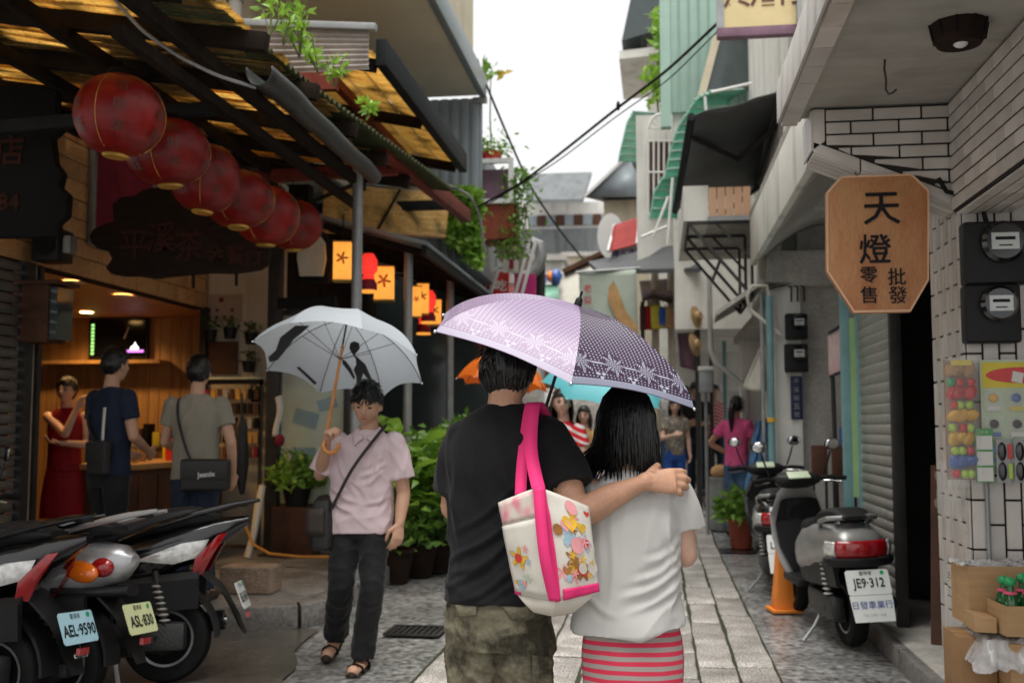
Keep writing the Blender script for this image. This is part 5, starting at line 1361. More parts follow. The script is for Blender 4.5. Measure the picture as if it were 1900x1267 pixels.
for k in range(7):
    c = ay(1008+k*17, 588+6*math.sin(k*1.9), 22-.4*k); l_ = thing('paper_lantern', 'small red lantern in the distant string, %s from the left' % ('first','second','third','fourth','fifth','sixth','seventh')[k], 'lantern', c, 0, 'distant lantern string')
    MB().sph((0,0,0),(.15,.15,.13),14,10).build('globe', 'awning_red', l_); MB().lathe([(0,.12),(.05,.12),(.05,.16),(0,.16)],10).build('cap', 'gold', l_)
# stone steps climbing to the bridge
for k in range(12):
    y0 = 19 + k*.55
    struct(MB().box(-2.0, 1.4, y0, y0+.54, ground_z(y0)-.1, ground_z(y0+.5)+.02).build('stone_step', 'granite', bevel=.012))
# pale tarpaulin canopy left of the banner
q = [ay(1035,510,19), ay(1130,470,19), ay(1130,520,18), ay(1040,600,18)]
wc = thing('white_canopy', 'off-white sheet canopy sloping down in the middle distance', 'canopy', q[0])
MB().grid(lambda u, v: q[0].lerp(q[1],u).lerp(q[3].lerp(q[2],u),v), 8, 8).build('sheet', 'canvas', wc, True, recalc=False, solid=.01)
MB().beam(ay(1045,505,18.9), ay(1135,462,18.9), .22, .08).build('top_board', 'cabinet', wc, True)
tag(MB().add([ay(1016,505,18.5),ay(1034,498,18.5),ay(1044,510,18.5),ay(1038,528,18.5),ay(1024,528,18.5),ay(1020,516,18.5)], [(0,1,2,3,4,5)]).build('small_pennant', 'blue_plastic', solid=.01), 'small blue and orange pennant hanging in the distance', 'pennant')
tag(MB().add([ay(1016,504,18.48),ay(1024,502,18.48),ay(1024,527,18.48),ay(1014,515,18.48)], [(0,1,2,3)]).build('orange_pennant', 'cone_orange', solid=.01), 'small orange pennant beside the blue one in the distance', 'pennant')
# left far houses
lf = thing('left_far_house', 'dark house with signs and potted plants beyond the ribbed wall', 'building', (-3, 17, 0))
MB().box(-7,-2.35,14.6,22,.1,3.9).build('wall', 'glass_dark', lf, True)
MB().box(-7,-2.6,14.7,22,3.9,4.9).build('upper_wall', 'cabinet', lf, True)
for k, (a, mt, lab) in enumerate((((893,478,922,530),'print_green','green and white shop sign on the left far house'), ((898,505,945,556),'red_plastic','red shop sign with white characters below the green sign'), ((955,510,995,560),'magenta','magenta banner cloth beside the red shop sign'), ((935,478,962,506),'canvas','pale sign with a purple square on the left far house'))):
    x0, x1, z0, z1 = quad_at(*a, 14.4-.05*k)
    s_ = thing('wall_sign' if k != 2 else 'banner_cloth', lab, 'sign', ((x0+x1)/2, 14.4, z0), group='signs on the left far house')
    MB().box(x0,x1,14.36-.05*k,14.4-.05*k,z0,z1).build('panel', mt, s_, True)
    if k in (0,1): [MB().text(ch, .17, (lerp(x0,x1,.27+.45*j), 14.352-.05*k, (z0+z1)/2), (1,0,0), (0,0,1), bold=.004).build('character', 'paper_white', s_, True) for j, ch in enumerate('小吃' if k else '茶飲')]
    if k == 3: MB().box(x0+.08,x1-.06,14.2,14.205,z0+.05,z1-.03).build('square', 'maroon', s_, True)
lad2 = thing('leaning_ladder', 'white ladder-like frame leaning by the magenta cloth', 'frame', ay(965, 560, 14.0))
for a, c in (((985,440),(950,570)),((995,445),(962,570)),((905,560),(925,500))): MB().tube([ay(*a,14.0), ay(*c,14.0)], .025, 6).build('rail', 'white_paint', lad2, True)
tag(MB().tube([ay(985,450,15),ay(1000,455,15),ay(1004,475,15),ay(998,495,15),ay(984,510,15),ay(972,515,15)], .09, 10).build('vent_duct', 'grey_steel'), 'curved pale ventilation duct on the left far house', 'duct')
tag(MB().tube([ay(1003,470,15.2),ay(1003,640,15.2)], .07, 8).build('dark_duct_post', 'dark_steel'), 'thick dark pole below the curved duct', 'pole')
# AC cage with pots on the ribbed wall
x0, x1, z0, z1 = quad_at(878, 303, 953, 378, 13.2)
cg = thing('balcony_cage', 'small grey framed balcony cage holding a red pot', 'balcony', ((x0+x1)/2, 13.2, z0))
MB().box(x0+.03,x1-.05,13.25,13.7,z0+.05,z1-.08).build('box', 'plum', cg, True)
for zz in (z0, z1-.02): MB().box(x0,x1,13.14,13.2,zz,zz+.06).build('rail', 'white_paint', cg, True)
for xx in (x0, x1-.06): MB().box(xx,xx+.06,13.14,13.2,z0+.06,z1-.02).build('post', 'white_paint', cg, True)
MB().box(x0-.1,x1,13.2,13.8,z0-.45,z0).build('bracket_box', 'terracotta', cg, True)
# ================================================================== SCOOTERS
def sup(cx, y, z0, z1, w, n=18, p=2.6):   # rounded cross-section in the XZ plane
    out = []
    for k in range(n):
        a = 2*math.pi*k/n; ca, sa = math.cos(a), math.sin(a)
        out.append((cx + w*math.copysign(abs(ca)**(2/p), ca), y, (z0+z1)/2 + (z1-z0)/2*math.copysign(abs(sa)**(2/p), sa)))
    return out
def interp(keys, t):
    for k in range(len(keys)-1):
        if t <= keys[k+1][0]:
            a, c = keys[k], keys[k+1]; u = max(0, min(1, (t-a[0])/(c[0]-a[0]))); u = u*u*(3-2*u)
            return [lerp(a[i], c[i], u) for i in range(1, len(a))]
    return list(keys[-1][1:])
def wheel(root, y, r, w, mt='rubber', rim='silver_paint', spokes=5):
    m = Matrix.Rotation(R(90), 3, 'Y')
    ty = MB(); ty.lathe([(r*.62,-w*.36),(r*.78,-w*.5),(r*.93,-w*.42),(r,-w*.15),(r,w*.15),(r*.93,w*.42),(r*.78,w*.5),(r*.62,w*.36),(r*.62,-w*.36)], 40, (0,y,r), m)
    wh = ty.build('wheel', mt, root, smooth=40)
    rb = MB(); rb.lathe([(r*.50,-w*.3),(r*.635,-w*.4),(r*.635,w*.4),(r*.50,w*.3),(r*.50,-w*.3)], 36, (0,y,r), m); rb.build('rim', rim, wh)
    hb = MB(); hb.lathe([(0,-w*.5),(r*.18,-w*.5),(r*.2,0),(r*.18,w*.5),(0,w*.5)], 18, (0,y,r), m); hb.build('hub', rim, wh)
    for k in range(spokes):
        a = 2*math.pi*k/spokes + .3
        MB().beam((0, y+r*.16*math.cos(a), r+r*.16*math.sin(a)), (0, y+r*.52*math.cos(a), r+r*.52*math.sin(a)), w*.5, r*.10).build('spoke', rim, wh, bevel=.004)
    for k in range(26):
        pass
    return wh
def scooter(label, loc, rz, paint='black_gloss', lamp='sport', plate=('AEL·9590','plate_blue'), plate2=None, lean=0.0, trim='black_plastic', side_text=None, rail='chrome', front=True):
    s = thing('scooter', label, 'scooter', loc, rz, 'parked scooters')
    s.rotation_euler = (0, lean, rz)
    wheel(s, 0, .235, .115); wheel(s, 1.26, .225, .10)
    # rear bodywork: tapering tail that rises to the back
    keys = [(-.42,.84,.89,.03),(-.30,.75,.885,.07),(-.10,.62,.86,.118),(.12,.52,.81,.15),(.38,.46,.74,.15),(.58,.40,.69,.14),(.66,.40,.64,.12)]
    if lamp == 'oval': keys = [(-.35,.70,.76,.04),(-.28,.62,.81,.09),(-.10,.55,.83,.135),(.12,.50,.80,.16),(.38,.44,.73,.16),(.58,.40,.69,.15),(.66,.40,.64,.12)]
    if lamp == 'round': keys = [(-.33,.63,.70,.10),(-.27,.58,.76,.15),(-.10,.52,.80,.18),(.12,.48,.80,.195),(.38,.42,.76,.19),(.58,.38,.70,.17),(.66,.38,.64,.14)]
    b = MB(); b.loft([sup(0, y, *interp(keys, y)[:2], interp(keys, y)[2]) for y in [lerp(keys[0][0], .66, k/18) for k in range(19)]]); b.build('rear_body', paint, s, smooth=50)
    # lower side covers
    for sx in (-1, 1):
        b = MB(); b.loft([[(sx*(.125+.02*math.sin(k/8*3.14)), lerp(-.18,.60,k/8), lerp(.40,.34,k/8)), (sx*.15, lerp(-.18,.60,k/8), lerp(.56,.50,k/8)), (sx*.12, lerp(-.18,.60,k/8), lerp(.60,.52,k/8)), (sx*.10, lerp(-.18,.60,k/8), lerp(.40,.34,k/8))] for k in range(9)]); b.build('side_cover', trim, s)
    # seat
    sk = [(-.26,.86,.90,.07),(-.12,.83,.945,.12),(.06,.79,.93,.14),(.22,.74,.87,.145),(.38,.70,.83,.15),(.54,.68,.83,.13),(.64,.66,.77,.08)]
    if lamp == 'round': sk = [(a, z0-.04, z1-.06, w_) for a, z0, z1, w_ in sk]
    b = MB(); b.loft([sup(0, y, *interp(sk, y)[:2], interp(sk, y)[2], 18, 3) for y in [lerp(sk[0][0],.64,k/16) for k in range(17)]]); b.build('seat', 'black_plastic', s, smooth=50)
    # floorboard, engine, inner fender
    MB().box(-.16,.16,.60,1.0,.29,.34).build('floorboard', trim, s, bevel=.02); MB().tube([(0,.55,.3),(0,.1,.26),(-.08,-.02,.24)], [.1,.11,.09], 12).build('engine', 'black_plastic', s)
    MB().box(-.15,-.06,-.12,.42,.18,.33).build('transmission_case', 'iron', s, bevel=.03)
    b = MB(); b.tube([(.14,.35,.26),(.15,.05,.27),(.155,-.28,.31)], [.035,.065,.055], 14); b.build('muffler', 'black_plastic', s); MB().lathe([(0,-.01),(.03,-.01),(.03,.01),(0,.01)], 12, (.155,-.285,.312), Matrix.Rotation(R(90),3,'X')).build('muffler_tip', 'chrome', s)
    b = MB()
    fr = [[(-.065,.26*math.cos(a),.235+.27*math.sin(a)),(.065,.26*math.cos(a),.235+.27*math.sin(a)),(.065,.275*math.cos(a),.235+.29*math.sin(a)),(-.065,.275*math.cos(a),.235+.29*math.sin(a))] for a in [R(60+k*12) for k in range(11)]]
    b.loft(fr); b.build('rear_fender', 'black_plastic', s)
    # number plate bracket / tail
    b = MB(); b.loft([[(-w_,y,z-.02),(w_,y,z-.02),(w_,y+.03,z+.02),(-w_,y+.03,z+.02)] for y, z, w_ in ((-.18,.60,.09),(-.30,.50,.085),(-.37,.38,.07),(-.42,.27,.05))]); b.build('plate_holder', 'black_plastic', s)
    for sx in (-1, 1):
        b = MB(); b.tube([(sx*.13, -.02, .28), (sx*.135, .05, .60)], .018, 10); sh_ = b.build('shock_absorber', 'dark_steel', s)
        b = MB()
        for k in range(7): b.lathe([(.02,-.008),(.032,0),(.02,.008)], 12, (sx*.131, -.01+.055*k/7, .34+.03*k))
        b.build('spring', 'shutter', sh_)
    pm = Matrix.Translation((0,-.40,.46)) @ Matrix.Rotation(R(-22), 4, 'X')
    def P(x, z, y=0): return pm @ Vector((x, y, z))
    pw, ph = .13, .075
    pl = MB().prism([(-pw+.01,-ph),(pw-.01,-ph),(pw,-ph+.01),(pw,ph-.01),(pw-.01,ph),(-pw+.01,ph),(-pw,ph-.01),(-pw,-ph+.01)], P(0,0), pm.to_3x3() @ Vector((1,0,0)), pm.to_3x3() @ Vector((0,0,1)), pm.to_3x3() @ Vector((0,.004,0))).build('number_plate', plate[1], s)
    rt, up_ = pm.to_3x3() @ Vector((1,0,0)), pm.to_3x3() @ Vector((0,0,1))
    MB().text(plate[0], .078, P(0,-.012,-.003), rt, up_, bold=.0012, sx=.80).build('plate_number', 'ink', pl)
    MB().text('臺灣省', .026, P(-.01,.055,-.003), rt, up_).build('plate_heading', 'ink', pl)
    MB().lathe([(0,0),(.012,0),(.012,.002),(0,.002)], 12, P(.09,.055,-.001), pm.to_3x3() @ Matrix.Rotation(R(90),3,'X')).build('plate_seal', 'cap_green', pl)
    if plate2:
        p2 = MB().prism([(-pw+.01,-.085),(pw-.012,-.085),(pw-.002,.072),(-pw+.002,.072)], P(0,-ph-.075), rt, up_, pm.to_3x3() @ Vector((0,.004,0))).build('mud_plate', 'plate_white', s)
        MB().text(plate2, .050, P(0,-ph-.06,-.003), rt, up_).build('plate_characters', 'ink_blue', p2); MB().text('TEL 2495·1368', .022, P(0,-ph-.12,-.003), rt, up_).build('plate_phone', 'ink_grey', p2)
    else:
        MB().obox(P(0,-ph-.035,.01),(.07,.02,.03)).build('reflector', 'red_lens', s)
    # lamps
    if lamp == 'sport':      # long clear lens with a red blade behind it, each side
        for sx in (-1, 1):
            q = [(sx*.158,.16,.655),(sx*.138,-.04,.635),(sx*.105,-.18,.675),(sx*.105,-.22,.765),(sx*.135,-.08,.745)]
            b = MB(); c = sum((Vector(v_) for v_ in q), Vector())/5 + Vector((sx*.03,-.01,.01)); o2 = [Vector(v_)*1.0 + Vector((sx*.006,-.004,0)) for v_ in q]
            b.add(o2+[c], [(k,(k+1)%5,5) for k in range(5)]); b.build('turn_signal', 'clear_lens', s, smooth=60)
            q = [(sx*.085,-.185,.575),(sx*.118,-.135,.58),(sx*.125,-.15,.665),(sx*.095,-.265,.79),(sx*.065,-.305,.80),(sx*.082,-.235,.68)]
            b = MB(); c = sum((Vector(v_) for v_ in q), Vector())/6 + Vector((sx*.035,-.035,0)); b.add([Vector(v_)+Vector((sx*.008,-.008,0)) for v_ in q]+[c], [(k,(k+1)%6,6) for k in range(6)]); b.build('tail_light', 'red_lens', s, smooth=60)
    elif lamp == 'oval':     # fat orange oval with red end
        for sx in (-1, 1):
            MB().sph((sx*.125,-.14,.680),(.038,.11,.052),20,12, Euler((R(8),0,R(sx*16))).to_matrix()).build('turn_signal', 'orange_lens', s, smooth=60)
            MB().sph((sx*.100,-.235,.70),(.036,.060,.047),18,12).build('tail_light', 'red_lens', s, smooth=60)
        b = MB(); b.loft([sup(0, y, z-.028, z+.028, w_) for y, z, w_ in ((.0,.585,.155),(-.18,.58,.14),(-.30,.585,.10),(-.35,.59,.06))]); b.build('bumper_strip', 'black_plastic', s)
    else:                    # broad wrap-round cluster
        b = MB()
        def arc(a, rr, z): return (rr*math.sin(a)*1.02, -.232 - rr*.70*math.cos(a), z)
        b.grid(lambda u, v: arc(lerp(R(-52),R(52),u), .185+.012*math.sin(v*math.pi), lerp(.60,.70,v)), 20, 6); b.build('tail_light', 'red_lens', s, recalc=False, solid=.012)
        for sx in (-1, 1):
            b = MB(); b.grid(lambda u, v: arc(sx*lerp(R(53),R(88),u), .188+.012*math.sin(v*math.pi), lerp(.605,.695,v)), 8, 6); b.build('turn_signal', 'clear_lens', s, recalc=False, solid=.012)
        b = MB(); b.loft([[(arc(a,.20,0)[0]*k_[0], arc(a,.20,0)[1]*1.0-k_[2], k_[1]) for k_ in ((1.0,.545,.0),(1.06,.57,.012),(1.05,.592,.012),(.98,.598,.0),(.9,.57,-.02))] for a in [lerp(R(-100),R(100),k/20) for k in range(21)]]); b.build('bumper_strip', 'black_plastic', s)
    # grab rail
    if lamp == 'round':
        MB().tube([(-.14,.05,.74),(-.165,-.06,.80),(-.15,-.17,.825),(-.08,-.22,.83),(.08,-.22,.83),(.15,-.17,.825),(.165,-.06,.80),(.14,.05,.74)], .016, 10).build('grab_rail', 'grey_paint', s)
        for k in range(3): MB().tube([(-.09,-.08-.045*k,.79),(.09,-.08-.045*k,.79)], .010, 8).build('rack_bar', rail, s)
        for sx in (-.09,.09): MB().tube([(sx,-.03,.775),(sx,-.2,.80)], .010, 8).build('rack_bar', rail, s)
    else:
        for sx in (-1, 1):
            MB().tube([(sx*.145,.24,.76),(sx*.148,.05,.84),(sx*.128,-.14,.90),(sx*.08,-.34,.95),(sx*.045,-.47,.975)], [.014,.017,.018,.016,.010], 10).build('grab_rail', 'black_gloss' if lamp == 'sport' else paint, s)
        MB().obox((0,-.38,.95),(.10,.05,.022)).build('rail_bridge', 'black_plastic', s, bevel=.008)
    if side_text: MB().text(side_text, .045, (.158,.24,.60), (0,1,0), (0,0,1)).build('side_lettering', 'ink_grey', s)
    # front end
    b = MB(); b.loft([sup(0, y, z-.05, z+.05, w_, 16) for y, z, w_ in ((.98,.30,.12),(1.03,.42,.17),(1.08,.58,.20),(1.10,.74,.20),(1.08,.88,.15),(1.05,.96,.08))]); b.build('front_shield', paint, s, smooth=50)
    b = MB(); b.loft([sup(0, y, z-.03, z+.03, w_, 16) for y, z, w_ in ((.95,.36,.10),(.99,.52,.17),(1.02,.68,.185),(1.02,.84,.14))]); b.build('leg_shield', trim, s, smooth=50)
    b = MB(); b.loft([sup(0, y, z0, z1, w_, 16) for y, z0, z1, w_ in ((.96,.98,1.02,.10),(.99,.95,1.05,.17),(1.06,.93,1.06,.16),(1.12,.93,1.02,.09))]); b.build('handlebar_cowl', trim if lamp == 'round' else paint, s, smooth=50)
    MB().obox((0,.975,1.035),(.16,.09,.012),(R(28),0,0)).build('dashboard', 'poster_green' if lamp == 'round' else 'glass_dark', s, bevel=.005)
    for sx in (-1, 1):
        MB().tube([(sx*.14,1.02,1.0),(sx*.24,.99,1.01),(sx*.34,.94,1.0)], .017, 10).build('grip', 'rubber', s); MB().tube([(sx*.2,1.05,.985),(sx*.32,1.0,.97)], .007, 6).build('brake_lever', 'chrome', s)
        mt_ = MB().tube([(sx*.2,1.03,1.03),(sx*.235,1.01,1.13),(sx*.255,1.0,1.20)], .007, 6).build('mirror_stalk', 'black_plastic', s)
        mm = Euler((R(8),0,R(sx*8))).to_matrix()
        MB().sph((sx*.27,.995,1.25),(.062,.022,.045),16,10, mm).build('mirror', 'black_plastic', mt_); MB().sph((sx*.27,.982,1.25),(.054,.012,.038),16,8, mm).build('mirror_glass', 'chrome', mt_)
    b = MB(); b.loft([[(-.06,1.26+.25*math.cos(a),.225+.25*math.sin(a)),(.06,1.26+.25*math.cos(a),.225+.25*math.sin(a)),(.05,1.26+.275*math.cos(a),.225+.275*math.sin(a)),(-.05,1.26+.275*math.cos(a),.225+.275*math.sin(a))] for a in [R(20+k*13) for k in range(11)]]); b.build('front_fender', paint, s)
    for sx in (-1,1): MB().tube([(sx*.075,1.26,.225),(sx*.07,1.12,.62)], .02, 8).build('fork_leg', 'dark_steel', s)
    MB().sph((0,1.165,.80),(.09,.04,.06),16,10).build('headlight', 'clear_lens', s)
    MB().tube([(-.10,.25,.20),(-.17,.22,.10),(-.26,.18,.012)], [.012,.010,.014], 8).build('kickstand', 'grey_steel', s)
    return s
# right hand pair
s0 = az(1583, 1200)
sA = scooter('silver grey scooter with plate JE9·312 seen from behind beside the shutter', (s0.x, s0.y+.02, 0), R(8), 'grey_paint', 'round', ('JE9·312','plate_white'), '日發車業行', R(-3), 'black_plastic')
q = az(1425, 995, .46)
sB = scooter('dark scooter with an LPR plate behind the orange cone', (q.x+.09, q.y-.15, 0), R(-1), 'black_gloss', 'round', ('LPR·506','plate_white'), '機車', R(-2), 'black_plastic')
# left hand row, tails towards the street
sC = scooter('black sport scooter with the pale blue AEL plate nearest the camera on the left', (az(150,1165,.46).x-.42, az(150,1165,.46).y, .004), R(86), 'black_gloss', 'sport', ('AEL·9590','plate_blue'), None, R(5), 'black_plastic', '平溪公所')
sD = scooter('silver scooter with an orange lamp and yellowish plate in the middle of the left row', (az(285,1165,.46).x-.58, az(285,1165,.46).y+.20, .004), R(88), 'silver_paint', 'oval', ('ASL·830','plate_yellow'), None, R(5), 'black_plastic')
sE = scooter('black scooter with a long chrome tail rail at the far end of the left row', (az(325,1185,.235).x-.05, az(325,1185,.235).y, .004), R(104), 'black_gloss', 'sport', ('865·HKV','plate_white'), None, R(4), 'black_plastic')
MB().text('KYMCO', .030, (0,-.425,.335), (1,0,0), (0,.35,.94)).build('maker_lettering', 'paper_white', sC)
# orange cone board
q = az(1446, 1139)
cn_ = thing('traffic_cone', 'tall orange traffic cone between the two parked scooters', 'traffic cone', (q.x+.05, q.y+.14, 0), R(10))
MB().box(-.115,.115,-.115,.115,.0,.025).build('base', 'cone_orange', cn_, bevel=.008)
b = MB(); b.loft([[(sx*w_, sy*d_, z) for sx, sy in ((-1,-1),(1,-1),(1,1),(-1,1))] for z, w_, d_ in ((.026,.085,.08),(.2,.066,.06),(.45,.048,.045),(.74,.036,.034),(.76,.026,.026))]); b.build('body', 'cone_orange', cn_, bevel=.01)
MB().text('止', .07, (0,-.053,.60), (1,0,0), (0,.05,1)).build('mark', 'peach', cn_)

# ================================================================== LANTERNS AND HANGING SIGNS
ordn = ['nearest and largest', 'second', 'third', 'fourth', 'fifth', 'sixth and farthest']
cpx = [(222,215),(312,283),(381,331),(443,370),(495,400),(545,418)]
for k, (px, py) in enumerate(cpx):
    p = ax(px, py, -2.8)
    ln = thing('red_lantern', 'round red paper lantern with dark characters, %s in the hanging row' % ordn[k], 'lantern', (p.x, p.y, p.z), R(random.uniform(-30,30)), 'row of red lanterns')
    n = 48; rings = []
    for j in range(25):
        t = lerp(.20, math.pi-.20, j/24); rr = .228*math.sin(t)**.85; z = .205*math.cos(t)
        rings.append([(rr*(1+.012*math.cos(12*2*math.pi*i/n))*math.cos(2*math.pi*i/n), rr*(1+.012*math.cos(12*2*math.pi*i/n))*math.sin(2*math.pi*i/n), z + .002*math.sin(j*2)) for i in range(n)])
    b = MB(); b.loft(rings); b.build('paper_globe', 'lantern_red', ln, smooth=60)
    MB().lathe([(0,.195),(.075,.195),(.08,.21),(.07,.23),(0,.23)], 20).build('top_cap', 'black', ln); MB().lathe([(0,-.215),(.062,-.215),(.072,-.205),(.06,-.19),(0,-.19)], 20).build('bottom_cap', 'gold', ln)
    for a in range(0,6,2):
        az_ = a*math.pi/3 + .5
        MB().tube([(.2305*math.sin(lerp(.5,math.pi-.45,j/10))**.85*1.012*math.cos(az_), .2305*math.sin(lerp(.5,math.pi-.45,j/10))**.85*1.012*math.sin(az_), .205*math.cos(lerp(.5,math.pi-.45,j/10))) for j in range(11)], .0014, 4).build('gilt_line', 'gold', ln)
    for a in range(6):
        az_ = a*math.pi/3 + .5 + math.pi/6
        for j, ch in enumerate(('福興旺' if a % 2 else '招財來')):
            t = lerp(1.05, 2.05, j/2); rr = .228*math.sin(t)**.85*1.016; o = Vector((rr*math.cos(az_), rr*math.sin(az_), .205*math.cos(t)))
            nrm = Vector((math.cos(az_)*math.sin(t), math.sin(az_)*math.sin(t), math.cos(t))).normalized(); rt = Vector((-math.sin(az_), math.cos(az_), 0)); up_ = nrm.cross(rt)
            MB().text(ch, .07, o+nrm*.006, rt, up_).build('character', 'ink_brown', ln)
    MB().tube([(0,0,.22),(0,0,3.30-p.z+.02)], .004, 5).build('cord', 'wire_black', ln)
    ln.scale = (1+.05*math.sin(k*2.3), 1+.05*math.sin(k*2.3), 1+.05*math.cos(k*3.1)); ln.rotation_euler = (R(4*math.sin(k*1.7)), R(4*math.cos(k*2.9)), ln.rotation_euler[2])
# carved plank signs (very dark)
def plank(px_poly, Y, th, name, label, texts, mt='wood_dark'):
    wp = [ay(a, c, Y) for a, c in px_poly]; cen = sum(wp, Vector())/len(wp)
    s = thing(name, label, 'sign', cen)
    MB().prism([(q.x, q.z) for q in wp], (0,Y,0), (1,0,0), (0,0,1), (0,th,0)).build('plank', mt, s, True, bevel=.012)
    for ch, px, py, hp in texts:
        q = ay(px, py, Y-.004); MB().text(ch, hp, q, (1,0,0), (0,0,1), ex=.004, bold=.003).build('character', 'carved_letter', s, True)
    return s
pp = [(165,437),(172,425),(190,415),(210,410),(207,378),(225,365),(250,362),(265,352),(300,345),(345,350),(380,372),(420,395),(450,412),(490,430),(500,450),(496,490),(480,500),(455,504),(430,507),(390,506),(350,509),(320,512),(290,516),(255,512),(225,512),(205,508),(195,497),(207,480),(200,466),(178,460),(168,450)]
ps = plank(pp, 7.6, .07, 'carved_sign', 'large dark carved driftwood sign hanging below the red lanterns', [('平',250,455,.26),('溪',300,440,.26),('茶',352,455,.26),('金',400,472,.17),('寶',438,472,.17),('行',470,472,.17)])
for px in (228, 400): q = ay(px, 372 if px < 300 else 385, 7.62); MB().tube([q+Vector((0,0,-.05)), (q.x, 7.6, 3.42)], .008, 5).build('hanging_rod', 'red_wood', ps, True)
for px, pz in ((356,510),(436,505)): q = ay(px, pz, 7.6); MB().tube([q+Vector((0,.03,.05)), (q.x,7.63,q.z-.1)], .012, 6).build('lower_rod', 'black', ps, True)
pq = [(-60,160),(60,158),(105,170),(100,215),(112,240),(95,255),(100,300),(115,320),(108,345),(125,360),(122,400),(105,415),(108,438),(60,440),(-60,440)]
plank(pq, 6.3, .08, 'carved_plaque', 'black carved wooden plaque numbered 84 at the left picture edge', [('店',18,280,.22),('8',6,375,.15),('4',26,375,.15)], 'black')
# black lantern box sign with octagonal face, left of the posts
wp = [ay(a, c, 9.3) for a, c in ((553,447),(563,436),(592,436),(602,450),(604,480),(598,512),(556,512),(551,480))]
cen = sum(wp, Vector())/8
lsn = thing('lantern_box_sign', 'black framed box sign with a blank cream face beside the lanterns', 'sign', cen)
MB().prism([(q.x,q.z) for q in wp], (0,9.3,0), (1,0,0), (0,0,1), (0,.03,0)).build('face', 'canvas', lsn, True)
MB().prism([(cen.x+(q.x-cen.x)*1.35, cen.z+(q.z-cen.z)*1.25) for q in wp], (0,9.34,0), (1,0,0), (0,0,1), (0,.10,0)).build('case', 'black', lsn, True, bevel=.008)
MB().tube([(cen.x,9.4,cen.z+.25),(cen.x,9.4,3.5)], .012, 6).build('hanger', 'black', lsn, True)
MB().box(cen.x-.3,cen.x+.25,9.25,9.32,cen.z-.52,cen.z-.42).build('lower_bar', 'black', lsn, True)
# glowing box lanterns
bx = [(636,486,34,72,9.3,'box_lantern','tall glowing orange box lantern left of the first steel post'),(713,527,37,62,10.2,'box_lantern','glowing orange box lantern between the first two steel posts'),(773,560,18,56,11.0,'box_lantern','narrow glowing lantern just behind the middle steel post'),(806,580,26,46,12.2,'box_lantern','glowing orange box lantern right of the middle steel post'),(784,555,24,56,11.6,'box_lantern','glowing orange box lantern partly hidden by the middle steel post')]
for k, (px, py, wpx, hpx, Y, mt, lab) in enumerate(bx):
    c = ay(px, py, Y); s_ = Y/1950
    g = thing('box_lantern', lab, 'lantern', c, R(12), 'glowing box lanterns')
    w_, h_ = wpx*s_/2, hpx*s_/2
    MB().box(-w_,w_,-w_,w_,-h_,h_).build('shade', mt, g, bevel=.004)
    MB().box(-w_-.006,w_+.006,-w_-.006,w_+.006,h_,h_+.012).build('top_frame', 'tan', g); MB().box(-w_-.006,w_+.006,-w_-.006,w_+.006,-h_-.012,-h_).build('bottom_frame', 'gold', g)
    MB().poly([(w_*.8*(.6+.4*math.cos(5*t+k))*math.cos(t), -w_-.003, h_*.15+w_*.8*(.6+.4*math.cos(5*t+k))*math.sin(t)) for t in [2*math.pi*i/30 for i in range(30)]]).build('painted_flower', 'cone_orange', g, smooth=0); MB().tube([(0,0,h_),(0,0,h_+.28)], .006, 5).build('cord', 'wire_black', g)
for k, (px, py, Y, lab) in enumerate(((684,505,9.9,'glowing red hourglass lantern between the orange box lanterns'),(795,568,11.8,'glowing red hourglass lantern further along the lantern row'),(786,590,12.4,'farthest glowing red lantern low in the lantern row'))):
    c = ay(px, py, Y)
    g = thing('hourglass_lantern', lab, 'lantern', c, 0, 'glowing red lanterns')
    MB().lathe([(0,.18),(.05,.18),(.085,.12),(.088,.02),(.05,-.03),(.06,-.07),(0,-.07)], 18).build('shade', 'red_lantern_lit', g); MB().lathe([(.0,-.075),(.06,-.075),(.085,-.12),(.085,-.18),(0,-.18)], 18).build('lower_body', 'maroon', g); MB().lathe([(0,-.181),(.086,-.181),(.086,-.20),(0,-.20)], 18).build('glow_ring', 'box_lantern', g); MB().tube([(0,0,.18),(0,0,.45)], .005, 5).build('cord', 'wire_black', g)

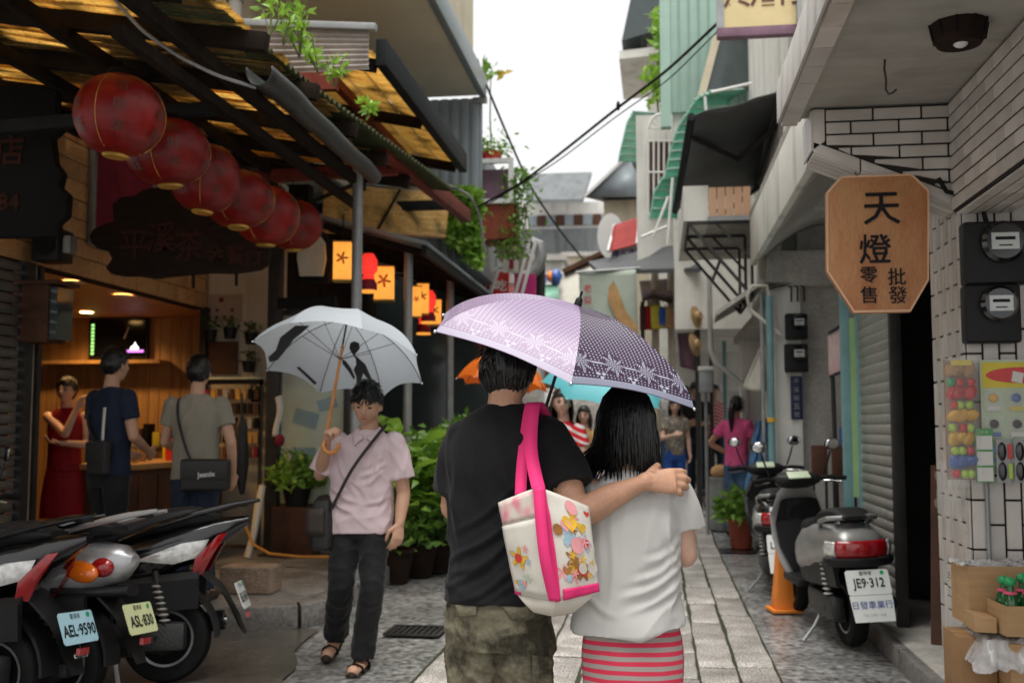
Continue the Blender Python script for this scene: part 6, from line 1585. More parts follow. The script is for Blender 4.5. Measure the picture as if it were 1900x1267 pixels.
# ================================================================== PLANTS
def big_leaf(root, base, tip_dir, ln, wd, mt):
    d = Vector(tip_dir).normalized(); sd = d.cross(Vector((0,0,1))).normalized(); nn_ = sd.cross(d); base = Vector(base)
    b = MB()
    def fn(u, v):
        t = v; w_ = wd*.5*math.sin(math.pi*min(1, t*.92+.08))**.8*(1-.25*t); s_ = (u-.5)*2
        return base + d*ln*t + sd*w_*s_ + nn_*(-.35*ln*t*t + .12*wd*abs(s_) + .02*math.sin(t*14)*abs(s_)) - d*(.1*ln*abs(s_)*(1-t))
    b.grid(fn, 6, 10); b.build('leaf', mt, root, recalc=False, smooth=60)
random.seed(77)
def potted(name, label, loc, spread, h, n, ln, wd, mt, pot='terracotta', pr=.13, phh=.22, big=0, grp='potted plants'):
    t = thing(name, label, 'potted plant', loc, 0, grp)
    MB().lathe([(0,0),(pr*.72,0),(pr,phh),(pr*1.1,phh),(pr*1.1,phh+.03),(pr*.9,phh+.03),(pr*.85,phh-.02),(0,phh-.02)], 22).build('pot', pot, t)
    st_ = MB()
    for k in range(9):
        a = random.random()*6.28; st_.tube([(0,0,phh-.02),(spread*.3*math.cos(a),spread*.3*math.sin(a),phh+h*.5),(spread*.6*math.cos(a),spread*.6*math.sin(a),phh+h*random.uniform(.6,.95))], [.008,.006,.003], 5)
    st_.build('stems', 'stem', t)
    if big:
        for k in range(big):
            a = random.random()*6.28; e = random.uniform(.1,.9)
            big_leaf(t, (.05*math.cos(a),.05*math.sin(a), phh+h*random.uniform(.25,.9)), (math.cos(a), math.sin(a), e), ln*random.uniform(.7,1.15), wd*random.uniform(.7,1.1), mt)
    def fn():
        r_ = spread*random.random()**.5; a = random.random()*6.28; return (r_*math.cos(a), r_*math.sin(a), phh + .02 + h*random.random()*(1-.5*(r_/spread)**2))
    if n: foliage(n, fn, ln if not big else .10, wd if not big else .06).build('foliage', mt if not big else 'leaf', t, recalc=False)
    return t
q = az(1378, 1008)
potted('pot_plant', 'bushy green plant in a terracotta pot beside the scooters', (q.x-.06, q.y-.6, ground_z(q.y-.6)), .25, .38, 520, .12, .06, 'leaf', pr=.155, phh=.31)
for k, (px, py, sp, h, n, mt, big, lab) in enumerate([
    (735, 1010, .28, .95, 160, 'leaf_lime', 20, 'broad-leaved lime green plant behind the man in pink'),
    (775, 1000, .34, .9, 400, 'leaf_lime', 16, 'lime green plant with long leaves left of the black shirt'),
    (800, 985, .38, 1.1, 1400, 'leaf_lime', 0, 'bushy mid green shrub left of the black shirt'),
    (845, 965, .40, 1.15, 1500, 'leaf', 0, 'leafy shrub between the posts and the black shirt'),
    (880, 950, .42, 1.3, 1400, 'leaf', 0, 'dark green bush under the orange umbrella'),
    (800, 965, .30, .35, 300, 'leaf_dark', 0, 'low dark plant in a red pot at the pavement edge')]):
    Yp = (9.3, 9.7, 10.3, 10.9, 11.8, 10.0)[k]; q = ay(px+(0,4,0,-12,-14,10)[k], 900, Yp); potted('pot_plant', lab, (q.x, Yp, .15 if q.x < -2.4 else .008), sp, h*(1.3 if big else 1.0), n, .11 if not big else .50, .055 if not big else .27, mt, pot='wood_dark', pr=.16, phh=.26, big=big)
q = az(560, 985, .2)
potted('pot_plant', 'small leafy plant in front of the postered glass door', (ay(555,850,9.9).x, 9.85, .62), .26, .35, 420, .10, .05, 'leaf', pot='black_plastic', pr=.14, phh=.18)
tag(MB().box(ay(555,850,9.9).x-.2, ay(555,850,9.9).x+.2, 9.7, 10.0, .152, .619).build('plant_stand', 'cabinet', bevel=.01), 'dark stand carrying the small plant by the glass door', 'stand')
# ivy on the ribbed wall
random.seed(5)
iv = thing('ivy', 'bright green creeper covering the wall above the corrugated eave', 'creeper', (-2.3, 12.9, 3))
vine = MB()
for k in range(14):
    p = ay(random.uniform(825,885), 360+random.uniform(-15,25), 12.25); vine.tube([p, p+Vector((random.uniform(-.08,.08),-.02,-.35)), p+Vector((random.uniform(-.12,.12),0,-.8))], .006, 5)
vine.build('vines', 'stem', iv, True)
def ivf():
    while True:
        px, py = random.uniform(815,892), random.uniform(345,500)
        if py > 360 + abs(px-850)*.35 - 20 + 14*N3(px*.05, py*.05) and py < 430 + (px-820)*1.0: break
    return ay(px, py, 12.25 + random.uniform(-.15,.12))
foliage(1500, ivf, .10, .075, -.1).build('leaves', 'leaf_lime', iv, True, recalc=False)
hg = thing('hanging_creeper', 'straggly yellow green creeper hanging from the balcony cage', 'creeper', (-1.8, 13.3, 3.6))
b = MB()
for k in range(16):
    p = ay(random.uniform(925,985), random.uniform(300,400), 13.3); b.tube([p, p+Vector((random.uniform(-.06,.06),0,-.3)), p+Vector((random.uniform(-.1,.1),0,-.55))], .006, 5)
b.build('stems', 'stem', hg, True)
def hgf():
    px = random.gauss(955, 16); py = random.uniform(310, 480); return ay(px + (py-390)*-.12, py, 13.3+random.uniform(-.2,.2))
foliage(900, hgf, .085, .04, -.3).build('leaves', 'leaf', hg, True, recalc=False)
fl = thing('flower_pot', 'red pot with a tall thin plant topped by a yellow leaf on the cage', 'potted plant', ay(912, 300, 13.3))
c = ay(912, 302, 13.3)
MB().lathe([(0,0),(.10,0),(.14,.10),(.15,.12),(0,.11)], 18, c).build('pot', 'red_plastic', fl, True)
MB().tube([c+Vector((0,0,.1)), c+Vector((-.02,0,.6)), ay(910,160,13.3), ay(912,125,13.3)], [.012,.01,.008,.005], 6).build('stem', 'stem', fl, True)
b = MB(); b2 = MB()
for k in range(16): leaf_into(b, ay(908+random.uniform(-10,8),128+random.uniform(-6,8),13.3), rdir(), rdir(), .17, .08); 
for k in range(8): leaf_into(b2, ay(930+random.uniform(-6,6),132+random.uniform(-4,8),13.3), rdir(), rdir(), .13, .07)
b.build('crown', 'leaf', fl, True, recalc=False); b2.build('yellow_leaf', 'leaf_yellow', fl, True, recalc=False)
foliage(240, lambda: c + Vector((random.gauss(-.05,.16), random.gauss(0,.1), .08+abs(random.gauss(0,.14)))), .09, .04).build('low_leaves', 'leaf', fl, True, recalc=False)
# weeds on the mossy roof edge
wd_ = [(500,60,.42,'tallest weed sprouting from the roof edge at the top left'),(525,75,.35,'weed sprouting beside the tallest one on the roof edge'),(555,125,.30,'weed in the middle of the roof edge above the gutter'),(590,140,.28,'weed right of the gutter head on the roof edge'),(620,165,.2,'small weed further down the roof edge'),(680,245,.12,'tiny weed near the lower end of the roof edge')]
for k, (px, py, h, lab) in enumerate(wd_):
    p = ax(px, py+40, -2.12+.02*k); p.z = 3.56
    t = thing('roof_weed', lab, 'weed', p, 0, 'weeds on the roof edge')
    b = MB(); f = MB()
    for j in range(5):
        a = random.random()*6.28; tip = Vector((.4*h*math.cos(a), .4*h*math.sin(a), h*random.uniform(.6,1.0))); b.tube([(0,0,0), tip*.5+Vector((0,0,.02)), tip], [.004,.003,.002], 4)
        for m in range(9): leaf_into(f, tip*random.uniform(.35,1.05), rdir()+Vector((0,0,.3)), rdir(), .07, .03)
    b.build('stalks', 'stem', t); f.build('leaves', 'leaf_lime', t, recalc=False)
# climbing plants by the mint house
for k, (px, py, lab) in enumerate(((1228,60,'lime creeper climbing the corner of the mint house, upper'),(1215,150,'lime creeper on the skyline house balcony, lower'))):
    t = thing('wall_plant', lab, 'creeper', ay(px, py, 16), 0, 'creepers on the right')
    foliage(130, lambda: ay(px+random.gauss(0,9), py+random.gauss(0,24), 16+random.uniform(-.2,.2)), .16, .09).build('leaves', 'leaf_lime', t, True, recalc=False); MB().tube([ay(px+6,py-35,16), ay(px,py,16), ay(px+8,py+70,16)], .015, 5).build('stem', 'stem', t, True)

# ================================================================== WIRES
def wire(label, pts, r, mt='wire_black'):
    P_ = []
    for k in range(len(pts)-1):
        a, c = Vector(pts[k]), Vector(pts[k+1]); n = 8
        for j in range(n): t = j/n; P_.append(a.lerp(c, t))
    P_.append(Vector(pts[-1]))
    for _ in range(6): P_ = [P_[0]] + [(P_[i-1]+P_[i]*2+P_[i+1])/4 for i in range(1, len(P_)-1)] + [P_[-1]]
    return tag(MB().tube(P_, r, 6).build('cable', mt), label, 'cable', 'overhead cables')
wire('black cable slanting across the sky from right to left', [ay(1330,45,9.3), ay(1240,130,9.8), ay(1140,205,10.2), ay(1040,285,10.8), ay(960,345,11.4), ay(885,385,12.0)], .014)
wire('thinner twin of the slanting sky cable', [ay(1330,60,9.5), ay(1240,150,10), ay(1145,215,10.3), ay(1035,300,10.9), ay(950,352,11.4), ay(880,395,12.0)], .006)
wire('steep dark cable crossing the sky from the metal fascia', [ay(885,110,12.3), ay(905,165,12.5), ay(945,260,13), ay(985,350,14), ay(1040,430,16), ay(1085,485,18)], .016)
wire('pale cable sweeping from the top left to the gutter', [ay(205,-10,5.0), ay(260,55,5.1), ay(330,105,5.2), ay(400,140,5.3), ay(475,163,5.4)], .010, 'wire_grey')
wire('grey cable sagging below the mossy roof edge, upper', [ay(690,250,8.4), ay(730,300,8.9), ay(775,335,9.5), ay(840,345,10.4), ay(875,365,11), ay(890,400,11.4), ay(900,470,11.6)], .014, 'wire_grey')
wire('thin cable sagging below the roof edge, middle', [ay(660,262,8.0), ay(705,320,8.6), ay(760,350,9.3), ay(835,348,10.4)], .008, 'wire_grey')
wire('thin cable sagging below the roof edge, lower', [ay(645,265,7.8), ay(700,335,8.5), ay(760,356,9.3), ay(830,345,10.4)], .007, 'wire_grey')
wire('thin black cable in front of the reed blind', [ay(505,300,7.6), ay(600,320,8.2), ay(700,350,9), ay(850,350,10.5)], .006)
tag(MB().sph(ay(1147,197,10.15), (.02,.02,.05), 8, 6).build('cable_clip', 'wire_black'), 'small black clip on the slanting sky cable', 'clip')
# motorbike helmet and cardboard at the left edge
q = ay(20, 845, 5.6)
p0, p1 = ay(0, 965, 5.9), ay(160, 1010, 5.9)
tag(MB().hexa([(p0.x-.3,5.9,.3),(p1.x,5.75,.3),(p1.x,5.76,.3),(p0.x-.3,5.91,.3),(p0.x-.3,5.9,p0.z-.02),(p1.x,5.75,p0.z+.02),(p1.x,5.76,p0.z+.02),(p0.x-.3,5.91,p0.z-.02)]).build('cardboard_sheet', 'cardboard'), 'flat sheet of brown cardboard behind the left scooters', 'cardboard')
# ================================================================== PEOPLE
from mathutils.bvhtree import BVHTree
C('skin', (.50,.275,.18), .48, var=.16, vs=11, fine=.06, sss=.12, spec=.35, bump=.05, bs=160)
C('skin_tan', (.53,.31,.21), .5, var=.08, vs=14, sss=.10, spec=.35)
C('skin_pale', (.58,.36,.27), .5, var=.06, vs=14, sss=.12, spec=.35)
C('lip', (.36,.11,.10), .45, var=.1)
C('hair_black', (.0045,.004,.004), .34, var=.4, vs=30, stretch=(1,1,.12), spec=.5, bump=.5, bs=140)
C('hair_brown', (.012,.007,.005), .4, var=.4, vs=30, bump=.4, bs=120)
C('tee_black', (.010,.0095,.011), .85, var=.25, vs=5, sheen=.06, bump=.15, bs=400)
C('tee_white', (.52,.51,.495), .85, var=.03, vs=4, sheen=.1, bump=.08, bs=400)
C('polo_pink', (.64,.51,.535), .85, var=.06, vs=7, bump=.12, bs=380)
C('trouser_black', (.014,.014,.015), .7, var=.3, vs=6, sheen=.1)
C('camo', (.040,.036,.024), .85, c2=(.16,.145,.10), vs=6, bump=.2, bs=240, fine=.15)
_m = MATS['camo'].node_tree.nodes
for _q in _m:
    if _q.bl_idname == 'ShaderNodeMapRange' and abs(_q.inputs[1].default_value-.3) < 1e-4 and _q.inputs[3].default_value == 0: _q.inputs[1].default_value, _q.inputs[2].default_value = .43, .55
C('tee_grey', (.27,.25,.20), .85, var=.08); C('polo_navy', (.018,.026,.05), .8, var=.15); C('dress_red', (.26,.008,.014), .6, var=.15)
C('tee_pink', (.78,.12,.30), .8, var=.08); C('jeans', (.07,.13,.24), .8, var=.35, vs=9); C('jeans_dark', (.025,.035,.06), .8, var=.3)
C('floral', (.03,.035,.06), .8, c2=(.42,.36,.26), vs=28); C('tee_dark', (.02,.02,.022), .8, var=.2); C('shirt_yellow', (.66,.50,.05), .8, var=.1)
C('denim_blue', (.03,.09,.34), .8, var=.2); C('bag_black', (.014,.013,.013), .5, var=.25, bump=.2, bs=200); C('leather', (.03,.02,.014), .55, var=.3)
C('strap_pink', (.80,.045,.20), .7, var=.05, bump=.12, bs=300); C('bag_cream', (.70,.67,.60), .8, var=.05, bump=.12, bs=260); C('bag_base', (.60,.56,.49), .8, var=.06)
C('gingham', (.78,.30,.36), .8, c2=(.72,.66,.58), vs=26, detail=0); C('umb_grey', (.58,.63,.68), .5, var=.05, vs=2, trl=.45, spec=.3); C('umb_orange', (.90,.20,.02), .5, var=.06, trl=.35); C('umb_cyan', (.14,.56,.62), .5, var=.06, trl=.35)
C('shaft_wood', (.55,.22,.05), .35, var=.2, vs=9); C('print_black', (.035,.036,.04), .6, var=.1); C('sandal', (.03,.022,.018), .6, var=.3)
# stripes for skirt and shirt
def striped(name, c1, c2, per, duty=.5, diag=0):
    m = mat(name, c1, .85, var=.05, bump=.08, bs=300); n, L, b = nodes_of(m)
    tc = n.new('ShaderNodeTexCoord'); sp = n.new('ShaderNodeSeparateXYZ'); L.new(tc.outputs['Object'], sp.inputs[0])
    nz = n.new('ShaderNodeTexNoise'); nz.inputs['Scale'].default_value = 9; L.new(tc.outputs['Object'], nz.inputs['Vector'])
    a = n.new('ShaderNodeMath'); a.operation = 'MULTIPLY_ADD'; a.inputs[1].default_value = .008; L.new(nz.outputs['Fac'], a.inputs[0]); L.new(sp.outputs['Z'], a.inputs[2])
    last = a
    if diag:
        ab = n.new('ShaderNodeMath'); ab.operation = 'ABSOLUTE'; L.new(sp.outputs['X'], ab.inputs[0]); d_ = n.new('ShaderNodeMath'); d_.operation = 'MULTIPLY_ADD'; d_.inputs[1].default_value = diag; L.new(ab.outputs[0], d_.inputs[0]); L.new(a.outputs[0], d_.inputs[2]); last = d_
    k = n.new('ShaderNodeMath'); k.operation = 'MULTIPLY'; k.inputs[1].default_value = 1/per; L.new(last.outputs[0], k.inputs[0])
    f = n.new('ShaderNodeMath'); f.operation = 'FRACT'; L.new(k.outputs[0], f.inputs[0]); g = n.new('ShaderNodeMath'); g.operation = 'GREATER_THAN'; g.inputs[1].default_value = duty; L.new(f.outputs[0], g.inputs[0])
    mx = n.new('ShaderNodeMixRGB'); mx.inputs[1].default_value = (*c1,1); mx.inputs[2].default_value = (*c2,1); L.new(g.outputs[0], mx.inputs[0]); L.new(mx.outputs[0], b.inputs['Base Color'])
striped('skirt_stripe', (.62,.045,.09), (.36,.31,.29), .028)
striped('red_stripe', (.55,.02,.03), (.66,.58,.56), .06, .6, .5)

def catmull(pts, sub=5):
    P_ = [pts[0]] + list(pts) + [pts[-1]]; out = []
    for i in range(1, len(P_)-2):
        for j in range(sub):
            t = j/sub; a, b_, c, d = P_[i-1], P_[i], P_[i+1], P_[i+2]
            out.append([.5*((2*b_[k]) + (-a[k]+c[k])*t + (2*a[k]-5*b_[k]+4*c[k]-d[k])*t*t + (-a[k]+3*b_[k]-3*c[k]+d[k])*t**3) for k in range(len(b_))])
    out.append(list(pts[-1])); return out
def limb(mb, pts, rad, n=16, round_=True, sub=5):
    rad = [r if isinstance(r, (tuple, list)) else (r, r) for r in rad]
    q = catmull([[*p, *r] for p, r in zip(pts, rad)], sub)
    mb.tube([v[:3] for v in q], [(max(.002, v[3]), max(.002, v[4])) for v in q], n)
    if round_:
        for p, r in ((pts[0], rad[0]), (pts[-1], rad[-1])): mb.sph(p, max(r)*.97, 14, 10)
    return mb
def torso(mb, rings, n=28, p=2.5, sub=4):
    q = catmull([list(r) for r in rings], sub); L_ = []
    for z, cx, cy, a, b_ in q:
        ring = []
        for k in range(n):
            t = 2*math.pi*k/n; ca, sa = math.cos(t), math.sin(t)
            ring.append((cx + a*math.copysign(abs(ca)**(2/p), ca), cy + b_*math.copysign(abs(sa)**(2/p), sa), z))
        L_.append(ring)
    return mb.loft(L_)
def remesh(mb, voxel, sm, name, mt, parent, fold=None, post=None, smf=.5):
    t = mb.build('tmp', 'black', None, smooth=0)
    if voxel:
        md = t.modifiers.new('r', 'REMESH'); md.mode = 'VOXEL'; md.voxel_size = voxel
        if sm: ms = t.modifiers.new('s', 'SMOOTH'); ms.iterations = sm; ms.factor = smf
        dg = bpy.context.evaluated_depsgraph_get(); me = bpy.data.meshes.new_from_object(t.evaluated_get(dg), depsgraph=dg)
    else: me = t.data.copy()
    old = t.data; bpy.data.objects.remove(t); bpy.data.meshes.remove(old)
    me.name = name; me.materials.clear(); me.materials.append(MATS[mt] if isinstance(mt, str) else mt)
    if fold:
        no = [v.normal.copy() for v in me.vertices]; co = [v.co.copy() for v in me.vertices]
        for v, p, q in zip(me.vertices, co, no): v.co = p + q*fold(p, q)
    me.polygons.foreach_set('use_smooth', [True]*len(me.polygons))
    ob = bpy.data.objects.new(name, me); col.objects.link(ob); ob.parent = parent
    return ob
def ridge(x): return 1 - abs(x)*2
def folds(amp, freq, dirv, seed=0, sharp=2, stretch=.18):
    d = Vector(dirv).normalized(); s1 = d.orthogonal().normalized(); s2 = d.cross(s1)
    def f(p, n_):
        q = Vector((p.dot(d)*freq*stretch, p.dot(s1)*freq, p.dot(s2)*freq)) + Vector((seed, seed*.7, seed*1.3))
        a = noise.noise(q); b_ = noise.noise(q*2.1 + Vector((5,1,3)))
        r_ = max(0, ridge(a))**sharp
        return amp*(r_ - .45 + .35*b_)
    return f
def creases(lines, amp, w, back=True):
    def f(p, n_):
        k = sstep(.04, -.03, p.y) if back else sstep(-.04, .03, p.y)
        if k <= 0: return 0
        t = 0
        for (x0, z0, x1, z1, a) in lines:
            dx, dz = x1-x0, z1-z0; L2 = dx*dx+dz*dz; u = ((p.x-x0)*dx+(p.z-z0)*dz)/L2
            if u < -.15 or u > 1.15: continue
            fade = math.sin(math.pi*max(0, min(1, (u+.15)/1.3)))
            d = ((p.x-x0)*dz-(p.z-z0)*dx)/math.sqrt(L2) + .008*math.sin(u*5+x0*30)
            t += a*fade*(math.exp(-(d/w)**2) - .75*math.exp(-((d-1.9*w)/(1.2*w))**2))
        return amp*t*k
    return f
def head_pt(x, y, z, fem=0):
    p = Vector((x*.074, y*.093, z*.113))
    if z < 0:
        t = -z; p.x *= 1 - (.24+.14*fem)*t**1.8
        p.y *= (1 - .06*t) if y > 0 else (1 - .42*t)
        p.y += .014*t*t
    if y > 0:
        p.y = p.y*(1-.10*y*y)
        p.y += .027*math.exp(-(x/.17)**2)*math.exp(-((z+.20)/.15)**2) + .012*math.exp(-(x/.12)**2)*math.exp(-((z+.02)/.2)**2)
        p.y += .006*math.exp(-((z-.20)/.10)**2)*math.exp(-(x/.7)**2)
        p.y -= .011*math.exp(-((abs(x)-.40)/.20)**2)*math.exp(-((z-.05)/.12)**2)
        p.y += .008*math.exp(-(x/.30)**2)*math.exp(-((z+.50)/.09)**2)
        p.y += .010*math.exp(-(x/.35)**2)*math.exp(-((z+.88)/.16)**2)
    return p
def head_into(mb, M, s=1.0, fem=0, ears=True):
    n, m = 36, 28; vs = []; g = MB()
    for j in range(m+1):
        t = math.pi*j/m
        for k in range(n):
            a = 2*math.pi*k/n; g.v.append(head_pt(math.sin(t)*math.cos(a), math.sin(t)*math.sin(a), math.cos(t), fem)*s)
    for j in range(m):
        for k in range(n): g.f.append([j*n+k, j*n+(k+1)%n, (j+1)*n+(k+1)%n, (j+1)*n+k])
    if ears:
        for sx in (-1, 1): g.sph((sx*.077*s, -.006*s, -.008*s), (.012*s, .020*s, .031*s), 10, 8)
    mb.add([M @ v for v in g.v], g.f)
def face(parent, M, s=1.0, look_down=False, fem=0, detail=True):
    for sx in (-1, 1):
        b = MB().sph(M @ Vector((sx*.030*s, .0755*s, .006*s)), (.0125*s,.007*s,(.0035 if look_down else .0065)*s), 12, 8, M.to_3x3()); b.build('eye', 'ink', parent)
        if detail: MB().tube([M @ Vector((sx*(.014+.012*k)*s, (.086-.0035*k*k)*s, (.026+.003*math.sin(k))*s)) for k in range(4)], [.0028*s,.0036*s,.0032*s,.0015*s], 6).build('eyebrow', 'hair_black', parent)
    if detail: MB().sph(M @ Vector((0, .0835*s, -.0545*s)), (.020*s,.007*s,.0055*s), 12, 8, M.to_3x3()).build('mouth', 'lip', parent)
def hair_cap(parent, M, s=1.0, mt='hair_black', front=.42, side=.02, back=-.42, puff=1.10, top=.012, seed=1, name='hair', strands=700):
    n, m = 64, 40; g = MB(); keep = {}
    for j in range(m+1):
        t = math.pi*j/m*.78
        for k in range(n):
            a = 2*math.pi*k/n; x, y, z = math.sin(t)*math.cos(a), math.sin(t)*math.sin(a), math.cos(t)
            lim = (front if y > .35 else (lerp(side, front, max(0, (y-.05)/.3)) if y > .05 else lerp(side, back, min(1, -y*1.3+.05)))) + .10*N3(a*5, seed) + .05*N3(a*17, seed)
            if z < lim: keep[(j,k)] = False
            zz = max(z, lim-.02)
            p = head_pt(x, min(y, .75), max(z, lim-.03))
            rr = 1 + .05*N3(a*7, t*3, seed) + .035*N3(a*20, t*2.2, seed+4)
            p = Vector((p.x*puff*rr, p.y*puff*rr - .002, p.z*(puff*.98) + top*max(0, z)))*s
            g.v.append(M @ p)
    for j in range(m):
        for k in range(n):
            ids = [(j,k),(j,(k+1)%n),(j+1,(k+1)%n),(j+1,k)]
            if sum(1 for q in ids if keep.get(q) is False) < 4: g.f.append([a*n+b_ for a, b_ in ids])
    rs_ = random.Random(seed); sg_ = MB()
    for _ in range(int(strands)):
        j = rs_.randint(0, m-1); k = rs_.randint(0, n-1)
        if keep.get((j,k)) is False: continue
        p = g.v[j*n+k]; c_ = M @ Vector((0,0,0)); o_ = (p-c_)
        dn = M.to_3x3() @ Vector((rs_.uniform(-.3,.3), .25 if o_.length and (M.inverted() @ p).y > 0 else -.1, -1)); dn = dn - o_.normalized()*dn.dot(o_.normalized()); dn = dn.normalized() if dn.length > 1e-3 else dn
        ln_ = rs_.uniform(.018,.042)*s
        sg_.tube([p - o_*.02, p + o_*.045 + dn*ln_*.4, p + o_*rs_.uniform(.02,.06) + dn*ln_], [.0026*s,.0022*s,.0004], 3, cap=False)
    if sg_.v: sg_.build('hair_strands', mt, parent, recalc=False, smooth=60)
    return g.build(name, mt, parent, recalc=True, smooth=60, solid=.008)
def hand_into(mb, wrist, fdir, pn, side, curl=(.5,.5,.5,.5), thumb=.4, s=1.0, spread=.12):
    w_ = Vector(wrist); f = Vector(fdir).normalized(); pn = Vector(pn); pn = (pn - f*pn.dot(f)).normalized(); lat = f.cross(pn)*side
    mb.tube([w_ - f*.01*s, w_+f*.03*s, w_+f*.065*s, w_+f*.092*s], [(.026*s,.019*s),(.034*s,.019*s),(.040*s,.016*s),(.038*s,.013*s)], 14, up=pn)
    L_ = (.072, .080, .075, .058); tips = []
    for i in range(4):
        o = (.030 - .0195*i)*s; base = w_ + f*(.084 - .006*abs(i-1.2))*s + lat*o
        d = (f + lat*(spread*(1.3-i*.85)))
        d.normalize(); a = 0; p = base; pts = [p - d*.015*s, p]; r_ = [.0105*s, .0105*s]
        for j, fr in enumerate((.45,.32,.25)):
            a += curl[i]*(1.0 if j else .75); dd = d*math.cos(a) + pn*math.sin(a); p = p + dd*L_[i]*fr*1.18*s; pts.append(p); r_.append((.0098,.0088,.0068)[j]*s)
        mb.tube(pts, r_, 10); mb.sph(pts[-1], r_[-1], 10, 8)
        for q, rr in zip(pts[1:-1], r_[1:-1]): mb.sph(q, rr*1.04, 10, 8)
        tips.append(pts[-1])
    tb = w_ + f*.022*s + lat*.028*s; d1 = (f*.62 + lat*.72 + pn*.3*thumb).normalized(); d2 = (f*.9 + lat*(.25-.5*thumb) + pn*.9*thumb).normalized()
    p1 = tb + d1*.042*s; p2 = p1 + d2*.034*s; p3 = p2 + d2*.026*s
    mb.tube([tb-d1*.012*s, tb, p1, p2, p3], [.016*s,.0155*s,.012*s,.011*s,.008*s], 10); mb.sph(p3, .008*s, 10, 8); mb.sph(p1, .0122*s, 10, 8)
    return tips

# ---------------------------------------------------------------- the man with the arm round the woman
YC = 3.5
mx_ = ay(928, 900, YC).x
man = thing('person', 'man seen from behind in a black T-shirt and camouflage trousers, arm round the woman', 'person', (mx_, YC, 0))
def LM(px, py, dy=0.0):
    q = ay(px, py, YC+dy); return Vector((q.x-mx_, q.y-YC, q.z))
UMB_A = Vector((0,0,0)); UA = ay(1072, 566, 3.6); UN = Vector((.3147,-.1538,.9366)).normalized()
grip = UA - UN*.52 - Vector((mx_, YC, 0))
sL, sR = LM(856,806), LM(1022,805)
eL, eR = Vector((sL.x-.035, .03, 1.115)), LM(1070,952,-.10)
wL = grip + Vector((-.055,-.02,-.01)); wR = LM(1197,893,-.125)
hd = LM(944,688,.02); nk = LM(938,752,.0)
body = MB()
MH = Matrix.Translation(hd) @ Matrix.Rotation(R(-14),4,'Z') @ Matrix.Rotation(R(-3),4,'X') @ Matrix.Rotation(R(4),4,'Y')
head_into(body, MH, 1.08)
limb(body, [hd+Vector((0,-.03,-.06)), nk+Vector((0,-.005,.02)), nk+Vector((0,0,-.06))], [.056,.058,.075])
torso(body, [(.86,0,0,.14,.09),(1.0,0,0,.13,.085),(1.2,0,0,.15,.09),(1.33,.01,0,.15,.085),(1.40,.01,0,.09,.06)])
limb(body, [sL+Vector((.01,0,-.02)), (sL+eL)/2, eL], [.036,.044,.042]); limb(body, [eL, (eL+wL)/2+Vector((0,0,-.01)), wL], [.042,.041,.028])
limb(body, [sR, (sR+eR)/2, eR], [.055,.052,.046])
limb(body, [eR, eR.lerp(wR,.22)+Vector((0,0,-.006)), eR.lerp(wR,.5)+Vector((0,0,.002)), eR.lerp(wR,.8), wR], [.047,.049,.043,.031,(.030,.024)])
hand_into(body, wR, (1,.16,.02), (-.1,1,-.32), 1, (.52,.54,.56,.60), 2.4, 1.06, .08)
hand_into(body, wL, (.75,.45,.25), (.45,-.6,.0), -1, (.95,.95,.95,.95), .8, 1.0, .02)
for sx in (-1, 1): limb(body, [(sx*.09,0,.9),(sx*.095,.02,.5),(sx*.10,-.02,.12)], [.075,.052,.038]); limb(body, [(sx*.10,-.03,.05),(sx*.11,.14,.035)], [(.04,.035),(.042,.025)])
remesh(body, .0045, 5, 'body', 'skin', man)
hair_cap(man, MH, 1.08, 'hair_black', .45, -.10, -.62, 1.14, .022, 3)
CRM = creases([(-.14,.87,.06,1.03,1),(-.15,.95,.07,1.10,.9),(-.10,.83,.10,.95,.8),(-.145,1.25,-.12,.98,.7),(-.12,1.05,.08,1.20,.6),(-.05,.83,.12,.90,.6),(-.16,.90,-.02,.97,.6),(.06,1.3,.12,1.08,.6)], .010, .011)
def fold_man(p, n_):
    a = folds(.0085, 9, (.62,0,-.78), 2.2, 2, .16)(p, n_)*sstep(1.36,1.15,p.z)
    b_ = folds(.005, 13, (.25,0,-1), 7.1, 2, .2)(p, n_)
    c = folds(.006, 16, (1,0,.1), 4, 2, .3)(p, n_)*sstep(.98,.87,p.z)
    return CRM(p, n_) + (a + b_*.7)*1.5*(1-.6*sstep(.86,.82,p.z)) + c*.3
sh = MB()
torso(sh, [(.812,-.012,0,.176,.122),(.86,-.012,0,.172,.118),(1.0,-.012,0,.160,.105),(1.14,-.008,0,.168,.112),(1.26,.0,-.005,.185,.118),(1.345,.008,-.005,.180,.108),(1.405,.012,0,.145,.085),(1.452,.016,.0,.085,.070),(1.468,.016,.005,.066,.066)], 36)
dL = (eL-sL); limb(sh, [sL+Vector((.02,0,-.005)), sL+dL*.4+Vector((-.006,0,0)), sL+dL*.80], [(.064,.064),(.066,.070),(.066,.074)], round_=False); sh.sph(sL+Vector((.012,0,-.012)), .066, 16, 12)
dR = (eR-sR); limb(sh, [sR+Vector((-.02,0,-.005)), sR+dR*.35, sR+dR*.68], [(.078,.078),(.076,.082),(.078,.088)], round_=False); sh.sph(sR+Vector((-.015,0,-.010)), .070, 16, 12)
remesh(sh, .0055, 14, 'shirt', 'tee_black', man, fold_man)
pt = MB()
torso(pt, [(.66,-.005,.0,.165,.105),(.77,-.008,0,.166,.110),(.82,-.010,0,.156,.100),(.90,-.010,0,.135,.085)], 32)
for sx in (-1, 1): limb(pt, [(sx*.082-.004,0,.80),(sx*.086-.004,.004,.66),(sx*.090,.01,.48),(sx*.095,.0,.28),(sx*.10,-.01,.06)], [(.090,.108),(.092,.100),(.085,.088),(.080,.084),(.085,.09)], round_=False)
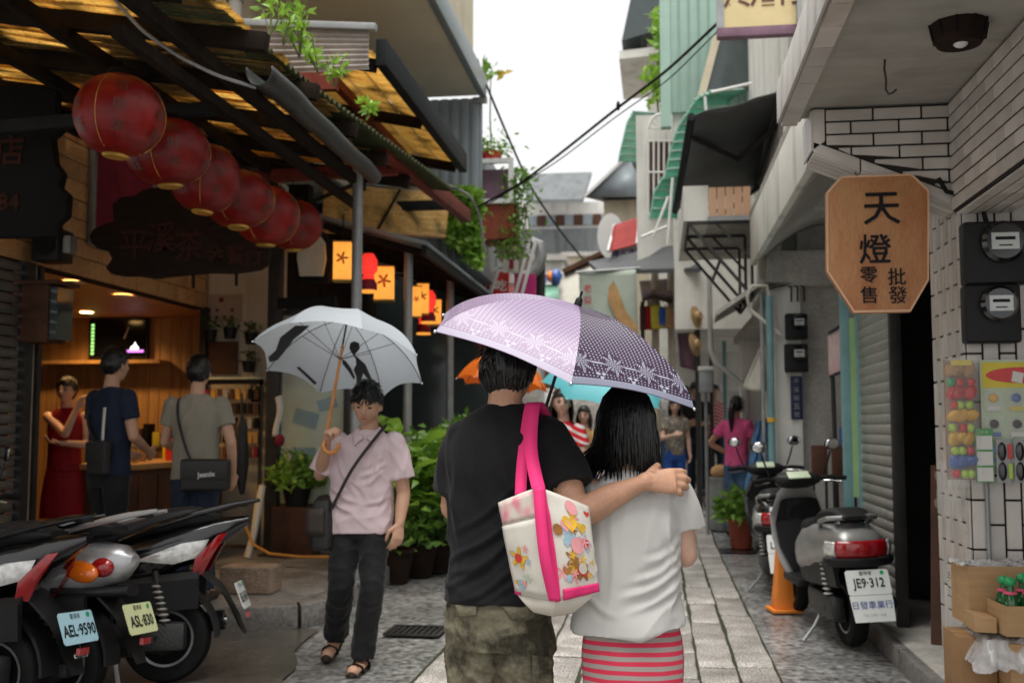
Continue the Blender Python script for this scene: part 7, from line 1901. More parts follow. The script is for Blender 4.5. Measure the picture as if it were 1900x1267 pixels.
def fold_camo(p, n_): return (1-.9*sstep(.76,.82,p.z))*1.3*( folds(.008, 11, (.8,0,.5), 3, 2, .35)(p, n_) + folds(.006, 17, (-.7,0,.6), 9, 2, .4)(p, n_))
remesh(pt, .0065, 4, 'trousers', 'camo', man, fold_camo)
# back pockets, belt line, cargo pocket
def patch(parent, pts, mt, name, yb, th=.006, seg=10):
    q = [Vector(p) for p in pts]
    b = MB(); b.grid(lambda u, v: (q[0].lerp(q[1],u).lerp(q[3].lerp(q[2],u),v)) + Vector((0,-.006*math.sin(u*3.14)*math.sin(v*3.14),0)), seg, seg)
    return b.build(name, mt, parent, recalc=False, solid=th)
patch(man, [LM(845,1122,-.098),LM(885,1120,-.106),LM(884,1140,-.110),LM(850,1144,-.100)], 'camo', 'pocket_flap', 0)
patch(man, [LM(928,1120,-.108),LM(985,1124,-.096),LM(980,1142,-.100),LM(952,1150,-.108)], 'camo', 'pocket_flap', 0)
patch(man, [LM(988,1215,-.096),LM(1024,1218,-.06),LM(1024,1267,-.06),LM(988,1267,-.098)], 'camo', 'cargo_pocket', 0, .012)
for sx in (-1, 1): limb(MB(), [(sx*.10,-.05,.04),(sx*.112,.17,.035)], [(.048,.045),(.05,.035)]).build('shoe', 'black_plastic', man)

# ---------------------------------------------------------------- the woman in white
wx_ = ay(1170, 900, YC).x
wom = thing('person', 'woman seen from behind in a loose white T-shirt and red striped skirt', 'person', (wx_, YC, 0))
def LW(px, py, dy=0.0):
    q = ay(px, py, YC+dy); return Vector((q.x-wx_, q.y-YC, q.z))
hw = LW(1162,784,.03); nw = LW(1163,868,.0)
aL, aR = LW(1103,908), LW(1255,905)
eWL, eWR = Vector((aL.x-.02,.05,.98)), LW(1272,1030,.03)
wWL, wWR = Vector((-.06,.24,1.05)), Vector((eWR.x-.03,.20,1.13))
MW = Matrix.Translation(hw) @ Matrix.Rotation(R(-6),4,'Z')
bw_ = MB(); head_into(bw_, MW, .96, 1)
limb(bw_, [hw+Vector((0,-.02,-.05)), nw, nw+Vector((0,0,-.06))], [.047,.049,.062])
torso(bw_, [(.70,0,0,.15,.1),(.95,0,0,.115,.08),(1.12,0,0,.135,.085),(1.20,0,0,.10,.06)])
limb(bw_, [aL, eWL], [.04,.036]); limb(bw_, [eWL, wWL], [.036,.023]); limb(bw_, [aR, (aR+eWR)/2, eWR], [.043,.043,.040]); limb(bw_, [eWR, (eWR+wWR)/2, wWR], [.040,.037,.024])
hand_into(bw_, wWR, (-.3,.5,.5), (-.8,0,0), -1, (.5,.5,.5,.5), .4, .9); hand_into(bw_, wWL, (.2,.8,.2), (.6,0,-.4), 1, (.5,.5,.5,.5), .4, .9)
for sx in (-1, 1): limb(bw_, [(sx*.08,0,.75),(sx*.08,.01,.42),(sx*.08,-.01,.10)], [.07,.05,.034]); limb(bw_, [(sx*.08,-.03,.045),(sx*.085,.13,.03)], [(.035,.03),(.036,.02)])
remesh(bw_, .0055, 4, 'body', 'skin_pale', wom)
ws = MB()
torso(ws, [(.725,-.006,.0,.186,.138),(.77,-.006,0,.180,.132),(.84,-.004,0,.168,.122),(.98,0,0,.164,.115),(1.09,.004,-.002,.166,.108),(1.165,.006,0,.150,.090),(1.215,.006,0,.110,.068),(1.250,.0,.0,.075,.058)], 36)
dw = eWR-aR; limb(ws, [aR+Vector((-.03,0,.005)), aR+dw*.30+Vector((.004,0,0)), aR+dw*.66+Vector((.004,-.004,.01))], [(.062,.060),(.064,.070),(.060,.078)], round_=False); ws.sph(aR+Vector((-.02,0,-.002)), .064, 16, 12)
dl_ = eWL-aL; limb(ws, [aL+Vector((.03,0,.005)), aL+dl_*.3, aL+dl_*.6], [(.062,.06),(.064,.07),(.062,.078)], round_=False)
CRW = creases([(.165,.98,.03,.90,1),(.168,.94,-.01,.85,1),(.17,.90,.0,.80,1),(.165,1.02,.06,.96,.7),(.12,1.10,.135,.92,.8),(-.15,1.08,-.13,.82,.6),(-.05,1.10,-.07,.80,.4),(.06,1.12,.05,.86,.4),(-.16,.86,-.04,.79,.6)], .011, .011)
def fold_white(p, n_):
    side = sstep(.02,.14,p.x)
    a = folds(.011, 8, (.75,0,.62), 1.3, 2, .15)(p, n_)*sstep(.90,.76,p.z)
    b_ = folds(.009, 9, (.12,0,1), 6.5, 2, .12)(p, n_)*(.35+.8*side)
    c = folds(.012, 12, (1,0,.38), 3.3, 2, .18)(p, n_)*side*sstep(.92,.80,p.z)
    hem = .012*math.sin(p.x*26+1)*sstep(.82,.75,p.z)
    q = CRW(p, n_) + (a + b_ + c)*1.1; k = sstep(.86,.76,p.z)
    return q*(1-.55*k) + hem*.5 + .004*k
wso = remesh(ws, .006, 5, 'shirt', 'tee_white', wom, fold_white)
for v in wso.data.vertices:      # curved hem, lower on the left
    if v.co.z < .88: v.co.z += (.030*sstep(.0,.17,v.co.x))*sstep(.88,.73,v.co.z)
sk_ = MB(); torso(sk_, [(.30,0,0,.150,.12),(.48,0,0,.158,.125),(.64,0,0,.166,.120),(.74,0,0,.152,.10),(.82,0,0,.13,.085)], 36)
remesh(sk_, .007, 4, 'skirt', 'skirt_stripe', wom, folds(.007, 9, (.1,0,1), 2.5, 2, .15))
for sx in (-1, 1): limb(MB(), [(sx*.08,-.04,.03),(sx*.087,.15,.028)], [(.042,.035),(.043,.028)]).build('shoe', 'sandal', wom)
# bob hair: dense shell plus strands
random.seed(2)
hb = MB(); zc = hw.z
def hair_path(a, jit=0, n=12, ln=1.0, lift=1.0):
    """a: azimuth from back (0) to the temples (+-2.2)"""
    out = []
    zend = 1.262 - .02*abs(a) + .012*math.sin(a*7+1) + jit*.03
    for k in range(n):
        t = k/(n-1)
        if t < .45:
            u = t/.45*math.pi/2*1.02; rx, ry, rz = .093*lift, .108*lift, .128*lift
            p = Vector((math.sin(u)*math.sin(a)*rx, -math.sin(u)*math.cos(a)*ry*1.0, math.cos(u)*rz))
        else:
            u = (t-.45)/.55; z = lerp(-.002, zend-zc, u*ln); bulge = 1 + .10*math.sin(u*2.2) - .06*u*u
            p = Vector((math.sin(a)*.093*lift*bulge, -math.cos(a)*.108*lift*bulge, z))
            p.x += -.055*u**4*sstep(-.3,-1.1,a)*1.2 + .006*u*math.sin(a*5)
            p.y += .020*u*u
        out.append(hw + p + Vector((0,-.004,.0)))
    return out
rings = [hair_path(lerp(-2.15,2.15,i/40), 0, 14, 1, .955) for i in range(41)]
for i in range(40):
    o = len(hb.v)
    hb.v += rings[i] + rings[i+1]; n = 14
    for k in range(n-1): hb.f.append([o+k, o+k+1, o+n+k+1, o+n+k])
hb.build('hair', 'hair_black', wom, recalc=True, smooth=60, solid=.012)
st_ = MB()
for i in range(1500):
    a = random.uniform(-2.15,2.15); P_ = hair_path(a, random.uniform(-1.6,1.2), 9, random.uniform(.92,1.04), random.uniform(.965,1.03))
    cl = round(a*9)/9
    P_ = [p + Vector(((cl-a)*.10*(k/8)**2 + .004*N3(i,k*.5), .003*N3(k*.5,i), 0)) for k, p in enumerate(P_)]
    st_.tube(P_, [.0022]*7+[.0016,.0004], 3, cap=False)
for i in range(160):
    a = random.uniform(-2.1,2.1); P_ = hair_path(a, random.uniform(-2.5,2), 9, random.uniform(.85,1.08), random.uniform(1.0,1.07))
    P_ = [p + Vector((.02*N3(i*.7,k*.4)*(k/8), .015*N3(k*.4,i*.7)*(k/8), 0)) for k, p in enumerate(P_)]
    st_.tube(P_, [.0011]*8+[.0003], 3, cap=False)
st_.build('hair_strands', 'hair_black', wom, recalc=False, smooth=60)

# ---------------------------------------------------------------- tote bag on his shoulder (plain hearts and flowers print)
YB = 3.24
tl, tn, tr_ = ay(925,932,3.33), ay(998,903,3.20), ay(1092,940,3.29)
bl_, bn_, br_ = ay(958,1100,3.32), ay(1030,1116,3.21), ay(1111,1096,3.29)
bag = thing('tote_bag', 'cream canvas tote bag with pink straps and a heart and flower print on his shoulder', 'bag', (tn.x, YB, bn_.z))
def bagface(A, B, Cc, D, bulge, nx=14, ny=20):
    nrm = (B-A).cross(D-A).normalized()
    if nrm.y > 0: nrm = -nrm
    return lambda u, v: A.lerp(B,u).lerp(D.lerp(Cc,u),v) + nrm*(bulge*max(0,math.sin(u*math.pi))**.7*max(0,math.sin(min(1,v*.9+.1)*math.pi))**.7 + .004*N3(u*5,v*7,A.x*9))
ff = bagface(tn, tr_, br_, bn_, .028); fs = bagface(tl, tn, bn_, bl_, .016)
fb = lambda u, v: Vector(ff(1-u,v))*0 + tr_.lerp(tl,u).lerp(br_.lerp(bl_,u),v) + Vector((0,.09*math.sin(u*math.pi),0))
MB().grid(ff, 16, 22).build('front_panel', 'bag_cream', bag, True, recalc=False, solid=.004); MB().grid(fs, 12, 22).build('gusset', 'bag_cream', bag, True, recalc=False, solid=.004); MB().grid(fb, 16, 14).build('back_panel', 'bag_cream', bag, True, recalc=False, solid=.004)
bot = ay(1020,1143,3.25)
def base(u, v):
    a = bl_.lerp(bn_, min(1,u*2)) if u < .5 else bn_.lerp(br_, (u-.5)*2)
    c = Vector((bot.x + (a.x-bot.x)*.45, lerp(3.27,3.32,abs(u-.5)), bot.z + .012*abs(u-.5)))
    return a.lerp(c, v) + Vector((0,-.022*math.sin(v*math.pi*.8),0))
MB().grid(base, 24, 8).build('base_panel', 'bag_base', bag, True, recalc=False, solid=.004)
def onface(fn, u0, u1, v0, v1, off, name, mt, nu=6, nv=16):
    A_ = [Vector(fn(.5,.5)), Vector(fn(.55,.5)), Vector(fn(.5,.55))]; nrm = (A_[1]-A_[0]).cross(A_[2]-A_[0]).normalized()
    if nrm.y > 0: nrm = -nrm
    MB().grid(lambda u, v: Vector(fn(lerp(u0,u1,u), lerp(v0,v1,v))) + nrm*off, nu, nv).build(name, mt, bag, True, recalc=False, solid=.003)
onface(ff, -.01, .11, -.01, 1.0, .006, 'front_strap_band', 'strap_pink', 4, 22); onface(ff, .17, 1.0, .90, 1.0, .006, 'lower_band', 'strap_pink', 14, 4)
onface(fs, .02, .16, .55, 1.0, .006, 'side_band', 'strap_pink', 4, 12); onface(fs, .03, .96, .02, .24, .004, 'gingham_facing', 'gingham', 10, 6); onface(fs, .05, .94, .26, .96, .009, 'side_pocket', 'bag_cream', 10, 14)
def motif(fn, uc, vc, su, sv, shape, mt, name, off=.008):
    A_ = [Vector(fn(uc,vc)), Vector(fn(uc+.05,vc)), Vector(fn(uc,vc+.05))]; nrm = (A_[1]-A_[0]).cross(A_[2]-A_[0]).normalized()
    if nrm.y > 0: nrm = -nrm
    pts = [Vector(fn(min(.99,max(.01,uc+su*x)), min(.99,vc+sv*y))) + nrm*off for x, y in shape]
    c = sum(pts, Vector())/len(pts); MB().add(pts+[c], [(k,(k+1)%len(pts),len(pts)) for k in range(len(pts))]).build(name, mt, bag, True, recalc=False)
heart = [(math.sin(t)**3, -(13*math.cos(t)-5*math.cos(2*t)-2*math.cos(3*t)-math.cos(4*t))/16) for t in [2*math.pi*k/24 for k in range(24)]]
flower = [((.6+.4*math.cos(5*t))*math.cos(t), (.6+.4*math.cos(5*t))*math.sin(t)) for t in [2*math.pi*k/40 for k in range(40)]]
disc = [(math.cos(t), math.sin(t)) for t in [2*math.pi*k/18 for k in range(18)]]
C('print_yellow', (.74,.44,.05), .8, var=.2, vs=30); C('print_brown', (.36,.16,.05), .8, var=.3, vs=20); C('print_red', (.66,.06,.05), .8, var=.1); C('print_blue', (.34,.50,.60), .8, var=.1); C('print_pink', (.78,.34,.36), .8, var=.1)
for (fn, u, v, su, sv, shp, mt) in ((fs,.42,.60,.26,.12,flower,'print_yellow'),(fs,.42,.60,.10,.045,disc,'print_red'),(ff,.74,.45,.17,.11,flower,'print_blue'),(ff,.74,.45,.09,.06,heart,'print_red'),(ff,.42,.62,.15,.11,flower,'print_brown'),(ff,.42,.62,.06,.045,disc,'print_yellow'),(ff,.66,.76,.22,.10,flower,'print_brown'),(ff,.64,.76,.09,.055,heart,'print_red'),(ff,.38,.30,.10,.07,heart,'print_pink'),(ff,.88,.68,.08,.06,flower,'print_yellow'),(ff,.35,.46,.07,.05,heart,'print_blue'),(fs,.52,.80,.14,.05,flower,'poster_green'),(ff,.60,.20,.09,.06,flower,'print_pink')):
    motif(fn, u, v, su, sv, shp, mt, 'printed_motif', .0035 + .0015*(shp is not flower) + (.010 if fn is fs else 0))
random.seed(15)
for k in range(34):
    u, v = random.uniform(.2,.92), random.uniform(.10,.84); shp = random.choice([heart, flower, disc, flower]); sz = random.uniform(.05,.15)
    motif(ff, u, v, sz, sz*.62, shp, random.choice(['print_yellow','print_brown','print_brown','print_red','print_blue','print_pink','bag_base','print_yellow']), 'printed_motif', .0030+.00012*k)
for k in range(9):
    u, v = random.uniform(.2,.85), random.uniform(.42,.9); motif(fs, u, v, random.uniform(.05,.10), random.uniform(.03,.05), random.choice([heart, flower]), random.choice(['print_yellow','print_blue','print_pink']), 'printed_motif', .0125+.0001*k)
# straps over the shoulder
def strap(p0, p1, p2, p3, w, name):
    P_ = catmull([list(p0), list(p1), list(p2), list(p3)], 8); b = MB()
    rr = []
    for i, p in enumerate(P_):
        p = Vector(p); rr.append((p, Vector((w/2,0,0))))
    o = len(b.v)
    for p, s_ in rr: b.v += [p-s_, p+s_]
    for k in range(len(rr)-1): b.f.append([o+2*k, o+2*k+1, o+2*k+3, o+2*k+2])
    b.build(name, 'strap_pink', bag, True, recalc=False, solid=.005)
top_s = ay(993,748,3.44)
strap(Vector((top_s.x+.03,3.56,1.40)), top_s, ay(985,830,3.355), ay(999,906,3.195), .042, 'strap'); strap(Vector((top_s.x+.0,3.56,1.41)), ay(985,750,3.45), ay(970,850,3.375), ay(966,918,3.28), .036, 'strap')
strap(ay(1000,905,3.192), ay(1003,960,3.178), ay(1012,1040,3.172), ay(1029,1114,3.202), .034, 'strap_tail')

# ---------------------------------------------------------------- umbrellas
def umb_mat(name, base_, light, border):
    m = mat(name, base_, .42, var=.06, coat=.15, trl=.0, rvar=.05); n, L, b = nodes_of(m)
    uv = n.new('ShaderNodeUVMap'); sp = n.new('ShaderNodeSeparateXYZ'); L.new(uv.outputs[0], sp.inputs[0])
    def mth(op, a, b_=None, c=None):
        q = n.new('ShaderNodeMath'); q.operation = op
        for i, v in enumerate((a, b_, c)):
            if v is None: continue
            if isinstance(v, (int, float)): q.inputs[i].default_value = v
            else: L.new(v, q.inputs[i])
        return q.outputs[0]
    u, v = sp.outputs['X'], sp.outputs['Y']
    # u is scaled to metres along the rim, v to metres from the rim
    fu = mth('SUBTRACT', mth('FRACT', mth('MULTIPLY', u, 1/.125)), .5)
    a = mth('MULTIPLY', fu, .125); bb = mth('SUBTRACT', v, .115)
    r = mth('SQRT', mth('ADD', mth('MULTIPLY', a, a), mth('MULTIPLY', mth('MULTIPLY', bb, bb), .55)))
    th = mth('ARCTAN2', bb, a)
    pet = mth('MULTIPLY_ADD', mth('COSINE', mth('MULTIPLY', th, 8)), .010, .034)
    inside = mth('LESS_THAN', r, pet)
    ringw = mth('GREATER_THAN', mth('SINE', mth('MULTIPLY', mth('ADD', r, mth('MULTIPLY', mth('SINE', mth('MULTIPLY', th, 6)), .004)), 820)), -.15)
    spoke = mth('GREATER_THAN', mth('SINE', mth('MULTIPLY', th, 12)), -.5)
    flw = mth('MULTIPLY', inside, mth('MULTIPLY', ringw, spoke))
    # linking bar between motifs
    bar = mth('MULTIPLY', mth('LESS_THAN', mth('ABSOLUTE', bb), .0035), mth('GREATER_THAN', mth('ABSOLUTE', fu), .34))
    # small dots
    du = mth('SUBTRACT', mth('FRACT', mth('MULTIPLY', u, 1/.0135)), .5); dv = mth('SUBTRACT', mth('FRACT', mth('MULTIPLY', v, 1/.0135)), .5)
    dot = mth('LESS_THAN', mth('ADD', mth('MULTIPLY', du, du), mth('MULTIPLY', dv, dv)), .045)
    dot = mth('MULTIPLY', dot, mth('MULTIPLY', mth('GREATER_THAN', v, .032), mth('LESS_THAN', v, .42)))
    dot = mth('MULTIPLY', dot, mth('GREATER_THAN', r, .042))
    # lace border
    lace = mth('MULTIPLY', mth('LESS_THAN', v, .036), mth('GREATER_THAN', v, .004))
    lacep = mth('MULTIPLY_ADD', mth('SINE', mth('MULTIPLY', mth('ADD', u, mth('MULTIPLY', v, 1.2)), 900)), .25, .72)
    # small trefoils between the motifs, nearer the rim
    fu2 = mth('SUBTRACT', mth('FRACT', mth('MULTIPLY_ADD', u, 1/.125, .5)), .5); a2 = mth('MULTIPLY', fu2, .125); b2 = mth('SUBTRACT', v, .055)
    r2 = mth('SQRT', mth('ADD', mth('MULTIPLY', a2, a2), mth('MULTIPLY', b2, b2))); th2 = mth('ARCTAN2', b2, a2)
    tref = mth('MULTIPLY', mth('LESS_THAN', r2, mth('MULTIPLY_ADD', mth('SINE', mth('MULTIPLY', th2, 3)), .008, .013)), mth('GREATER_THAN', r2, .006))
    pat = mth('MAXIMUM', mth('MAXIMUM', flw, bar), mth('MAXIMUM', dot, tref))
    mx1 = n.new('ShaderNodeMixRGB'); mx1.inputs[1].default_value = (*base_,1); mx1.inputs[2].default_value = (*light,1); L.new(pat, mx1.inputs[0])
    mx2 = n.new('ShaderNodeMixRGB'); mx2.inputs[2].default_value = (*border,1); L.new(mth('MULTIPLY', lace, lacep), mx2.inputs[0]); L.new(mx1.outputs[0], mx2.inputs[1])
    L.new(mx2.outputs[0], b.inputs['Base Color'])
umb_mat('umb_purple_sheen', (.215,.145,.25), (.36,.33,.41), (.33,.31,.40))  # paler panels: sky sheen on the purple cloth, painted into the base colour
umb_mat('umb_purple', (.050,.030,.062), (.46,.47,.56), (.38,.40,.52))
def umbrella(root, A, n_, roll, Rr, h, K, mats, depth=1.05, sag=.05, res=14, nv=14, shaft=.8, ribs=True, shaft_mat='dark_steel', hook=None):
    A = Vector(A); n_ = Vector(n_).normalized(); a = Vector((0,1,0)).cross(n_).normalized(); b_ = n_.cross(a)
    def rib(k, v):
        t = v*depth; rr = Rr*math.sin(t)/math.sin(depth); dr = h*(1-math.cos(t))/(1-math.cos(depth)); an = roll + 2*math.pi*k/K
        return A - n_*dr + (a*math.cos(an) + b_*math.sin(an))*rr
    chord = 2*Rr*math.sin(math.pi/K); panels = []
    for k in range(K):
        g = MB(); uvs = []
        for j in range(nv+1):
            for i in range(res+1):
                u, v = i/res, j/nv
                vv = v*(1 - sag*math.sin(math.pi*u)*v)
                p = rib(k, vv).lerp(rib(k+1, vv), u) + n_*(.010*math.sin(math.pi*u)*math.sin(math.pi*min(1,v*1.0))*-.6)
                g.v.append(p); uvs.append(((u-.5)*chord*v + .0, (1-v)*Rr*1.06))
        for j in range(nv):
            for i in range(res): q = j*(res+1)+i; g.f.append([q, q+1, q+res+2, q+res+1])
        ob = g.build('canopy_panel', mats[k % len(mats)], root, True, recalc=False, smooth=60)
        ul = ob.data.uv_layers.new(name='UVMap')
        for lp_ in ob.data.loops: ul.data[lp_.index].uv = uvs[lp_.vertex_index]
        panels.append(ob)
        if ribs:
            MB().tube([rib(k, v/8) - n_*.006 for v in range(9)], [.0022]*9, 5).build('rib', 'dark_steel', root, True); MB().sph(rib(k,1.0), .006, 8, 6).build('rib_tip', 'chrome', root, True)
            MB().tube([rib(k,.5) - n_*.006, A - n_*(h*.85+.02)], .0018, 4).build('stretcher', 'dark_steel', root, True)
    MB().lathe([(0,.0),(.014,0),(.012,.02),(.004,.03),(.004,.05),(0,.05)], 12, A, (Vector((0,0,1)).rotation_difference(n_)).to_matrix()).build('ferrule', 'black_plastic', root, True)
    MB().tube([A, A - n_*shaft*.45, A - n_*shaft], [.006,.006,.006], 8).build('shaft', shaft_mat, root, True)
    return a, b_, rib
pu = thing('umbrella', 'purple patterned folding umbrella over the couple', 'umbrella', UA)
s36 = 3.6/3.1
umbrella(pu, UA, UN, 3.8725, .4369*s36, .1695*s36, 6, ['umb_purple_sheen','umb_purple','umb_purple','umb_purple_sheen','umb_purple','umb_purple_sheen'], depth=1.25, shaft=.56)
e = UA - UN*.50; MB().tube([e+UN*.0, e-UN*.06], [.013,.015], 10).build('handle', 'black_plastic', pu, True)

# ---------------------------------------------------------------- the man in the pink polo shirt
YM = 6.07
px_ = ay(672, 900, YM).x
pm_ = thing('person', 'man in a pale pink polo shirt walking with a grey umbrella, looking down', 'person', (px_, YM, 0))
def LP(px, py, dy=0.0):
    q = ay(px, py, YM+dy); return Vector((q.x-px_, q.y-YM, q.z))
hp = LP(681,750,-.04); np2 = LP(686,800,.0)
aR_, aL_ = LP(622,822), LP(736,822)      # his right arm is on the picture's left
eR_, wR_ = LP(594,880,-.02), LP(606,822,-.20)
eL_, wL_ = LP(749,915,.02), LP(741,972,-.05)
MP = Matrix.Translation(hp) @ Matrix.Rotation(R(180+4),4,'Z') @ Matrix.Rotation(R(-20),4,'X') @ Matrix.Rotation(R(-4),4,'Y')
bp = MB(); head_into(bp, MP, 1.07)
limb(bp, [hp+Vector((.005,.03,-.06)), np2, np2+Vector((0,0,-.07))], [.052,.056,.07])
torso(bp, [(.84,0,0,.14,.09),(1.0,0,0,.14,.09),(1.2,0,0,.14,.085),(1.28,.015,0,.115,.065),(1.33,.035,0,.075,.05)])
limb(bp, [aR_, (aR_+eR_)/2, eR_], [.048,.046,.040]); limb(bp, [eR_, (eR_+wR_)/2, wR_], [.040,.038,.026])
limb(bp, [aL_, (aL_+eL_)/2, eL_], [.048,.046,.040]); limb(bp, [eL_, eL_.lerp(wL_,.4), wL_], [.040,.039,.027])
GH = ay(606, 806, YM-.22) - Vector((px_, YM, 0))
hand_into(bp, wR_, (GH-wR_)+Vector((.02,-.02,.02)), (.75,-.5,.2), 1, (.95,.95,.95,.95), .8, 1.0, .02)
hand_into(bp, wL_, (-.05,-.25,-1), (-.6,.6,0), -1, (.45,.5,.55,.6), .5, 1.0, .04)
hR, kR, anR = Vector((-.085,0,.86)), LP(633,1083,-.08), LP(624,1170,.20)
hL, kL, anL = Vector((.075,0,.86)), LP(690,1090,-.10), LP(672,1212,-.06)
for h_, k_, a_ in ((hR,kR,anR),(hL,kL,anL)): limb(bp, [h_, k_, a_], [.07,.05,.038])
fR = [anR+Vector((0,.05,-.025)), anR+Vector((-.006,-.06,-.085)), anR+Vector((-.012,-.125,-.115))]; fL = [anL+Vector((0,.05,-.05)), anL+Vector((-.005,-.07,-.062)), anL+Vector((-.01,-.15,-.07))]
for f_ in (fR, fL): limb(bp, f_, [(.034,.032),(.040,.026),(.038,.014)])
remesh(bp, .006, 4, 'body', 'skin_tan', pm_)
hair_cap(pm_, MP, 1.07, 'hair_black', .30, .0, -.5, 1.12, .008, 8, strands=1100); face(pm_, MP, 1.07, True)
ps_ = MB()
torso(ps_, [(LP(670,988).z,-.015,0,.202,.130),(.92,-.012,0,.196,.120),(1.05,-.006,0,.186,.116),(1.17,.0,0,.190,.118),(1.27,.012,0,.186,.108),(1.315,.02,0,.155,.086),(1.345,.034,0,.105,.072),(1.368,.040,0,.076,.064)], 36)
d = eR_-aR_; limb(ps_, [aR_+Vector((.02,0,0)), aR_+d*.5, aR_+d*.95], [.074,.074,(.074,.078)], round_=False); ps_.sph(aR_+Vector((.015,0,0)), .073, 14, 10)
d = eL_-aL_; limb(ps_, [aL_+Vector((-.02,0,0)), aL_+d*.4, aL_+d*.70], [.074,.076,(.078,.084)], round_=False); ps_.sph(aL_+Vector((-.015,0,0)), .073, 14, 10)
CRP = creases([(-.16,1.02,.0,.95,1),(-.17,.96,-.03,.90,1),(.16,1.16,.03,1.10,1),(.15,1.12,.04,1.05,.9),(.14,1.20,.08,1.08,.8),(-.12,1.20,-.02,1.0,.6),(.05,.93,.17,.98,.7),(-.05,1.1,.06,.98,.6)], .012, .013)
def fold_pink(p, n_): return CRP(p, n_) + folds(.009, 8, (.8,0,.5), 5, 2, .2)(p, n_)*sstep(1.15,.95,p.z)+folds(.006, 12, (-.6,0,.7), 8, 2, .25)(p, n_)+folds(.008, 10, (.4,0,1), 3, 2, .2)(p, n_)*sstep(.0,.12,p.x)*.8
remesh(ps_, .0075, 4, 'shirt', 'polo_pink', pm_, fold_pink)
# collar, placket and buttons
cb_ = MB(); cN = np2 + Vector((.0,-.028,-.008))
for sx in (-1, 1):
    q = [cN+Vector((sx*.062,.03,.035)), cN+Vector((sx*.008,-.072,-.035)), cN+Vector((sx*.055,-.095,-.075)), cN+Vector((sx*.088,-.02,-.005))]
    b = MB(); b.grid(lambda u, v: q[0].lerp(q[1],u).lerp(q[3].lerp(q[2],u),v)+Vector((0,-.01*math.sin(u*3.14),.008*math.sin(v*3.14))), 8, 5); b.build('collar', 'polo_pink', pm_, recalc=False, solid=.006)
MB().tube([np2+Vector((.068*math.cos(t), .004+.066*math.sin(t), -.030+.016*math.sin(t))) for t in [2*math.pi*k/24 for k in range(25)]], [(.007,.020)]*25, 8).build('collar_band', 'polo_pink', pm_)
pp_ = MB()
torso(pp_, [(.74,-.008,0,.165,.11),(.83,-.012,0,.170,.108),(.90,-.014,0,.150,.09),(.96,-.014,0,.13,.08)], 30)
for h_, k_, a_ in ((hR,kR,anR),(hL,kL,anL)):
    limb(pp_, [h_+Vector((0,0,-.08)), h_.lerp(k_,.5), k_, k_.lerp(a_,.5), a_+Vector((0,.0,-.015))], [(.095,.105),(.088,.09),(.075,.08),(.074,.076),(.076,.082)], round_=False)
remesh(pp_, .0085, 4, 'trousers', 'trouser_black', pm_, lambda p, n_: folds(.009, 10, (.3,0,1), 4, 2, .3)(p, n_)+folds(.008, 14, (1,0,.3), 6, 2, .4)(p, n_)*.7)
for f_ in (fR, fL):
    so = MB(); limb(so, [q+Vector((0,0,-.024)) for q in f_]+[f_[-1]+Vector((0,-.025,-.02))], [(.040,.012),(.046,.013),(.044,.012),(.03,.010)]); s_ob = so.build('sandal', 'sandal', pm_)
    for k in (.25, .62): c = f_[0].lerp(f_[2], k) if k < .5 else f_[1].lerp(f_[2], .45); MB().tube([c+Vector((-.046,0,-.02)), c+Vector((-.036,-.004,.018)), c+Vector((0,-.006,.033)), c+Vector((.036,-.004,.018)), c+Vector((.046,0,-.02))], [(.018,.004)]*5, 8, up=(0,0,1)).build('sandal_strap', 'sandal', s_ob)
# shoulder bag with strap across the chest
sb = thing('shoulder_bag', 'black shoulder bag slung across the man in pink', 'bag', (px_, YM, 1.0))
b = MB(); P_ = [LP(716,790,-.02), LP(700,808,-.115), LP(655,868,-.155), LP(622,930,-.13), LP(606,960,-.05)]
q = catmull([list(v) for v in P_], 6); b.tube([v for v in q], [(.006,.019)]*len(q), 8, up=(0,-1,0)); b.xf(Matrix.Translation((px_,YM,0))); b.build('strap', 'bag_black', sb, True)
b = MB(); c = LP(607,965,.0)+Vector((px_,YM,0)); b.loft([[(c.x+dx*w_*.07+.0*z, c.y+dy*w_*.14, c.z+z) for dx, dy in ((-1,-.8),(-.6,-1),(.6,-1),(1,-.8),(1,.8),(.6,1),(-.6,1),(-1,.8))] for z, w_ in ((-.17,.7),(-.15,1),(.0,1.0),(.12,.8),(.15,.5))]); b.build('pouch', 'bag_black', sb, True, bevel=.01)
MB().grid(lambda u, v: (c.x+.03-.11*u, c.y-.148+.0*u, c.z+.08-.16*v), 4, 4).build('flap', 'leather', sb, True, recalc=False, solid=.006)
# his umbrella
gu = thing('umbrella', 'grey umbrella with black figure prints and a curved wooden handle', 'umbrella', ay(645,590,6.0))
A6 = ay(645,590,6.0); n6 = Vector((.0398,.3814,.9236)).normalized()
umbrella(gu, A6, n6, 6.7836, .506, .2962, 8, ['umb_grey'], depth=1.15, sag=.07, shaft=.20, shaft_mat='black_plastic')
hE = Vector((px_+GH.x, YM+GH.y, GH.z)); 
MB().tube([A6-n6*.18, A6.lerp(hE,.5), hE], [.009,.009,.011], 10).build('wooden_shaft', 'shaft_wood', gu, True)
hk = [hE, hE+Vector((-.008,-.02,-.05))] + [hE+Vector((.035-.045*math.cos(t), -.03, -.06-.045*math.sin(t))) for t in [math.pi*k/8*1.08 for k in range(9)]]
MB().tube(hk, [.012]*len(hk), 10).build('crook_handle', 'shaft_wood', gu, True)
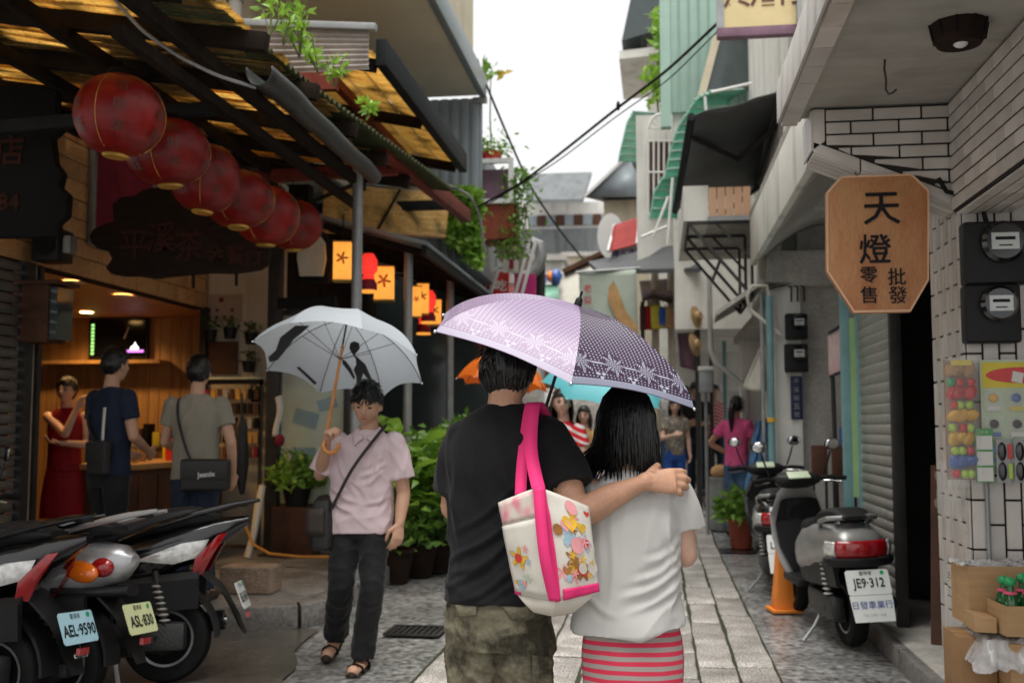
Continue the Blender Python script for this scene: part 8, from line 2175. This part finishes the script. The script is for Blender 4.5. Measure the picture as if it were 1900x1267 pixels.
# printed figures, laid onto the fabric
vs_, fs_ = [], []
for o in gu.children:
    if o.name.startswith('canopy_panel'):
        k0 = len(vs_); vs_ += [v.co + gu.location for v in o.data.vertices]; fs_ += [[i+k0 for i in p.vertices] for p in o.data.polygons]
bvh = BVHTree.FromPolygons(vs_, fs_)
def printon(pts, name='printed_figure', mt='print_black', sub=3):
    fine = []
    for k in range(len(pts)):
        a, c = pts[k], pts[(k+1)%len(pts)]
        for j in range(sub): fine.append((lerp(a[0],c[0],j/sub), lerp(a[1],c[1],j/sub)))
    out = []
    for px, py in fine:
        r = ray(px, py).normalized(); h_, n__, i_, d_ = bvh.ray_cast(CAM, r)
        if h_ is None: continue
        # far inner surface: take the last hit along the ray
        last = h_; o = h_ + r*.01
        while True:
            h2, *_ = bvh.ray_cast(o, r)
            if h2 is None: break
            last = h2; o = h2 + r*.01
        out.append(last - r*.006)
    MB().poly(out).build(name, mt, gu, True, recalc=False, smooth=0)
SH = lambda L_, dx, dy: [(a+dx, c+dy) for a, c in L_]
printon(SH([(648,650),(655,647),(664,650),(666,660),(660,668),(656,672),(665,680),(676,690),(690,722),(686,726),(672,706),(668,722),(667,732),(660,732),(659,712),(654,700),(659,690),(658,680),(650,668),(646,660)], 2, -14))
printon(SH([(632,678),(640,682),(650,696),(657,712),(654,716),(644,700),(634,688)], 2, -12))
printon([(550,682),(555,680),(588,710),(584,714)])
printon([(520,626),(548,604),(575,604),(560,618),(545,630),(530,650),(515,668),(500,672),(498,662),(512,650)])
# ---------------------------------------------------------------- generic figures
def folk(label, px, Y, H_, face_rz, shirt='tee_dark', bottom='jeans_dark', hair='hair_black', skin='skin', female=False, arms=None, voxel=.013, long_hair=0, skirt=False, sleeve=.55, z0=None, lean=0, details=False, ponytail=False, grp='people in the street', shirt_hem=.84, hair_args=None, x=None, head_tilt=0, head_turn=0):
    z0 = ground_z(Y) if z0 is None else z0
    X = ay(px, 790, Y).x if x is None else x
    t = thing('person', label, 'person', (X, Y, z0), R(face_rz), grp)
    s = H_/1.70; V = lambda a, b_, c: Vector((a*s, b_*s, c*s))
    w_ = .165 if not female else .145
    hc = V(0,.03,1.585); M_ = Matrix.Translation(hc) @ Matrix.Rotation(R(head_turn),4,'Z') @ Matrix.Rotation(R(head_tilt),4,'X')
    b = MB(); head_into(b, M_, s*.98, int(female)); limb(b, [hc+V(0,-.02,-.06), V(0,0,1.45), V(0,0,1.38)], [.048*s,.052*s,.065*s])
    torso(b, [(.84*s,0,0,.13*s,.085*s),(1.02*s,0,0,.115*s,.08*s),(1.2*s,0,0,.135*s,.085*s),(1.33*s,0,0,.13*s,.075*s),(1.39*s,0,0,.08*s,.055*s)])
    A_ = arms or {}
    J = {}
    for sd, sx in (('l',-1),('r',1)):
        sh_ = V(sx*(w_+.005),0,1.355); el = A_.get('e'+sd); wr = A_.get('w'+sd)
        el = V(*el) if el else V(sx*(w_+.06),-.02,1.09); wr = V(*wr) if wr else V(sx*(w_+.07),.06,.86); J[sd] = (sh_, el, wr)
        limb(b, [sh_, (sh_+el)/2, el], [.044*s,.042*s,.036*s], 12); limb(b, [el, el.lerp(wr,.4), wr], [.036*s,.035*s,.024*s], 12)
        f = (wr-el).normalized(); hand_into(b, wr, f, (-sx*.8,.3,0) if abs(f.x) < .8 else (0,0,1), 1 if sx > 0 else -1, (.4,.45,.5,.5), .4, s*.98, .03)
    legs = A_.get('legs') or (((-.085,.02,.48),(-.09,-.02,.08)),((.085,.0,.48),(.09,-.01,.08)))
    for (k_, a_), sx in zip(legs, (-1,1)):
        limb(b, [V(sx*.085,0,.86), V(*k_), V(*a_)], [.068*s,.048*s,.034*s], 12); limb(b, [V(a_[0],a_[1]-.03,.045), V(a_[0]*1.1,a_[1]+.14,.03)], [(.036*s,.03*s),(.038*s,.02*s)], 12)
    remesh(b, voxel*.6 if details else voxel*.72, 2, 'body', skin, t)
    g = MB()
    hem = shirt_hem
    torso(g, [(hem*s,0,0,(w_+.005)*s,.112*s),((hem+.12)*s,0,0,(w_-.005)*s,.106*s),(1.1*s,0,0,(w_-.005)*s,.105*s),(1.24*s,0,0,(w_+.012)*s,.112*s),(1.33*s,0,0,(w_+.005)*s,.10*s),(1.39*s,0,0,(w_-.03)*s,.078*s),(1.435*s,0,0,.07*s,.06*s)], 26)
    for sd in 'lr':
        sh_, el, wr = J[sd]; d = el-sh_
        if sleeve > 0: limb(g, [sh_-d*.05, sh_+d*sleeve*.5, sh_+d*sleeve], [.068*s,.067*s,.066*s], 12, round_=False); g.sph(sh_, .066*s, 12, 8)
    remesh(g, voxel, 3, 'shirt' if not skirt == 'dress' else 'dress', shirt, t, folds(.008*s, 10, (.4,0,1), px*.01, 2, .25))
    if skirt:
        k = MB(); torso(k, [(.46*s,0,0,.19*s,.15*s),(.7*s,0,0,.175*s,.13*s),(.9*s,0,0,.145*s,.105*s)], 26); remesh(k, voxel, 3, 'skirt', bottom, t, folds(.010*s, 9, (0,0,1), 3, 2, .1))
    else:
        k = MB(); torso(k, [(.76*s,0,0,.152*s,.105*s),(.85*s,0,0,.158*s,.108*s),(.95*s,0,0,.135*s,.095*s)], 24)
        for (k_, a_), sx in zip(legs, (-1,1)): limb(k, [V(sx*.082,0,.84), V(*k_), V(a_[0],a_[1],a_[2]+.0)], [(.088*s,.098*s),.070*s,.062*s], 12, round_=False)
        remesh(k, voxel, 3, 'trousers', bottom, t, folds(.009*s, 11, (.3,0,1), px*.02, 2, .3))
    for (k_, a_), sx in zip(legs, (-1,1)): limb(MB(), [V(a_[0],a_[1]-.045,.035), V(a_[0]*1.1,a_[1]+.16,.03)], [(.046*s,.04*s),(.046*s,.03*s)], 10).build('shoe', 'leather', t)
    hk = dict(front=.40, side=.0, back=-.5, puff=1.12, top=.006, seed=px*.1, strands=350); hk.update(hair_args or {})
    hair_cap(t, M_, s*.98, hair, **hk)
    face(t, M_, s*.98, False, int(female), details or H_ > 1.0)
    if long_hair:
        hb_ = MB(); hb_.grid(lambda u, v: M_ @ (Vector((math.sin(lerp(-2.0,2.0,u))*(.088+.012*math.sin(v*3)), -math.cos(lerp(-2.0,2.0,u))*(.108+.01*v), lerp(.02,-long_hair,v)-.01*math.sin(u*30)*v))*s), 40, 10); hb_.build('hair_length', hair, t, recalc=False, solid=.012)
    if ponytail:
        limb(MB(), [M_ @ (Vector((0,-.10,.03))*s), M_ @ (Vector((-.005,-.15,-.04))*s), M_ @ (Vector((-.015,-.15,-.18))*s), M_ @ (Vector((-.02,-.13,-.33))*s)], [.026*s,.038*s,.034*s,.010*s], 14).build('ponytail', hair, t)
    return t, s
# in the tea shop
zP = .152
folk('woman in a red sleeveless dress in the tea shop, hand at her chin', 122, 8.6, 1.66, 205, 'dress_red', 'dress_red', 'hair_brown', 'skin_pale', True, {'er':(-.02,.20,1.20),'wr':(-.10,.17,1.42),'el':(-.2,.05,1.10),'wl':(.02,.17,1.12)}, .011, 0, True, 0, zP, details=True, grp='people at the tea shop', shirt_hem=.86, hair_args=dict(back=-.75, side=-.2, front=.34), head_turn=-25)
folk('man in a navy polo shirt seen from behind at the tea shop', 205, 7.12, 1.80, -25, 'polo_navy', 'trouser_black', 'hair_black', 'skin_tan', False, {'el':(-.22,.02,1.10),'wl':(-.16,.20,1.0),'er':(.22,.02,1.10),'wr':(.12,.22,1.0)}, .010, z0=zP, details=True, grp='people at the tea shop')
nvx = [o for o in bpy.data.objects if o.get('label','').startswith('man in a navy polo')][0]
MB().tube([(.075*math.cos(a), .005+.07*math.sin(a), 1.445+.012*math.sin(a)) for a in [2*math.pi*k/20 for k in range(21)]], .016, 8).build('collar', 'paper_white', nvx)
MB().grid(lambda u, v: (.075+.03*u-.01*v, -.118-.006*math.sin(v*3), 1.37-.42*v), 2, 10).build('white_stripe', 'paper_white', nvx, recalc=False, solid=.004)
gx, _ = folk('man in a grey T-shirt seen from behind at the tea shop', 365, 7.2, 1.74, 8, 'tee_grey', 'jeans_dark', 'hair_black', 'skin_tan', False, {'el':(-.23,.03,1.10),'wl':(-.15,.22,1.02),'er':(.25,-.02,1.09),'wr':(.24,.08,.87)}, .010, z0=zP, details=True, grp='people at the tea shop')
def sling(label, root_loc, rz, pts, pouch_c, pouch, mt='bag_black', logo=None):
    t = thing('shoulder_bag', label, 'bag', root_loc, rz); q = catmull([list(p) for p in pts], 6)
    MB().tube(q, [(.006,.018)]*len(q), 8, up=(0,-1,0)).build('strap', mt, t)
    c = Vector(pouch_c); MB().obox(c, pouch).build('pouch', mt, t, bevel=.025, seg=3); MB().obox(c+Vector((0,-pouch[1]/2-.004,pouch[2]*.15)), (pouch[0]*.96,.010,pouch[2]*.6)).build('flap', mt, t, bevel=.004)
    if logo: MB().text(logo, .05, c+Vector((.02,-pouch[1]/2-.011,.0)), (1,0,.08), (-.08,0,1), bold=.001).build('logo', 'paper_white', t)
    return t
sling('black messenger bag with white script worn by the man in the grey T-shirt', gx.location, gx.rotation_euler[2], [(-.10,.09,1.37),(-.115,-.03,1.425),(-.10,-.12,1.30),(-.02,-.135,1.05),(.04,-.15,.98)], (.12,-.17,.90), (.34,.09,.22), logo='Jeanix')
sling('black sling bag worn by the man in the navy polo shirt', nvx.location, nvx.rotation_euler[2], [(-.10,.09,1.37),(-.12,-.03,1.425),(-.08,-.125,1.28),(.04,-.135,1.10)], (.10,-.16,1.02), (.20,.07,.24))
# in the street
folk('woman in a red and white striped shirt under the turquoise umbrella', 1046, 8.9, 1.70, 150, 'red_stripe', 'jeans_dark', 'hair_brown', 'skin_pale', True, {'er':(.24,.05,1.12),'wr':(.12,.22,1.30),'el':(-.22,.0,1.1),'wl':(-.2,.12,.9)}, .012, .16, details=True, head_turn=40)
folk('person in a pale shirt hidden behind the black T-shirt, under the orange umbrella', 948, 9.6, 1.66, 170, 'cloth_white', 'jeans', 'hair_black', 'skin', False, {'er':(.22,.06,1.12),'wr':(.05,.22,1.28)}, .014)
folk('woman in a bright pink T-shirt and jeans with a long ponytail, hand on hip', 1366, 13.3, 1.68, -28, 'tee_pink', 'jeans', 'hair_black', 'skin', True, {'el':(-.34,-.05,1.12),'wl':(-.16,.06,1.0),'er':(.22,.06,1.10),'wr':(.16,.22,1.02)}, .011, ponytail=True, details=True)
folk('man in a black T-shirt looking down at his hands beside the grey metal box', 1292, 16.6, 1.72, 165, 'tee_dark', 'jeans_dark', 'hair_black', 'skin_tan', False, {'er':(.24,.04,1.08),'wr':(.03,.24,1.08),'el':(-.24,.04,1.08),'wl':(-.02,.24,1.06)}, .014, head_tilt=-25, details=True)
folk('woman in a dark floral blouse and blue bag beside the man in black', 1252, 15.0, 1.56, 185, 'floral', 'denim_blue', 'hair_black', 'skin_pale', True, {'er':(.2,.1,1.1),'wr':(.05,.25,1.15)}, .014, .14)
folk('woman with dark hair looking out behind the floral blouse', 1264, 20.5, 1.66, 190, 'cloth_white', 'jeans_dark', 'hair_black', 'skin_pale', True, None, .016, .14)
folk('person in a yellow shirt high up at the far steps, right', 1238, 24.2, 1.62, 170, 'shirt_yellow', 'jeans_dark', 'hair_black', 'skin', False, {'er':(.26,.1,1.12),'wr':(.2,.3,1.05)}, .018)
folk('pale faced person high up at the far steps, left', 1196, 25.2, 1.60, 180, 'cloth_white', 'jeans', 'hair_brown', 'skin_pale', True, None, .018, .12)
folk('person in dark clothes on the far steps below the yellow shirt', 1222, 21.5, 1.60, 175, 'tee_dark', 'jeans_dark', 'hair_black', 'skin', False, None, .018)
folk('person in a white shirt walking up the street right of the turquoise umbrella', 1228, 19.0, 1.70, 10, 'cloth_white', 'jeans', 'hair_black', 'skin', False, None, .018)
folk('person in a red top beyond the man in black', 1312, 19.8, 1.62, 15, 'red_fabric', 'jeans_dark', 'hair_black', 'skin', True, None, .018, .14)
folk('person in a grey top on the far slope left of the straw hats', 1258, 22.5, 1.66, 185, 'tee_grey', 'jeans_dark', 'hair_black', 'skin', False, None, .018)
folk('person in a blue top far up the slope', 1180, 22.0, 1.64, 180, 'denim_blue', 'jeans_dark', 'hair_black', 'skin_pale', False, None, .018)
folk('person in an orange top behind the woman in the striped shirt', 1085, 12.4, 1.60, 170, 'tan', 'jeans', 'hair_brown', 'skin_pale', True, None, .016, .15)
folk('person in a white top behind the orange umbrella', 1010, 11.6, 1.62, 185, 'cloth_white', 'jeans_dark', 'hair_black', 'skin', True, None, .016, .15)
folk('person in a teal top among the crowd left of the man in black', 1272, 17.6, 1.64, 175, 'pipe_teal', 'jeans', 'hair_black', 'skin', True, None, .018, .15)
folk('person in a striped top among the crowd right of the man in black', 1326, 17.8, 1.66, 190, 'red_stripe', 'jeans_dark', 'hair_black', 'skin', False, None, .018)
folk('person in a white cap-sleeved top walking away behind the turquoise umbrella', 1215, 17.0, 1.60, 5, 'cloth_white', 'jeans', 'hair_brown', 'skin_pale', True, None, .018, .18)
folk('person in an olive shirt on the slope above the floral blouse', 1244, 22.6, 1.68, 180, 'camo', 'jeans_dark', 'hair_black', 'skin', False, None, .018)
def street_umbrella(label, px, py, Y, n_, Rr, h, mt, shaft, mt2='dark_steel'):
    A = ay(px, py, Y); t = thing('umbrella', label, 'umbrella', A); umbrella(t, A, n_, .3, Rr, h, 8, [mt], depth=1.15, sag=.06, shaft=shaft, ribs=True); return t
street_umbrella('plain orange umbrella behind the head of the man in black', 940, 655, 9.4, (.12,.10,1), .42, .30, 'umb_orange', .62)
street_umbrella('plain turquoise umbrella behind the woman in white', 1130, 668, 9.1, (.20,-.35,1), .56, .26, 'umb_cyan', .72)
# broom / black umbrella leaning near the shop
cu_ = thing('closed_umbrella', 'closed black umbrella hanging beside the trinket stand', 'umbrella', (ay(448,850,9.2).x, 9.2, .3))
c = ay(448, 790, 9.2); MB().tube([c+Vector((0,0,.1)), c, c+Vector((0,0,-.35)), c+Vector((.02,0,-.62))], [.015,.055,.075,.02], 12).build('folded_canopy', 'bag_black', cu_, True); MB().tube([c+Vector((0,0,.1)), c+Vector((0,0,.3))], .010, 8).build('handle', 'leather', cu_, True)
